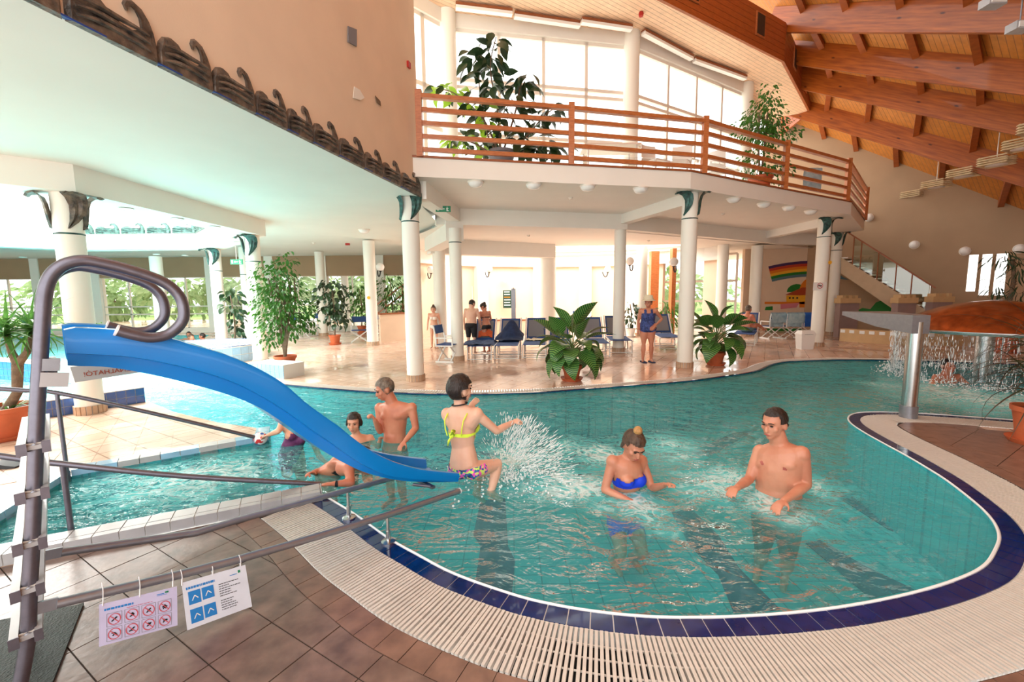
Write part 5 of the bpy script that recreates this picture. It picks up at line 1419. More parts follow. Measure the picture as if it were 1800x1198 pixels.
# door with small sign in the rotunda niche
p = D(812, 560, 19.4); e = empty('back_door', V((p.x, 19.4, 0)), 'pale grey door with small sign on the back wall', 'door')
MB().box(p.x - .5, p.x + .5, 19.38, 19.44, 0, 2.05).build('leaf', 'print_white', e); MB().box(p.x + .1, p.x + .25, 19.365, 19.38, 1.4, 1.6).build('sign', 'm_red', e); MB().tube([(p.x - .4, 19.36, 1.0), (p.x - .3, 19.36, 1.0)], .015, 6).build('handle', 'steel', e)
# orange wooden posts behind the sun-hat lady
for k, (x0, x1, d_) in enumerate(((1144, 1158, 18.3), (1181, 1188, 17.2))):
    p, q = D(x0, 500, d_), D(x1, 500, d_); o = MB().box(p.x, q.x, d_, d_ + .3, 0, 3.4).build('wooden_post', 'rail_wood'); tag(o, ('broad orange wooden post behind the lady in the sun hat', 'narrow brown wooden post right of the sun-hat lady')[k], 'post')
# wooden stair at the back left with rails
e = empty('back_stair', (-5.2, 19.6, 0), 'far wooden staircase with brown rails behind the left columns', 'staircase')
for k in range(9): MB().box(-6.3 + k * .28, -6.02 + k * .28, 19.2, 20.0, k * .2 + .0, k * .2 + .2).build('step', 'concrete', e)
for zz in (.95, .55): MB().bar((-6.4, 19.15, zz), (-3.9, 19.15, zz + 1.8), .05, .06).build('rail', 'rail_wood', e)
for k in range(4): MB().bar((-6.3 + k * .75, 19.15, k * .54), (-6.3 + k * .75, 19.15, k * .54 + 1.02), .05, .05).build('post', 'rail_wood', e)

# blue tiled low wall behind the island and the far whirlpool rims -----
def tiled_wall(name, a_, c_, z0, z1, thick, rows, tw, m, lab, cat='wall', side=1):
    e = empty(name, V(((a_ + c_) / 2).to_tuple()), lab, cat); d_ = (c_ - a_); ln = d_.length; d_.normalize(); n_ = V((d_.y, -d_.x, 0)) * side
    MB().prism([a_, c_, c_ - n_ * thick, a_ - n_ * thick], z0, z1).build('core', 'grout_pale', e)
    k = max(1, int(ln / tw)); h = (z1 - z0) / rows
    tm = MB().box(.004, ln / k - .004, -.008, .004, .004, h - .004).mesh('tile'); tm.materials.append(M[m])
    an = math.atan2(d_.y, d_.x)
    for i in range(k):
        for r in range(rows):
            q = a_ + d_ * (i * ln / k) + V((0, 0, z0 + r * h)) + n_ * .004
            o = bpy.data.objects.new('tile', tm); col.objects.link(o); o.parent = e; o.matrix_parent_inverse = world_of(e).inverted(); o.location = q; o.rotation_euler.z = an
    MB().prism([a_ - n_ * -.01, c_ - n_ * -.01, c_ - n_ * (thick + .01), a_ - n_ * (thick + .01)], z1, z1 + .012).build('coping', 'grout_pale', e)
    return e
tiled_wall('tiled_wall', V((-7.65, 4.8, 0)), V((-6.05, 6.98, 0)), 0, .24, .2, 2, .115, 'tile_wallblue', 'low wall of dark blue tiles behind the island column')
tiled_wall('tiled_wall', V((-13.6, 10.2, 0)), V((-9.2, 8.6, 0)), -.1, .36, .3, 3, .16, 'tile_wallblue', 'blue tiled wall of the whirlpool at the left edge')
tiled_wall('tiled_block', G(440, 660), G(500, 666), 0, .28, .5, 2, .13, 'tile_sky', 'pale blue tiled block beside the ficus pot', 'block')
rc = G(375, 640) + V((-.9, .9, 0)); rc.z = 0
e = empty('round_pool_rim', rc, 'round raised whirlpool rim of pale blue tiles', 'pool rim')
k_ = 42; rr_ = 1.5
MB().lathe([(rr_, 0), (rr_, .42), (rr_ - .3, .42), (rr_ - .3, .3)], rc, 48, caps=False).build('core', 'grout_pale', e)
tm = MB().box(rr_ - .004, rr_ + .006, -.105, .105, .004, .19).mesh('tile'); tm.materials.append(M['tile_sky'])
tm2 = MB().box(rr_ - .14, rr_ - .003, -.1, .1, .42, .428).mesh('tile'); tm2.materials.append(M['tile_wallblue'])
for i in range(k_):
    for zz, t_ in ((.0, tm), (.2, tm), (0, tm2)):
        o = bpy.data.objects.new('tile', t_); col.objects.link(o); o.parent = e; o.location.z = zz; o.rotation_euler.z = 2 * math.pi * i / k_
o = MB().lathe([(0, .37), (rr_ - .3, .37)], rc, 40, caps=False).build('water_surface', 'water', e)
# ================================================================== plants
def leaf_mesh(ln, w, droop=.3, fold=.12, nl=7, wave=0, tipw=.5, m='leaf', uv=False, base=.02):
    # leaf lying along +X from the origin, blade up +Z, drooping
    b = MB(); rows = []; x = z = 0; an = 0; luv = []
    for i in range(nl + 1):
        t = i / nl; ww = w * (math.sin(math.pi * min(1, (t * (1 - base) + base)) ** tipw) if t < 1 else 0.02) / 2
        ww = max(ww, w * .01)
        an = -droop * t * t * 1.6
        if i: x += ln / nl * math.cos(an); z += ln / nl * math.sin(an)
        wv = wave * math.sin(t * 9)
        for k in (-1, -.5, 0, .5, 1): b.v.append((x, k * ww, z + abs(k) * ww * fold * 2 + wv * k)); luv.append((k * ww / max(w, .001) * .9, t, 0))
    for i in range(nl):
        for k in range(4):
            a_ = i * 5 + k; b.f.append((a_, a_ + 5, a_ + 6, a_ + 1))
    me = b.mesh('leaf', 'all'); me.materials.append(M[m])
    if uv:
        at = me.attributes.new('luv', 'FLOAT_VECTOR', 'POINT'); at.data.foreach_set('vector', [c for p in luv for c in p])
    return me
def leaf_at(me, p, d, roll=0, sc=1.0):      # matrix placing a leaf mesh at p pointing along d
    d = V(d).normalized(); up = V((0, 0, 1)); y = up.cross(d)
    if y.length < .01: y = V((0, 1, 0))
    y.normalize(); z = d.cross(y); m = Matrix((d, y, z)).transposed().to_4x4() @ Matrix.Rotation(roll, 4, 'X')
    m = m @ Matrix.Scale(sc, 4); m.translation = V(p); return m
def leaf_obj(me, parent, mw_, name='leaf'):
    o = bpy.data.objects.new(name, me); col.objects.link(o); o.parent = parent; o.matrix_basis = world_of(parent).inverted() @ mw_; return o
def leaf_join(b, me, mw_):
    b.add([mw_ @ v.co for v in me.vertices], [tuple(p.vertices) for p in me.polygons])
def pot(e, p, r, h, m='terracotta', saucer=True):
    po = MB().lathe([(r * .68, .03), (r * .82, h * .6), (r * .92, h - .06), (r, h - .055), (r * 1.02, h), (r * .93, h), (r * .9, h - .05), (.01, h - .06)], p, 28).build('pot', m, e, True)
    MB().lathe([(.01, h - .055), (r * .9, h - .05)], p, 24, caps=False).build('soil', 'soil', po)
    if saucer: MB().lathe([(r * .9, 0), (r * 1.08, .05), (r * 1.1, .06), (r * .9, .04), (.01, .035)], p, 28).build('saucer', m, po, True)
# dieffenbachias with big spotted leaves
def dieff(p, H, rw, n, seed, lab, extra=()):
    rnd = random.Random(seed); e = empty('potted_dieffenbachia', p, lab, 'plant', 'spotted potted plants by the pool edge')
    pot(e, p, .2, .3); stem_top = p + V((0, 0, .62))
    MB().tube([p + V((0, 0, .25)), stem_top], [.03, .022], 8).build('stem', 'stem_green', e, True)
    kinds = [leaf_mesh(.56, .34, .9, .12, wave=.006, m='leaf_vein', uv=True, tipw=.75), leaf_mesh(.54, .32, .35, .14, m='leaf_vein', uv=True, tipw=.75), leaf_mesh(.5, .30, 1.3, .1, wave=.008, m='leaf_vein', uv=True, tipw=.75)]
    for i in range(n):
        t = i / n; a = i * 2.4 + rnd.uniform(-.25, .25)
        el = .75 - 1.35 * (1 - t) ** .9 if i < n - 4 else rnd.uniform(.7, 1.15)
        z0 = .30 + .42 * t; d = V((math.cos(a) * math.cos(el), math.sin(a) * math.cos(el), math.sin(el)))
        base_ = p + V((0, 0, z0)); q = base_ + V((math.cos(a), math.sin(a), .75)).normalized() * (.22 + .12 * t) * rw
        me = kinds[0 if el < .3 else 1] if i % 3 else kinds[2 if el < .2 else 1]
        MB().tube([base_, (base_ + q) / 2 + V((0, 0, .03)), q], .009, 5).build('petiole', 'stem_green', e, True)
        leaf_obj(me, e, leaf_at(me, q, d, rnd.uniform(-.4, .4), rnd.uniform(.8, 1.08) * H))
    for (ax, el, ln, zz) in extra:
        d = V((math.cos(ax) * math.cos(el), math.sin(ax) * math.cos(el), math.sin(el))); q = p + V((0, 0, zz)) + d * .12
        MB().tube([p + V((0, 0, .55)), q], .01, 5).build('petiole', 'stem_green', e, True); leaf_obj(kinds[1], e, leaf_at(kinds[1], q, d, -1.0 if math.cos(ax) > 0 else 1.0, ln))
pd1 = G(1005, 668); dieff(pd1, 1.05, 1.1, 34, 3, 'spotted green potted plant on the pool edge in front of the loungers', ((.1, .95, 1.15, 1.0), (2.7, 1.05, .95, .95), (1.2, 1.2, .8, .95)))
pd2 = G(1258, 641); dieff(pd2, 1.08, 1.15, 32, 8, 'spotted green potted plant right of the balcony bend column', ((.5, .9, .95, .95), (2.2, 1.2, 1.0, .95), (3.3, .5, .9, .9), (-.2, .35, 1.0, .95)))
# small-leaved trees: foliage is one mesh of leaves
def bush(e, p, trunks, blobs, n, ll, lw, m, seed, name='foliage', twig=True):
    rnd = random.Random(seed); me = leaf_mesh(ll, lw, .5, .15, 4, tipw=.8, m=m); b = MB(); tw = MB()
    for i in range(n):
        c, r = rnd.choices(blobs, [q[1][0] * q[1][1] * q[1][2] for q in blobs])[0]
        while True:
            v = V((rnd.uniform(-1, 1), rnd.uniform(-1, 1), rnd.uniform(-1, 1)))
            if .25 < v.length < 1: break
        q = V(c) + V((v.x * r[0], v.y * r[1], v.z * r[2])); d = V((v.x, v.y, v.z * .3 - rnd.uniform(.1, .9)))
        leaf_join(b, me, leaf_at(me, q, d, rnd.uniform(-1, 1), rnd.uniform(.7, 1.25)))
        if twig and i % 14 == 0: tw.tube([V(c) + (q - V(c)) * .1, q], [.006, .002], 4)
    o = b.build(name, m, e, 'all'); o['kind'] = 'stuff'
    if tw.v: q = tw.build('twigs', 'bark', o); q['kind'] = 'stuff'
    for t in trunks: MB().tube(smooth_pts(t, 4), [.03 - .018 * k / (len(t) * 4) for k in range((len(t) - 1) * 4 + 1)], 7).build('trunk', 'bark', e, True)
pf = G(503, 652); e = empty('potted_ficus', pf, 'tall bushy ficus in a terracotta pot at the far pool edge', 'plant'); pot(e, pf, .24, .36)
def z_(h): return V((0, 0, h))
tr = [[pf + z_(.3), pf + V((dx * .4, .02, .8)), pf + V((dx, .05 * k, 1.5)), pf + V((dx * 1.6, 0, 2.1))] for k, dx in enumerate((-.16, -.06, .03, .12, .2))]
bush(e, pf, tr, [(pf + V((-.1, 0, 2.0)), (.55, .5, .55)), (pf + V((.05, 0, 1.5)), (.72, .55, .55)), (pf + V((0, 0, 1.05)), (.6, .5, .35)), (pf + V((-.3, 0, .75)), (.3, .3, .25)), (pf + V((.15, 0, 2.45)), (.25, .25, .3)), (pf + V((.55, 0, 1.15)), (.25, .3, .3))], 1500, .10, .052, 'leaf', 2)
pb3 = online(1352, 322) + V((.1, .55, 0)); pb3.z = 4.2
e = empty('potted_ficus', pb3, 'ficus tree in a terracotta pot on the right of the balcony', 'plant'); pot(e, pb3, .28, .36)
tr = [[pb3 + z_(.3), pb3 + V((dx, .02, 1.0)), pb3 + V((dx * 1.5, 0, 1.9))] for dx in (-.08, .06)]
bush(e, pb3, tr, [(pb3 + V((0, 0, 1.75)), (.5, .5, .55)), (pb3 + V((.25, 0, 1.4)), (.65, .5, .35)), (pb3 + V((-.3, 0, 1.5)), (.5, .4, .3)), (pb3 + V((.1, 0, 2.3)), (.28, .28, .35)), (pb3 + V((-.1, 0, .7)), (.5, .4, .45)), (pb3 + V((.4, 0, .5)), (.4, .3, .3))], 1300, .10, .05, 'leaf', 4)
# rubber plant on the balcony: every large leaf its own
pr_ = online(880, 285) + V((0, .75, 0)); pr_.z = 4.2
e = empty('potted_rubber_plant', pr_, 'big dark-leaved rubber plant in a grey pot on the balcony', 'plant'); pot(e, pr_, .3, .4, 'print_grey', False)
rnd = random.Random(21)
big = leaf_mesh(.30, .145, .35, .1, 5, tipw=.8, m='leaf_dark'); bigl = leaf_mesh(.28, .14, .35, .1, 5, tipw=.8, m='leaf_lime')
def DP(x, y, dy=0): return D(x, y, pr_.y + dy)
stems = [[(880, 280), (875, 200), (862, 120), (872, 65)], [(880, 280), (850, 210), (800, 165), (765, 155)], [(880, 280), (905, 200), (915, 150), (925, 135)], [(885, 282), (930, 235), (955, 205), (975, 190)], [(880, 280), (855, 230), (840, 130), (835, 95)], [(878, 282), (840, 255), (810, 245), (795, 250)], [(882, 282), (935, 262), (960, 258), (985, 262)]]
cnt = 0
for si, st in enumerate(stems):
    sp_ = smooth_pts([DP(x, y, .25 * math.sin(si * 2.1) * (k > 0) * k / 3) for k, (x, y) in enumerate(st)], 10)
    MB().tube(sp_, [.022 - .014 * i / len(sp_) for i in range(len(sp_))], 6).build('stem', 'bark', e, True)
    nl_ = (64, 40, 42, 38, 44, 30, 34)[si]
    for j in range(nl_):
        k = int((.18 + .82 * (j + rnd.random()) / nl_) * (len(sp_) - 1)); q = sp_[k]; a = j * 2.4 + rnd.uniform(-.4, .4)
        wd_ = rnd.uniform(.04, .20) * (1.35 - .6 * k / len(sp_))
        q = q + V((math.cos(a) * wd_ * 1.5, math.sin(a) * wd_, rnd.uniform(-.06, .06)))
        d = V((math.cos(a), math.sin(a) * .8, rnd.uniform(-1.3, .25))); me = bigl if (si == 1 and rnd.random() < .75) or (si == 5 and rnd.random() < .5) else big
        leaf_obj(me, e, leaf_at(me, q, d, rnd.uniform(-.8, .8), rnd.uniform(.85, 1.35))); cnt += 1
# yucca / dracaena
def spiky(e, crown, n, ln, w, m, seed, up=.35, droop=.8):
    rnd = random.Random(seed); ks = [leaf_mesh(ln * s, w, dr, .25, 7, tipw=.45, m=m, base=.25) for s, dr in ((1, droop), (.85, droop * 1.5), (.9, droop * .35))]
    for i in range(n):
        a = i * 2.4; el = 1.25 - 1.75 * (i / n) + rnd.uniform(-.15, .15)
        d = V((math.cos(a) * math.cos(el), math.sin(a) * math.cos(el), math.sin(el)))
        leaf_obj(ks[i % 3], e, leaf_at(ks[0], crown + V((0, 0, .06 * (1 - i / n))), d, rnd.uniform(-.3, .3), rnd.uniform(.8, 1.1)))
py = G(14, 768); e = empty('potted_yucca', py, 'yucca with long pointed leaves in a big terracotta bowl at the left', 'plant'); pot(e, py, .31, .40)
MB().tube([py + z_(.3), D(30, 690, py.y), D(31, 640, py.y)], [.055, .05, .055], 10).build('trunk', 'bark', e, True)
c1, c2 = D(12, 590, py.y), D(58, 585, py.y + .15)
c0 = D(31, 640, py.y)
MB().tube([c0, D(20, 618, py.y), c1], [.05, .035, .03], 8).build('branch', 'bark', e, True); MB().tube([c0, D(48, 618, py.y), c2], [.05, .035, .03], 8).build('branch', 'bark', e, True)
spiky(e, c1, 40, .66, .05, 'leaf_yucca', 1); spiky(e, c2, 48, .68, .05, 'leaf_yucca', 2)
for k in range(14):
    me = leaf_mesh(.22, .03, .9, .2, 5, m='leaf_yucca'); a = k * 2.4; leaf_obj(me, e, leaf_at(me, py + V((math.cos(a) * .12, math.sin(a) * .12, .37)), (math.cos(a), math.sin(a), .8)))
pr2 = G(1815, 779); e = empty('potted_dracaena', pr2, 'dark narrow-leaved dracaena in a terracotta pot at the right edge', 'plant'); pot(e, pr2, .2, .42)
MB().tube([pr2 + z_(.3), D(1812, 640, pr2.y)], [.03, .025], 8).build('trunk', 'bark', e, True)
rnd = random.Random(9); ks = [leaf_mesh(.98, .034, .55, .25, 8, tipw=.4, m='leaf_red', base=.25), leaf_mesh(.85, .032, 1.0, .25, 8, tipw=.4, m='leaf_red', base=.25)]
for k in range(110):
    z = rnd.uniform(.5, 1.25); a = k * 2.4; el = rnd.uniform(-.35, 1.0)
    leaf_obj(ks[k % 2], e, leaf_at(ks[0], pr2 + V((0.02, 0, z)), (math.cos(a) * math.cos(el), math.sin(a) * math.cos(el), math.sin(el)), rnd.uniform(-.3, .3), rnd.uniform(.75, 1.1)))
# dark thin tree behind the copper dome
pt_ = D(1768, 600, 11.5); pt_.z = 0; e = empty('potted_tree', pt_, 'dark spindly tree behind the copper dome by the slot windows', 'plant'); pot(e, pt_, .28, .5)
tk = [pt_ + z_(.4), D(1775, 530, 11.5), D(1782, 490, 11.5), D(1780, 455, 11.5)]; MB().tube(smooth_pts(tk, 4), .045, 8).build('trunk', 'bark', e, True)
bush(e, pt_, [], [(D(1765, 452, 11.5), (.45, .3, .18)), (D(1790, 470, 11.3), (.3, .3, .3)), (D(1795, 515, 11.4), (.3, .3, .3)), (D(1752, 505, 11.4), (.25, .25, .3))], 170, .3, .035, 'leaf_dark', 12)
# plants further back
for k, (x, y, d_, h, w, n, ll, lw_, m_, lab, potm) in enumerate((
        (588, 582, 15.0, 2.3, .55, 170, .22, .16, 'leaf_dark', 'sparse round-leaved plant in a pot between back-left columns', 'terracotta'),
        (636, 575, 19.3, 2.2, .7, 260, .18, .08, 'leaf', 'leafy plant by the back windows left of the sticker column', 'terracotta'),
        (690, 575, 18.6, 2.6, .8, 420, .18, .05, 'leaf', 'tall fine-leaved plant before the back stair rail', 'terracotta'),
        (178, 588, 14.8, .9, .45, 130, .24, .06, 'leaf_lime', 'light green plant seen beneath the slide handle loop', 'terracotta'),
        (412, 590, 13.2, 2.0, .3, 70, .2, .13, 'leaf_dark', 'climbing plant on the column left of the ficus', 'terracotta'),
        (1170, 590, 16.2, 1.3, .5, 150, .26, .06, 'leaf', 'green plant in a white tub behind the sun-hat lady', 'bin'),
        (1108, 588, 16.6, 1.4, .3, 50, .26, .12, 'leaf_dark', 'small plant beside the column left of the sun-hat lady', 'bin'))):
    p = G(x, y) if abs(G(x, y).y - d_) < 2.5 else D(x, y, d_); p = V((p.x, p.y, 0)) if k != 5 else V((D(x, y, d_).x, d_, 0))
    q = D(x, y, d_); p = V((q.x, d_, 0)); e = empty('potted_plant', p, lab, 'plant'); pot(e, p, .2, .34, potm)
    bush(e, p, [[p + z_(.3), p + V((.04, 0, h * .5)), p + V((-.03, 0, h * .9))]], [(p + V((0, 0, h * .72)), (w, w, h * .3)), (p + V((w * .3, 0, h * .45)), (w * .8, w * .8, h * .25))], n, ll, lw_, m_, 30 + k)
# ================================================================== furniture
def lounger_proto():
    e = empty('sun_lounger', (0, 0, 0))
    L_, W_ = 1.35, .62; Hs = .36
    for y in (-W_ / 2, W_ / 2):
        MB().tube([(0, y, Hs), (L_, y, Hs)], .018, 8).build('side_rail', 'chair_white', e, True)
        MB().bar((L_ - .05, y, Hs), (L_ + .55, y * .98, Hs + .62), .035, .03).build('back_rail', 'chair_white', e)
        for x in (.15, .95): MB().tube([(x, y, Hs), (x - .06, y, .012), ], .016, 8).build('leg', 'chair_white', e, True)
        MB().tube([(1.32, y, Hs), (1.42, y, .012)], .016, 8).build('leg', 'chair_white', e, True)
        MB().tube([(1.05, y, .2), (1.62, y, .64)], .012, 6).build('back_strut', 'chair_white', e, True)
    for x in (.09, .89, 1.42): MB().tube([(x, -W_ / 2, .03), (x, W_ / 2, .03)], .012, 6).build('stretcher', 'chair_white', e, True)
    MB().box(.02, L_ - .04, -W_ / 2 + .02, W_ / 2 - .02, Hs + .01, Hs + .025).build('seat_fabric', 'blue_fabric', e)
    b = MB(); b.slab([(L_ - .02, -W_ / 2 + .03, Hs + .03), (L_ - .02, W_ / 2 - .03, Hs + .03), (L_ + .53, W_ / 2 - .035, Hs + .6), (L_ + .53, -W_ / 2 + .035, Hs + .6)], (-.012, 0, .012)); b.build('back_fabric', 'blue_fabric', e)
    b = MB(); b.slab([(L_ + .03, -W_ / 2 + .08, Hs + .09), (L_ + .03, W_ / 2 - .08, Hs + .09), (L_ + .49, W_ / 2 - .08, Hs + .55), (L_ + .49, -W_ / 2 + .08, Hs + .55)], (-.016, 0, .016)); b.build('mesh_panel', 'print_grey', e)
    return e
lp = lounger_proto(); grp = 'blue sun loungers behind the pool'
# head end away from us: lounger local +X points away
spots = [(842, 634, 1.52, 'leftmost blue sun lounger with orange cloth on its backrest'), (890, 633, 1.50, 'second blue sun lounger from the left draped with a dark towel'), (939, 631, 1.48, 'third blue sun lounger from the left behind the spotted plant'), (985, 629, 1.48, 'fourth blue sun lounger from the left, mostly hidden by the spotted plant'), (1052, 628, 1.5, 'blue sun lounger between spotted plant and white column'), (1092, 622, 1.46, 'blue sun lounger behind the column left of the sun-hat lady'), (1180, 615, 1.44, 'blue sun lounger right of the sun-hat lady')]
LG = [lp] + copies(lp, len(spots) - 1)
for o, (x, y, a, lab) in zip(LG, spots):
    p = G(x, y); o.location = (p.x + .0, p.y, 0); o.rotation_euler.z = a; tag(o, lab, 'lounger', grp)
def in_l(o, p): return Matrix.Translation(o.location) @ Matrix.Rotation(o.rotation_euler.z, 4, 'Z') @ V(p)
# draped towels and cloths
def cloth(name, fn, nu, nv, m, lab, cat='towel', th=.012):
    b = MB(); P = [[V(fn(i / nu, j / nv)) for j in range(nv + 1)] for i in range(nu + 1)]
    for dz in (0, -th):
        k = len(b.v); b.v += [tuple(p + V((0, 0, dz))) for r in P for p in r]
        for i in range(nu):
            for j in range(nv):
                f = [k + i * (nv + 1) + j, k + (i + 1) * (nv + 1) + j, k + (i + 1) * (nv + 1) + j + 1, k + i * (nv + 1) + j + 1]; b.f.append(tuple(f if dz == 0 else f[::-1]))
    return tag(b.build(name, m, None, 'all'), lab, cat)
def nz(x, y, s=0): return noise.noise(V((x, y, s)))
cloth('towel', lambda u, v: in_l(LG[0], (.1 + 1.15 * u, -.42 + .95 * v, .41 + .035 * nz(u * 5, v * 5, 1) - .16 * max(0, abs(v - .5) - .38) * 3)), 24, 16, 'denim_towel', 'crumpled pale blue patterned towel on the leftmost lounger seat')
cloth('towel', lambda u, v: in_l(LG[1], (.75 + .85 * u, -.4 + .8 * v, .44 + .52 * math.exp(-((u - .72) ** 2 * 9 + (v - .45) ** 2 * 8)) + .04 * nz(u * 6, v * 6, 5))), 26, 22, 'navy', 'dark blue towel heaped over the second lounger')
cloth('cloth', lambda u, v: in_l(LG[0], (1.3 + .16 * u, -.22 + .4 * v, .47 + .16 * u + .06 * math.sin(v * 3.1) + .03 * nz(u * 6, v * 6, 9))), 12, 14, 'orange_cloth', 'bright orange cloth on the leftmost lounger', 'cloth')
cloth('cloth', lambda u, v: in_l(LG[2], (.8 + .4 * u, -.25 + .5 * v, .42 + .05 * nz(u * 6, v * 6, 3))), 10, 12, 'hat_cloth', 'beige bundle on the third lounger seat', 'cloth')
# director chairs
def director_proto():
    e = empty('director_chair', (0, 0, 0)); w, d, hs = .27, .22, .45
    for s in (-1, 1):
        MB().bar((s * w, -d, .62), (s * w, d, .62), .05, .03).build('arm', 'chair_white', e)
        for t in (-1, 1): MB().bar((s * w, t * d, hs - .04 if t < 0 else hs - .04), (s * w, t * d, .62), .03, .03, (0, 1, 0)).build('upright', 'chair_white', e)
        MB().bar((s * w, d, .6), (s * w, d + .06, .92), .03, .03, (0, 1, 0)).build('back_post', 'chair_white', e)
        MB().bar((s * w, -d - .02, .02), (s * w, d + .02, .02), .03, .04).build('foot', 'chair_white', e)
        MB().bar((s * w, -d, hs - .03), (s * w, d, hs - .03), .03, .03).build('seat_rail', 'chair_white', e)
    for t in (-1, 1):
        MB().bar((-w, t * d * .8, .03), (w, t * d * .8, hs - .03), .025, .03, (0, 1, 0)).build('cross_leg', 'chair_white', e)
        MB().bar((w, t * d * .72, .03), (-w, t * d * .72, hs - .03), .025, .03, (0, 1, 0)).build('cross_leg', 'chair_white', e)
    MB().box(-w, w, -d, d, hs - .01, hs + .005).build('seat', 'blue_fabric', e)
    MB().slab([(-w, d + .03, .72), (w, d + .03, .72), (w, d + .065, .93), (-w, d + .065, .93)], (0, .012, 0)).build('backrest', 'blue_fabric', e)
    return e
dp = director_proto(); grp = 'blue director chairs'
cs = [(965, 582, 17.2, .4, 'blue director chair before the back wall right of the shower post'), (632, 590, 15.6, .3, 'blue director chair left of the sticker column'), (674, 578, 17.6, 2.6, 'blue director chair behind the pink low wall'), (700, 577, 18.2, 2.2, 'blue director chair by the foot of the back stair'), (724, 578, 17.9, -.6, 'blue director chair right of the back stair seen beside the leaf column'), (789, 630, 11.0, 1.3, 'director chair tucked behind the column left of the loungers'), (1020, 575, 18.5, .2, 'blue director chair far behind the spotted plant'),
      (528, 575, 17.5, 2.5, 'director chair behind the ficus foliage'), (548, 577, 18.5, -.7, 'director chair right of the ficus in the background'),
      (1356, 586, 15.6, 3.3, 'left director chair with pale towel in front of the mural'), (1389, 585, 15.5, 3.1, 'middle director chair with pale towel in front of the mural'), (1421, 584, 15.4, 3.0, 'right director chair with bright blue towel in front of the mural')]
DC = [dp] + copies(dp, len(cs) - 1)
for o, (x, y, d_, a, lab) in zip(DC, cs):
    q = D(x, y, d_); o.location = (q.x, q.y, 0); o.rotation_euler.z = a; tag(o, lab, 'chair', grp)
def in_c(o, p): return Matrix.Translation(o.location) @ Matrix.Rotation(o.rotation_euler.z, 4, 'Z') @ V(p)
for o, m_, lab in ((DC[9], 'towel_pale', 'pale blue towel hung over the left mural chair'), (DC[10], 'towel_pale', 'pale blue towel hung over the middle mural chair'), (DC[11], 'towel_blue', 'bright blue towel hung over the right mural chair')):
    def fn(u, v, o=o):
        s = (u - .5) * 2; z = .95 - abs(s) * (.36 if s > 0 else .5); y = .275 + (.05 + .02 * nz(v * 5, u * 3)) * (1 if s > 0 else -1) * min(1, abs(s) * 6)
        return in_c(o, (-.3 + .6 * v, y, z))
    cloth('towel', fn, 20, 14, m_, lab, th=.004)
# white deckchair with the sunburnt man: simple lounger at the right
o = copies(lp, 1)[0]; q = G(1300, 607); o.location = (q.x + .0, q.y - .2, 0); o.rotation_euler.z = 1.0; tag(o, 'white lounger under the sunburnt seated man behind the right spotted plant', 'lounger', 'blue sun loungers behind the pool')
LR = o
# bin
p = G(1414, 613); e = empty('litter_bin', p, 'white swing-top litter bin beside the column with the no-smoking notice', 'bin')
MB().loft([[p + V((sx * a, sy * b_, z)) for sx, sy in ((-1, -1), (1, -1), (1, 1), (-1, 1))] for a, b_, z in ((.17, .13, 0), (.2, .15, .42))]).build('body', 'bin', e)
MB().loft([[p + V((sx * a, sy * b_, z)) for sx, sy in ((-1, -1), (1, -1), (1, 1), (-1, 1))] for a, b_, z in ((.21, .16, .42), (.21, .16, .46), (.17, .1, .55))]).build('lid', 'bin', e)
MB().box(p.x - .12, p.x + .12, p.y - .165, p.y - .155, .44, .45).build('flap_gap', 'print_grey', e)
# far tables on the balcony and by the bar
def table(p, h, w, lab, m='frame_white'):
    e = empty('table', p, lab, 'table'); MB().box(p.x - w, p.x + w, p.y - w * .6, p.y + w * .6, p.z + h - .03, p.z + h).build('top', m, e)
    for sx in (-1, 1):
        for sy in (-1, 1): MB().tube([(p.x + sx * w * .85, p.y + sy * w * .5, p.z), (p.x + sx * w * .85, p.y + sy * w * .5, p.z + h - .03)], .02, 6).build('leg', 'chair_white', e)
q = online(1085, 290) + V((.1, 1.2, 0)); table(V((q.x, q.y, 4.2)), .74, .62, 'white rectangular table on the balcony behind the railing')
def shell_chair(p, a, lab):
    e = empty('plastic_chair', p, lab, 'chair', 'white plastic chairs on the balcony', a)
    ml = lambda b, n: b.build(n, 'chair_white', None, True)
    parts = []
    b = MB(); b.box(-.22, .22, -.22, .2, .42, .45); parts.append((b, 'seat'))
    b = MB(); b.loft([[(x, .2 + .06 * (z - .45) + .05 * (1 - (x / .24) ** 2), z) for x in (-.22, -.11, 0, .11, .22)] + [(x, .22 + .06 * (z - .45) + .05 * (1 - (x / .24) ** 2), z) for x in (.22, .11, 0, -.11, -.22)] for z in (.45, .6, .75, .88)]); parts.append((b, 'backrest'))
    for sx in (-1, 1):
        for sy in (-1, 1): parts.append((MB().tube([(sx * .2, sy * .19, .42), (sx * .25, sy * .24, 0)], .018, 6), 'leg'))
    for b, n in parts:
        o = b.build(n, 'chair_white', None, True); o.parent = e
for k, (x, y, dy, a, lab) in enumerate(((1180, 300, 1.0, .5, 'white plastic chair on the balcony right of the table'), (1222, 302, .9, -.6, 'white plastic chair on the balcony by the third railing post'), (1300, 315, .9, 2.2, 'white plastic chair on the balcony beside the ficus'))):
    q = online(x, y) + V((0, dy, 0)); shell_chair(V((q.x, q.y, 4.2)), a, lab)
cloth('towel', lambda u, v: online(1440, 340) + V((-.25 + .5 * u, .3 + .02 * nz(u * 4, v * 4), 5.0 - .55 * v)), 10, 10, 'towel_pale', 'pale towel hung behind the right end of the balcony railing')
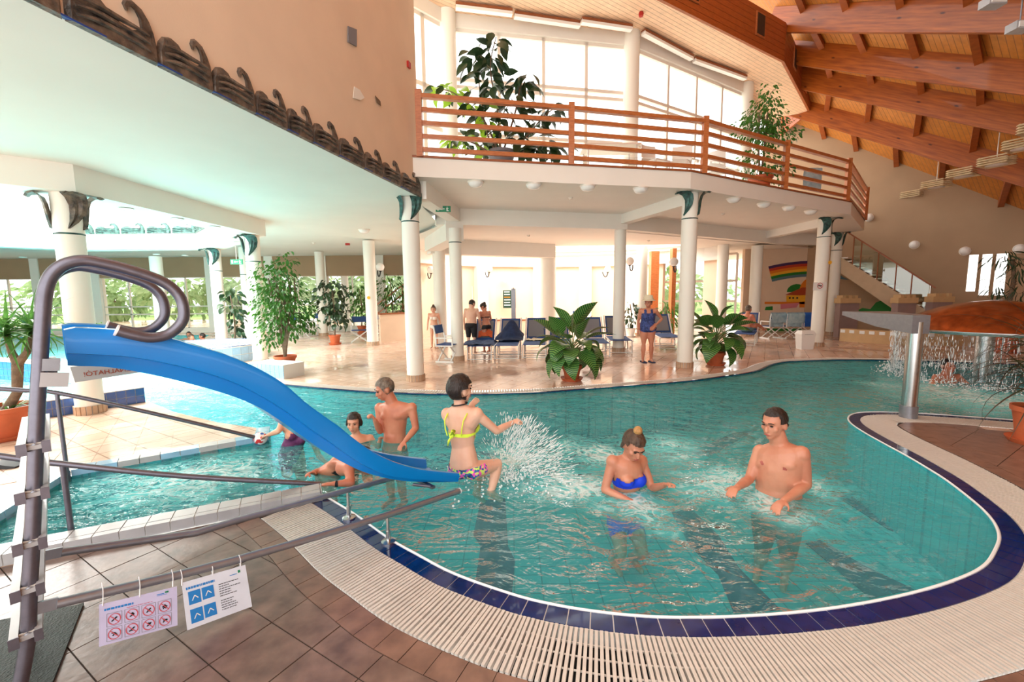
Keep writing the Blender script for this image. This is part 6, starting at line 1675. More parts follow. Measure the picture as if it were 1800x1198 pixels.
# ================================================================== people
def rmat(x, y, z): return Matrix((x, y, z)).transposed()
def axes(f, up=V((0, 0, 1))):
    f = V(f).normalized(); r = f.cross(up).normalized(); u = r.cross(f).normalized(); return r, f, u
def cap(b, p, q, r0, r1, n=3, seg=12):
    p, q = V(p), V(q); b.tube([p + (q - p) * (i / n) for i in range(n + 1)], [r0 + (r1 - r0) * i / n for i in range(n + 1)], seg)
    b.ball(p, r0, seg, 8); b.ball(q, r1, seg, 8)
def ring(c, r, f, a, bb, n=18): return [c + r * (a * math.cos(2 * math.pi * k / n)) + f * (bb * math.sin(2 * math.pi * k / n)) for k in range(n)]
def hand(b, w, d, pn, s, side, curl=.35, spread=.1):
    d = V(d).normalized(); pn = V(pn); pn = (pn - d * pn.dot(d)).normalized(); x = d.cross(pn).normalized() * side
    c = w + d * (.05 * s); b.ball(c, 1, 12, 8, (.043 * s, .055 * s, .018 * s), rmat(x, d, pn))
    for k, (o, l) in enumerate(((-.032, .9), (-.011, 1.05), (.011, 1.0), (.032, .8))):
        p = w + d * (.088 * s) + x * (o * s); a = 0; dd = (d + x * (o * spread * 30)).normalized()
        for sl, r in ((.042, .0092), (.028, .0085), (.022, .0075)):
            a += curl * 1.0; v = dd * math.cos(a) + pn * math.sin(a); q = p + v * (sl * l * s); cap(b, p, q, r * s, r * .92 * s, 2, 8); p = q
    p = w + d * (.025 * s) - x * (.035 * s); v = (d * .65 - x * .6 + pn * .35).normalized(); q = p + v * (.045 * s); cap(b, p, q, .012 * s, .010 * s, 2, 8); cap(b, q, q + (d * .9 - x * .1 + pn * .4).normalized() * (.032 * s), .010 * s, .008 * s, 2, 8)
def person(label, loc, J, s=1.0, sex='m', skin_='skin_tan', vox=.01, hf=(0, -1, 0), hu=None, cf=None, pf=None, group=None, fat=1.0, hair='hair_dark', hairf=None, bun=None, wear=(), curl=(.35, .35), smooth_n=5, face=True, legs=True, palm=None, hairo=.011):
    e = empty('person', loc, label, 'person', group)
    g = lambda k: V(J[k]); b = MB()
    neck, chest, pel = g('neck'), g('chest') if 'chest' in J else g('neck').lerp(g('pel'), .3), g('pel')
    up = (neck - pel).normalized()
    cr = (g('shr') - g('shl')).normalized(); cf_ = up.cross(cr).normalized()
    pr_ = V(J['hipr']) - V(J['hipl']) if 'hipr' in J else cr; pr_ = pr_.normalized(); pf_ = up.cross(pr_).normalized()
    fm = sex == 'f'
    hw = (.172 if fm else .165) * s * fat; ww = (.125 if fm else .145) * s * fat; cw = (.15 if fm else .175) * s * fat ** .7
    spine = smooth_pts([pel - up * (.10 * s), pel, pel.lerp(chest, .5), chest, neck], 4)
    spec = [(0, .45, .8), (.25, 1.0, 1.0), (.5, None, None), (.75, None, None), (1, None, None)]
    def prof(t):
        tab = [(0, hw * .62, .095), (.12, hw * .9, .125), (.25, hw, .125), (.38, (hw + ww) / 2, .112), (.5, ww, .102 if not fm else .09), (.62, (ww + cw) / 2, .108), (.75, cw, .115), (.86, cw * .98, .105), (.94, cw * .7, .08), (1, .062 * s, .06)]
        for (t0, a0, d0), (t1, a1, d1) in zip(tab, tab[1:]):
            if t0 <= t <= t1: k = (t - t0) / (t1 - t0); return a0 + (a1 - a0) * k, (d0 + (d1 - d0) * k) * s * (fat if t < .7 else fat ** .5)
    rings = []; n = len(spine)
    for i, p in enumerate(spine):
        t = i / (n - 1); a, d = prof(t); k = min(1, max(0, (t - .25) / .5)); r = pr_.lerp(cr, k).normalized(); f = pf_.lerp(cf_, k).normalized()
        rings.append(ring(p, r, f, a, d))
    b.loft(rings)
    shr, shl = g('shr'), g('shl')
    for sh in (shr, shl):
        b.ball(sh - up * .012 * s, .059 * s * fat ** .6, 14, 10); cap(b, neck - up * .035 * s, sh - up * .006 * s, .062 * s, .05 * s)
        cap(b, chest + (sh - chest) * .55 - up * .02 * s, sh, .085 * s, .062 * s)
    if fm:
        for k in (-1, 1): b.ball(chest + cf_ * (.085 * s) + cr * (k * .068 * s) - up * (.035 * s), .062 * s * fat, 14, 10)
    else:
        for k in (-1, 1): b.ball(chest + cf_ * (.055 * s * fat) + cr * (k * .08 * s), 1, 14, 10, (.082 * s, .055 * s, .062 * s), rmat(cr, cf_, up))
        b.ball(pel.lerp(chest, .35) + cf_ * .03 * s, 1, 14, 10, (.12 * s * fat, .09 * s * fat, .13 * s), rmat(cr, cf_, up))
    th = .92 if fm else 1.0
    for sd, k in (('r', 1), ('l', -1)):
        if 'el' + sd in J:
            sh, el, wr = g('sh' + sd), g('el' + sd), g('wr' + sd)
            m1 = sh.lerp(el, .45); cap(b, sh, m1, .054 * s * th * fat ** .5, .049 * s * th * fat ** .5); cap(b, m1, el, .049 * s * th * fat ** .5, .039 * s * th)
            m2 = el.lerp(wr, .35); cap(b, el, m2, .039 * s * th, .041 * s * th); cap(b, m2, wr, .041 * s * th, .027 * s * th)
            hd = (wr - el).normalized(); pn = V(palm[sd]) if palm and sd in palm else (pf_ * .2 - V((0, 0, 1)))
            if abs(pn.normalized().dot(hd)) > .93: pn = cf_
            hand(b, wr, V(J['hd' + sd]) if 'hd' + sd in J else hd, pn, s * .95 * (.9 if fm else 1), k, curl[0 if sd == 'r' else 1])
        if legs and 'kn' + sd in J:
            hp, kn, an = g('hip' + sd), g('kn' + sd), g('an' + sd)
            m1 = hp.lerp(kn, .4); cap(b, hp, m1, .09 * s * fat, .078 * s * fat); cap(b, m1, kn, .078 * s * fat, .053 * s)
            m2 = kn.lerp(an, .33); cap(b, kn, m2, .053 * s, .056 * s * fat ** .5); cap(b, m2, an, .056 * s * fat ** .5, .034 * s)
            ft = V(J['ft' + sd]) if 'ft' + sd in J else an + V((pf_.x, pf_.y, 0)).normalized() * (.16 * s) - V((0, 0, .045 * s))
            cap(b, an - V((0, 0, .025 * s)) - (ft - an).normalized() * .03 * s, ft, .036 * s, .027 * s); cap(b, an, an - V((0, 0, .03 * s)), .034 * s, .034 * s)
        elif not legs: cap(b, V(J['pel']) + pr_ * (k * .09 * s) - up * .05, V(J['pel']) + pr_ * (k * .1 * s) - V((0, 0, .3 * s)), .085 * s * fat, .07 * s * fat)
    hc = g('head'); hr, hfw, hup = axes(hf, V(hu) if hu else V((0, 0, 1))); HR = rmat(hr, hfw, hup); h = (s ** .5 if s < 1 else s) * 1.08
    cap(b, neck - up * .02 * s, hc - hup * (.07 * h) - hfw * (.012 * h), .066 * s * (.84 if fm else 1.08), .056 * h * (.84 if fm else 1.1))
    HQ = lambda x, y, z: hc + hr * (x * h) + hfw * (y * h) + hup * (z * h)
    b.ball(HQ(0, -.012, .022), h, 18, 14, (.077, .096, .096), HR); b.ball(HQ(0, .026, -.045), h, 16, 12, (.06, .068, .066), HR); b.ball(HQ(0, .062, -.094), h, 10, 8, (.028, .026, .022), HR)
    b.ball(HQ(0, .098, -.022), h, 10, 8, (.014, .017, .024), HR); b.ball(HQ(0, .108, -.036), h, 10, 8, (.017, .013, .012), HR)
    b.ball(HQ(0, .078, .022), h, 12, 8, (.058, .018, .012), HR); b.ball(HQ(0, .09, -.066), h, 10, 8, (.026, .012, .011), HR)
    for k in (-1, 1): b.ball(HQ(k * .079, -.012, -.012), h, 10, 8, (.011, .024, .034), HR); b.ball(HQ(k * .042, .06, -.025), h, 10, 8, (.024, .024, .022), HR)
    me = b.mesh('body'); tmp = bpy.data.objects.new('tmp', me); col.objects.link(tmp)
    rm = tmp.modifiers.new('r', 'REMESH'); rm.mode = 'VOXEL'; rm.voxel_size = vox; rm.use_smooth_shade = True
    sm_ = tmp.modifiers.new('s', 'SMOOTH'); sm_.factor = .5; sm_.iterations = smooth_n
    dg = bpy.context.evaluated_depsgraph_get(); bm_e = bpy.data.meshes.new_from_object(tmp.evaluated_get(dg)); bpy.data.objects.remove(tmp)
    bm_e.name = 'body'; bm_e.materials.clear(); body_o = link('body', bm_e, skin_, e)
    bm_e.polygons.foreach_set('use_smooth', [True] * len(bm_e.polygons))
    # cloth and hair follow the body surface
    def cover(name, sel, off, m, thick=0, jit=0):
        vs = bm_e.vertices; keep = [p for p in bm_e.polygons if sel(p.center)]
        if not keep: return None
        idx = {}; nb = MB()
        for p in keep:
            f_ = []
            for i in p.vertices:
                if i not in idx:
                    idx[i] = len(nb.v); o_ = off + (jit * noise.noise(vs[i].co * 45) if jit else 0); nb.v.append(tuple(vs[i].co + vs[i].normal * o_))
                f_.append(idx[i])
            nb.f.append(tuple(f_))
        return nb.build(name, m, body_o if name in ('hair', 'nipple') else e, 'all')
    hl = lambda p: ((p - hc).dot(hr) / h, (p - hc).dot(hfw) / h, (p - hc).dot(hup) / h)
    if hair:
        hfn = hairf or (lambda x, y, z: (z > .065 or (y < .045 - .35 * max(0, .06 - z) and z > -.045 and not (abs(x) > .074 and z < .02))))
        cover('hair', lambda p: (p - hc).length < .145 * h and hfn(*hl(p)), hairo * h, hair, jit=.007)
    if bun:
        x, y, z, r = bun[:4]; MB().ball(HQ(x, y, z), r * h, 14, 10).build('hair_bun', bun[4] if len(bun) > 4 else hair, body_o, 'all')
    if face:
        for k in (-1, 1):
            MB().ball(HQ(k * .031, .0835, .004), h, 10, 8, (.013, .009, .0065), HR).build('eye', 'eye', body_o, 'all')
            MB().tube([HQ(k * .014, .098, .026), HQ(k * .032, .096, .031), HQ(k * .05, .082, .026)], [.003 * h, .0045 * h, .002 * h], 6).build('eyebrow', 'brow', body_o, 'all')
        MB().ball(HQ(0, .0985, -.066), h, 12, 8, (.023, .007, .0065), HR).build('mouth', 'lip', body_o, 'all')
    tl_ = lambda p: ((p - chest).dot(cr) / s, (p - chest).dot(cf_) / s, (p - chest).dot(up) / s)
    pl_ = lambda p: ((p - pel).dot(pr_) / s, (p - pel).dot(pf_) / s, (p - pel).dot(up) / s)
    arm_far = lambda p: min((p - g('el' + sd)).length for sd in 'rl' if 'el' + sd in J) > .13 * s if 'elr' in J or 'ell' in J else True
    def seg_d(p, a, c):
        t = max(0, min(1, (p - a).dot(c - a) / (c - a).length_squared)); return (p - a.lerp(c, t)).length
    arms_ = [(g('sh' + sd).lerp(g('el' + sd), .3), g('el' + sd)) for sd in 'rl' if 'el' + sd in J] + [(g('el' + sd), g('wr' + sd) + (g('wr' + sd) - g('el' + sd)).normalized() * .18 * s) for sd in 'rl' if 'el' + sd in J]
    for (nm, m, fn, off) in wear:
        if nm == 'wristband': cover(nm, lambda p: fn(p, tl_(p), pl_(p)), off, m); continue
        lim = .075 * s * fat ** .5
        cover(nm, lambda p: fn(p, tl_(p), pl_(p)) and all(seg_d(p, a, c) > (lim if i < 2 else .065 * s) for i, (a, c) in enumerate(arms_)) and ('bottom' not in nm or (p - pel).length < .25 * s), off, m)
    return e, dict(hc=hc, HQ=HQ, cr=cr, cf=cf_, up=up, chest=chest, pel=pel, neck=neck, s=s)

# ---- man standing at the right
d0 = G(1365, 857).y
Q = lambda x, y, dy=0: D(x, y, d0 + dy)
fl = BZ
pel = Q(1366, 898, .0)
person('man with cropped dark hair standing bare-chested in the near pool', V((pel.x, pel.y, BZ)), dict(head=Q(1361, 743, -.01), neck=Q(1371, 778), chest=Q(1369, 812, -.01), pel=pel, shr=Q(1337, 793, .12), shl=Q(1409, 796, -.13), elr=Q(1317, 842, .06), wrr=Q(1296, 856, -.14), ell=Q(1418, 852, -.14), wrl=Q(1378, 880, -.34),
       hipr=pel + V((-.07, .05, -.05)), hipl=pel + V((.07, -.05, -.05)), knr=pel + V((-.08, .05, -.42)), knl=pel + V((.08, -.06, -.42)), anr=V((pel.x - .08, pel.y + .1, BZ + .08)), anl=V((pel.x + .09, pel.y - .02, BZ + .08))),
       1.03, 'm', 'skin_tan', .0085, hf=(-.86, -.45, -.14), fat=1.18, hairo=.006, hairf=lambda x, y, z: (z > .072 and y < .08) or (y < .03 and z > .012) or (y < -.03 and z > -.03),
       wear=(('swim_shorts', 'trunks', lambda p, t, q: q[2] < .02 and q[2] > -.38, .006), ('nipple', 'lip', lambda p, t, q: (t[0] + .085) ** 2 + (t[2] + .0) ** 2 < .00022 and t[1] > .05, .002), ('nipple', 'lip', lambda p, t, q: (t[0] - .085) ** 2 + t[2] ** 2 < .00022 and t[1] > .05, .002)))
# ---- woman with bun and blue bandeau
d0 = G(1100, 852).y
pel = Q(1098, 908, .12)
person('woman with blond-tipped bun and royal blue bandeau top in the near pool', V((pel.x, pel.y, BZ)), dict(head=Q(1114, 781, -.09), neck=Q(1104, 803, -.02), chest=Q(1103, 828, -.01), pel=pel, shr=Q(1077, 811, -.04), shl=Q(1127, 810, .08), elr=Q(1063, 860, -.08), wrr=Q(1115, 884, -.22), ell=Q(1146, 858, .0), wrl=Q(1168, 852, -.2),
       hipr=pel + V((-.08, -.02, -.04)), hipl=pel + V((.08, .02, -.04)), knr=pel + V((-.1, -.28, -.18)), knl=pel + V((.1, -.24, -.2)), anr=V((pel.x - .1, pel.y + .02, BZ + .08)), anl=V((pel.x + .1, pel.y + .06, BZ + .08))),
       .98, 'f', 'skin_tan', .008, hf=(.22, -.80, -.52), hu=(.1, -.2, 1), hair='hair_brown', bun=(0, -.03, .135, .036, 'hair_blond'),
       hairf=lambda x, y, z: z > .062 + .1 * min(0, y) or (y < .0 and z > -.03) or (abs(x) > .062 and y < .03 and z > .02),
       wear=(('bandeau_top', 'royal', lambda p, t, q: -.105 < t[2] < -.002 and abs(t[0]) < .2, .007), ('bikini_bottom', 'royal', lambda p, t, q: -.14 < q[2] < .06 and abs(q[0]) < .2 and q[1] < .16, .006)))
# ---- girl in the yellow bikini leaping off the slide
d0 = 3.68
pel = Q(815, 818, 0); shr_ = Q(838, 727, -.08); shl_ = Q(786, 727, .10)
rf = V((.5, .86, 0)).normalized()
hipr, hipl = Q(832, 826, -.05), Q(803, 828, .07)
eg, ig = person('girl in neon yellow bikini top leaping from the slide end, seen from behind', V((pel.x, pel.y, WZ)), dict(head=Q(809, 684, .02), neck=Q(808, 712, .0), chest=Q(812, 748, .01), pel=pel, shr=shr_, shl=shl_, elr=Q(873, 757, -.02), wrr=Q(901, 742, .14), ell=Q(806, 748, .30), wrl=Q(825, 716, .38), hdr=Q(917, 735, .2) - Q(901, 742, .14), hdl=Q(836, 704, .42) - Q(825, 716, .38),
       hipr=hipr, hipl=hipl, knr=Q(874, 815, .12), knl=Q(846, 822, .36), anr=Q(864, 862, .05), anl=Q(838, 865, .34), ftr=Q(880, 878, .1), ftl=Q(850, 880, .4)),
       .92, 'f', 'skin_pale', .0075, hf=(.72, .68, -.05), hair='hair_dark', fat=.98, hairo=.022, curl=(.75, .5), palm={'r': (0, .3, -1), 'l': (0, -1, 0)},
       hairf=lambda x, y, z: (z > .05 and y < .075) or (y < .01 and z > -.075 and not (abs(x) > .073 and z < .01 and y > -.04)),
       wear=(('bikini_top', 'neon', lambda p, t, q: (-.075 < t[2] < -.045 and t[1] < .02 and abs(t[0]) < .19 and (p - Q(873, 757, -.02)).length > .17) or (-.12 < t[2] < .03 and t[1] > .02 and abs(t[0]) < .16), .006),
             ('bikini_bottom', 'print_bikini', lambda p, t, q: -.15 < q[2] < .005 + .02 * abs(q[0]) * 5 and q[1] < .1 and abs(q[0]) < .2 and not (q[1] > -.02 and q[2] < -.06), .006)))
c_, cr0, cf0, u0, s_ = ig['chest'], ig['cr'], ig['cf'], ig['up'], ig['s']
def back(x, z, d=-.118): return c_ + cr0 * (x * s_) + u0 * (z * s_) + cf0 * (d * s_)
for k in (-1, 1):
    MB().tube([back(k * .085, -.06, -.122), back(k * .1, .0, -.125), back(k * .115, .08, -.112), back(k * .12, .13, -.06), back(k * .11, .14, -.02), back(k * .1, .08, .09)], .011, 6, flat=.5).build('strap', 'neon', eg, True)
MB().ball(back(-.02, -.055, -.135), .022, 10, 8, (1, .7, 1.2)).build('bow', 'neon', eg, 'all')
MB().tube([back(-.02, -.05, -.14), back(.03, -.0, -.16), back(.02, -.05, -.14)], [.012, .03, .01], 8, flat=.4).build('bow', 'neon', eg, 'all')
MB().tube([back(-.02, -.06, -.14), back(-.04, -.1, -.155), back(-.06, -.145, -.15)], [.01, .026, .014], 8, flat=.4).build('bow', 'neon', eg, 'all')
nk = ig['neck']; MB().tube([nk + cr0 * (.068 * math.cos(t)) + cf0 * (.066 * math.sin(t)) + u0 * (.012 + .0 * math.sin(t)) for t in [2 * math.pi * i / 20 for i in range(21)]], .006, 6).build('necklace', 'black_cloth', eg)
# ---- older man by the far side
d0 = G(700, 768).y
pel = Q(694, 790, 0)
eo, io = person('older grey-haired man standing waist-deep with clasped hands raised', V((pel.x, pel.y, BZ)), dict(head=Q(676, 683, -.03), neck=Q(690, 706), chest=Q(694, 728), pel=pel, shr=Q(667, 716, .10), shl=Q(724, 716, -.10), elr=Q(668, 757, -.02), wrr=Q(659, 738, -.16), ell=Q(731, 752, -.14), wrl=Q(712, 775, -.28), hdr=Q(652, 728, -.18) - Q(659, 738, -.16),
       hipr=pel + V((-.08, .04, -.04)), hipl=pel + V((.08, -.04, -.04)), knr=pel + V((-.08, .02, -.42)), knl=pel + V((.08, -.06, -.42)), anr=V((pel.x - .08, pel.y + .06, BZ + .08)), anl=V((pel.x + .09, pel.y - .02, BZ + .08))),
       1.0, 'm', 'skin_ruddy', .0095, hf=(-.85, -.4, -.34), hair='hair_grey', curl=(1.3, .5), wear=(('swim_shorts', 'trunks', lambda p, t, q: -.36 < q[2] < .02, .006),))
# ---- child with head above water
d0 = G(625, 770).y
pel = Q(632, 815, 0)
person('dark-haired girl with only head and shoulders above water beside the slide', V((pel.x, pel.y, BZ)), dict(head=Q(622, 742, -.02), neck=Q(627, 764), chest=Q(630, 782), pel=pel, shr=Q(606, 774, -.04), shl=Q(650, 770, .06), elr=Q(596, 795, -.1), wrr=Q(612, 800, -.25), ell=Q(665, 785, .05), wrl=Q(668, 772, -.1)),
       .86, 'f', 'skin_fair', .011, hf=(.1, -.98, -.1), hair='hair_dark', hairf=lambda x, y, z: z > .06 or (y < .02 and z > -.10) or (abs(x) > .06 and y < .05 and z > -.07), legs=False, wear=(('swimsuit', 'black_cloth', lambda p, t, q: t[2] < .05 and abs(t[0]) < .15 and q[2] > -.15, .006),))
# ---- bather behind the slide holding the ball
d0 = 5.0
pel = Q(515, 796, .0)
person('bather in purple swimsuit reaching for the ball, head hidden behind the slide', V((pel.x, pel.y, BZ)), dict(head=Q(548, 747, -.12), neck=Q(528, 741, -.02), chest=Q(520, 758), pel=pel, shr=Q(498, 740, -.06), shl=Q(543, 756, .12), elr=Q(490, 757, -.15), wrr=Q(472, 764, -.1), ell=Q(560, 800, .1), wrl=Q(570, 810, -.05)),
       .92, 'f', 'skin_fair', .012, hf=(.6, -.7, -.4), hair='hair_dark', legs=False, wear=(('swimsuit', 'purple_cloth', lambda p, t, q: t[2] < .03 and abs(t[0]) < .17 and q[2] > -.2 and (p - Q(490, 757, -.15)).length > .14, .006),))
# ---- bather leaning over the curb
d0 = 3.95
pel = Q(575, 835, .25)
person('bather in dark swimsuit leaning on the curb end, head hidden behind the slide', V((pel.x, pel.y, BZ)), dict(head=Q(640, 809, -.05), neck=Q(614, 812, .0), chest=Q(600, 818, .06), pel=pel, shr=Q(612, 822, -.15), shl=Q(590, 812, .2), elr=Q(618, 848, -.25), wrr=Q(585, 850, -.30), ell=Q(562, 828, .25), wrl=Q(550, 830, .1)),
       .95, 'f', 'skin_ruddy', .012, hf=(.8, -.5, -.2), hair='hair_dark', legs=False, wear=(('swimsuit', 'black_cloth', lambda p, t, q: -.12 < t[2] < .02 and abs(t[0]) < .17 and t[1] > -.02, .006), ('wristband', 'black_cloth', lambda p, t, q: abs((p - Q(585, 850, -.30)).dot((Q(585, 850, -.30) - Q(618, 848, -.25)).normalized()) + .03) < .012 and (p - Q(585, 850, -.30)).length < .06, .004)))
# ---- standing people on the deck
def stand(label, px, py, H, ang, sex, skin_, hair, wear, vox=.016, arms=None, bend=0, fat=1.0, hf=None, group=None, bun=None, hair_f=None, lean=V((0, 0, 0)), step=.0):
    p = G(px, py); s = H / 1.75; f = V((math.cos(ang), math.sin(ang), 0)); r = V((f.y, -f.x, 0)); U = V((0, 0, 1))
    at = lambda x, y, z: p + r * (x * s) + f * (y * s) + U * (z * s)
    hb = bend
    J = dict(pel=at(0, 0, .95), chest=at(0, .02 + hb * .2, 1.30 - hb * .05), neck=at(0, .0 + hb * .42, 1.47 - hb * .1), head=at(0, .03 + hb * .62, 1.625 - hb * .16), shr=at(.185, hb * .34, 1.42 - hb * .08), shl=at(-.185, hb * .34, 1.42 - hb * .08),
             hipr=at(.09, 0, .9), hipl=at(-.09, 0, .9), knr=at(.1, .03 + step, .5), knl=at(-.1, .03 - step, .5), anr=at(.11, step, .085), anl=at(-.11, -step, .085), ftr=at(.13, .15 + step, .035), ftl=at(-.13, .15 - step, .035),
             elr=at(.25, -.02 + hb * .3, 1.13), ell=at(-.25, -.02 + hb * .3, 1.13), wrr=at(.26, .06 + hb * .3, .88), wrl=at(-.26, .06 + hb * .3, .88))
    if arms:
        for k, v in arms.items(): J[k] = at(*v)
    return person(label, p, J, s, sex, skin_, vox, hf=hf or tuple(f), hair=hair, wear=wear, fat=fat, group=group, bun=bun, hairf=hair_f, face=True, smooth_n=3)
suit = lambda p, t, q: (t[2] < .0 + .10 * (abs(abs(t[0]) - .1) < .03) and abs(t[0]) < .165 and q[2] > -.10 - .0) and (abs(q[0]) < .21)
eh, ih = stand('elderly lady in blue floral swimsuit and cream sun hat standing hand on hip', 1137, 636, 1.57, -1.75, 'f', 'skin_tan', 'hair_grey', (('swimsuit', 'floral_blue', lambda p, t, q: ((t[2] < .04 or (t[2] < .14 and .05 < abs(t[0]) < .11)) and abs(t[0]) < .22 and q[2] > -.12 + .35 * max(0, abs(q[0]) - .1) and abs(q[0]) < .27), .008),), .013, dict(ell=(-.38, -.1, 1.18), wrl=(-.2, .08, 1.02)), fat=1.38, hf=(-.6, -.75, -.1))
HQ = ih['HQ']; hx, hy_ = HQ(1, 0, 0) - HQ(0, 0, 0), HQ(0, 1, 0) - HQ(0, 0, 0)
MB().lathe([(.165, -.0), (.16, .012), (.112, .045), (.108, .09), (.09, .135), (.0, .145)], HQ(0, -.01, .045), 24).build('sun_hat', 'hat_cloth', eh, True)
for k in (-1, 1):
    an = G(1137, 636); MB().box(an.x + k * .1 - .05, an.x + k * .1 + .05, an.y - .2, an.y + .08, .0, .03).build('flip_flop', 'navy', eh)
stand('man in black swim shorts standing with his back to us and head bowed', 829, 622, 1.56, 1.35, 'm', 'skin_pale', 'hair_dark', (('swim_shorts', 'trunks', lambda p, t, q: -.40 < q[2] < .03 and abs(q[0]) < .24 and (abs(q[0]) < .2 or q[2] < -.1), .012),), .014, dict(elr=(.27, .06, 1.14), wrr=(.26, .2, .92)), bend=.18, fat=1.1, hf=(.5, .7, -.5), group=None)
stand('woman with tied dark hair and black bikini beside the man in black shorts', 856, 620, 1.46, 2.3, 'f', 'skin_tan', 'hair_dark', (('bikini_top', 'black_cloth', lambda p, t, q: -.1 < t[2] < .02 and t[1] > -.2 and abs(t[0]) < .16 and (t[1] > .03 or abs(t[2] + .06) < .015), .008), ('bikini_bottom', 'black_cloth', lambda p, t, q: -.12 < q[2] < .02 and abs(q[0]) < .2, .008)), .014, dict(elr=(.28, .1, 1.15), wrr=(.1, .28, 1.1), ell=(-.27, .08, 1.15), wrl=(-.12, .25, 1.08)), bend=.2, hf=(-.6, .2, -.6), bun=(0, -.1, .06, .045))
stand('woman in white bikini with hair in a bun walking towards us at the back', 764, 612, 1.33, -1.6, 'f', 'skin_fair', 'hair_brown', (('bikini_top', 'white_cloth', lambda p, t, q: -.1 < t[2] < .02 and abs(t[0]) < .15 and (t[1] > .03 or abs(t[2] + .06) < .015), .008), ('bikini_bottom', 'white_cloth', lambda p, t, q: -.12 < q[2] < .03 and abs(q[0]) < .2 and abs(q[0]) * .6 < .15 + q[2], .008)), .013, bun=(0, -.02, .13, .04))
# ---- sunburnt man sitting on the right lounger, seen from behind
p = in_l(LR, (.75, 0, .39)); f = V((math.cos(.45), math.sin(.45), 0)); r = V((f.y, -f.x, 0)); U = V((0, 0, 1)); at = lambda x, y, z: p + r * x + f * y + U * z
person('sunburnt man sitting on a lounger with his back to us by the right spotted plant', V((p.x, p.y, 0)), dict(pel=at(0, 0, .11), chest=at(0, .03, .42), neck=at(0, .05, .58), head=at(0, .09, .74), shr=at(.18, .03, .53), shl=at(-.18, .03, .53), elr=at(.25, .1, .3), wrr=at(.18, .3, .25), ell=at(-.25, .1, .3), wrl=at(-.18, .3, .25), hipr=at(.09, .04, .09), hipl=at(-.09, .04, .09), knr=at(.12, .42, .22), knl=at(-.12, .42, .22), anr=at(.12, .72, .08), anl=at(-.12, .72, .08)), .95, 'm', 'skin_ruddy', .015, hf=tuple(f), hair='hair_grey', fat=1.15, smooth_n=3, face=False, wear=(('swim_shorts', 'm_slate', lambda p, t, q: q[2] < .05 and (p - at(0, .1, .1)).length < .33, .01),))
# ---- bathers far left and under the mushroom
for k, (x, y, d_, hf_, lab, hr_) in enumerate(((331, 577, 17.6, (.5, -.8, 0), 'leftmost of three far bathers in the left pool', 'hair_dark'), (336, 588, 16.4, (1, -.3, 0), 'middle of three far bathers in the left pool', 'hair_brown'), (355, 587, 16.8, (-1, -.3, 0), 'rightmost of three far bathers in the left pool', 'hair_dark'))):
    q = D(x, y, d_); z = .17; hc = V((q.x, q.y, z)); at = lambda dx, dy, dz: hc + V((dx, dy, dz))
    person(lab, V((q.x, q.y, BZ)), dict(head=hc, neck=at(0, .02, -.15), chest=at(0, .03, -.3), pel=at(0, .05, -.62), shr=at(-.17, 0, -.2), shl=at(.17, 0, -.2), elr=at(-.3, -.1, -.22), wrr=at(-.2, -.3, -.2), ell=at(.3, -.1, -.22), wrl=at(.25, -.3, -.2)), .95, 'm', 'skin_tan', .022, hf=hf_, hair=hr_, smooth_n=2, face=False, legs=False, group='bathers in the far left pool')
q = D(1668, 627, 8.0); q.z = .28; at = lambda dx, dy, dz: q + V((dx, dy, dz))
person('bather sitting under the water curtain of the copper mushroom', V((q.x, q.y, BZ)), dict(head=q, neck=at(0, .02, -.15), chest=at(0, .03, -.3), pel=at(0, .05, -.64), shr=at(-.2, 0, -.21), shl=at(.2, 0, -.21), elr=at(-.34, -.05, -.34), wrr=at(-.3, -.25, -.4), ell=at(.34, -.05, -.34), wrl=at(.3, -.25, -.4)), 1.05, 'm', 'skin_ruddy', .014, hf=(-.1, -1, .1), hair='hair_dark', legs=False, smooth_n=3)
# ---- splash thrown up by the girl's feet
random.seed(17); b = MB(); c0 = Q(885, 860, 0); d0 = 3.7
c0 = D(880, 850, 3.85); c0.z = WZ
for k in range(1900):
    a = random.gauss(.3, .75); el = random.uniform(.25, 1.35); v = random.uniform(.15, 1.0) ** .6
    dr = V((math.cos(a) * math.cos(el), math.sin(a) * math.cos(el) * .7, math.sin(el)))
    q = c0 + V((.0, .05, 0)) + dr * (.78 * v) + V((random.gauss(0, .03), random.gauss(0, .05), 0)); q.z = max(q.z - .25 * v * v * (1.2 - el * .5), WZ)
    l = random.uniform(.01, .075) * (1 if random.random() < .6 else .4); w = random.uniform(.001, .0042); t = (dr + V((0, 0, -.3))).normalized() * l
    b.tube([q, q + t * .5, q + t], [w * .4, w, w * .35], 4)
for k in range(500):
    a = random.uniform(0, 6.28); r_ = abs(random.gauss(0, .3)); b.ball(c0 + V((math.cos(a) * r_ + .1, math.sin(a) * r_ + .1, abs(random.gauss(0, .04)))), random.uniform(.003, .011), 5, 4)
tag(b.build('water_splash', 'droplet', None, True), 'white splash of droplets thrown up by the leaping girl', 'splash', kind='stuff')
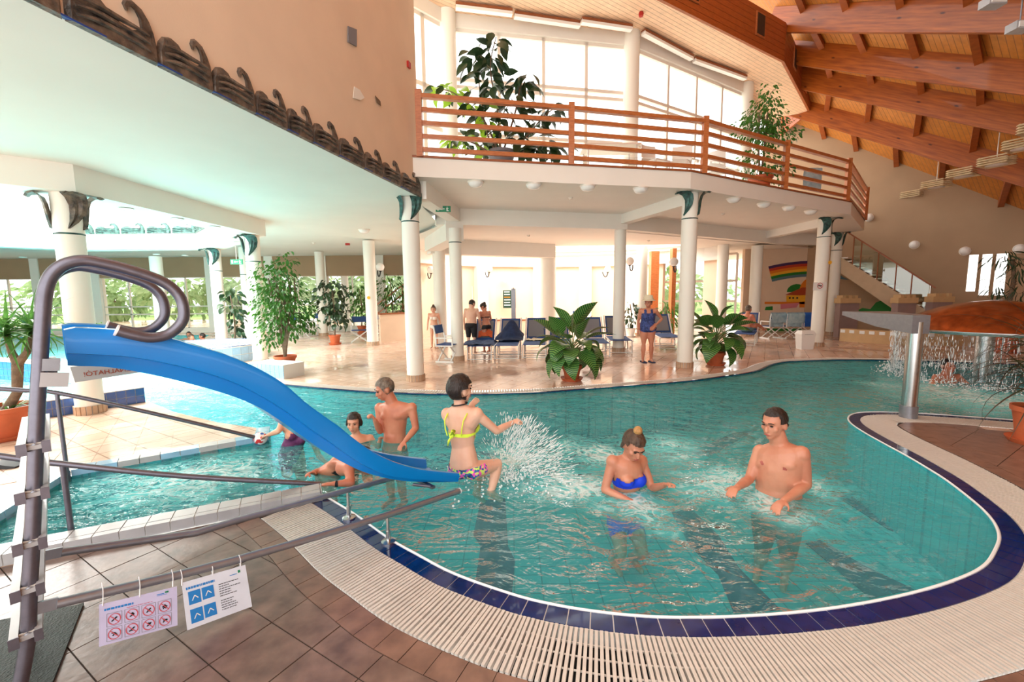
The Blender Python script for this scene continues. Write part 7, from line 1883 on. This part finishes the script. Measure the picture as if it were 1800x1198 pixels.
# ================================================================== outside
struct(MB().box(-60, 40, 20.9, 90, -.35, -.25).build('floor_lawn', 'grass'))
rnd = random.Random(44)
def crown(p, r, h, n, seed):
    rr = random.Random(seed); b = MB(); me = leaf_mesh(.55, .4, .4, .1, 2, m='tree')
    for i in range(n):
        while True:
            v = V((rr.uniform(-1, 1), rr.uniform(-1, 1), rr.uniform(-1, 1)))
            if .4 < v.length < 1: break
        k = 1 + .3 * noise.noise(v * 2.2 + V((seed, 0, 0)))
        leaf_join(b, me, leaf_at(me, p + V((v.x * r * k, v.y * r * k, h * .6 + v.z * h * .45 * k)), v + V((0, 0, -.2)), rr.uniform(-1, 1), rr.uniform(.7, 1.4)))
    return b
WH = ('beyond the far-left window', 'left of the slide handle outside', 'inside the slide handle loop outside', 'right of the slide handle outside', 'behind the white column outside', 'left of the ficus outside', 'behind the ficus outside', 'right of the ficus outside', 'behind the back stair outside', 'right of the sun-hat lady outside')
for k, x in enumerate((-33, -28, -24.0, -20.5, -16.5, -13, -9.8, -6.5, -3.5, 11.5)):
    y = 32 + rnd.uniform(-2, 4); h = rnd.uniform(3.4, 5.5); p = V((x + rnd.uniform(-.8, .8), y, -.25)); e = empty('garden_tree', p, 'pale green garden tree ' + WH[k], 'tree', 'trees beyond the windows')
    o = crown(p, rnd.uniform(2.0, 2.9), h, 420, k).build('crown', 'tree', e, 'all'); o['kind'] = 'stuff'; MB().tube([p, p + V((0, 0, h * .5))], [.2, .12], 8).build('trunk', 'bark', e, True)
# hillside hedge along the lawn
b = MB(); me = leaf_mesh(.6, .4, .3, .1, 2, m='tree')
for i in range(1800):
    p = V((rnd.uniform(-55, 25), 44 + rnd.uniform(-1, 1), rnd.uniform(-.3, 3.2))); leaf_join(b, me, leaf_at(me, p, (rnd.uniform(-1, 1), -1, rnd.uniform(-.6, .6)), rnd.uniform(-1, 1), rnd.uniform(.8, 1.5)))
tag(b.build('garden_hedge', 'tree', None, 'all'), 'long pale green hedge at the end of the lawn', 'hedge', kind='stuff')
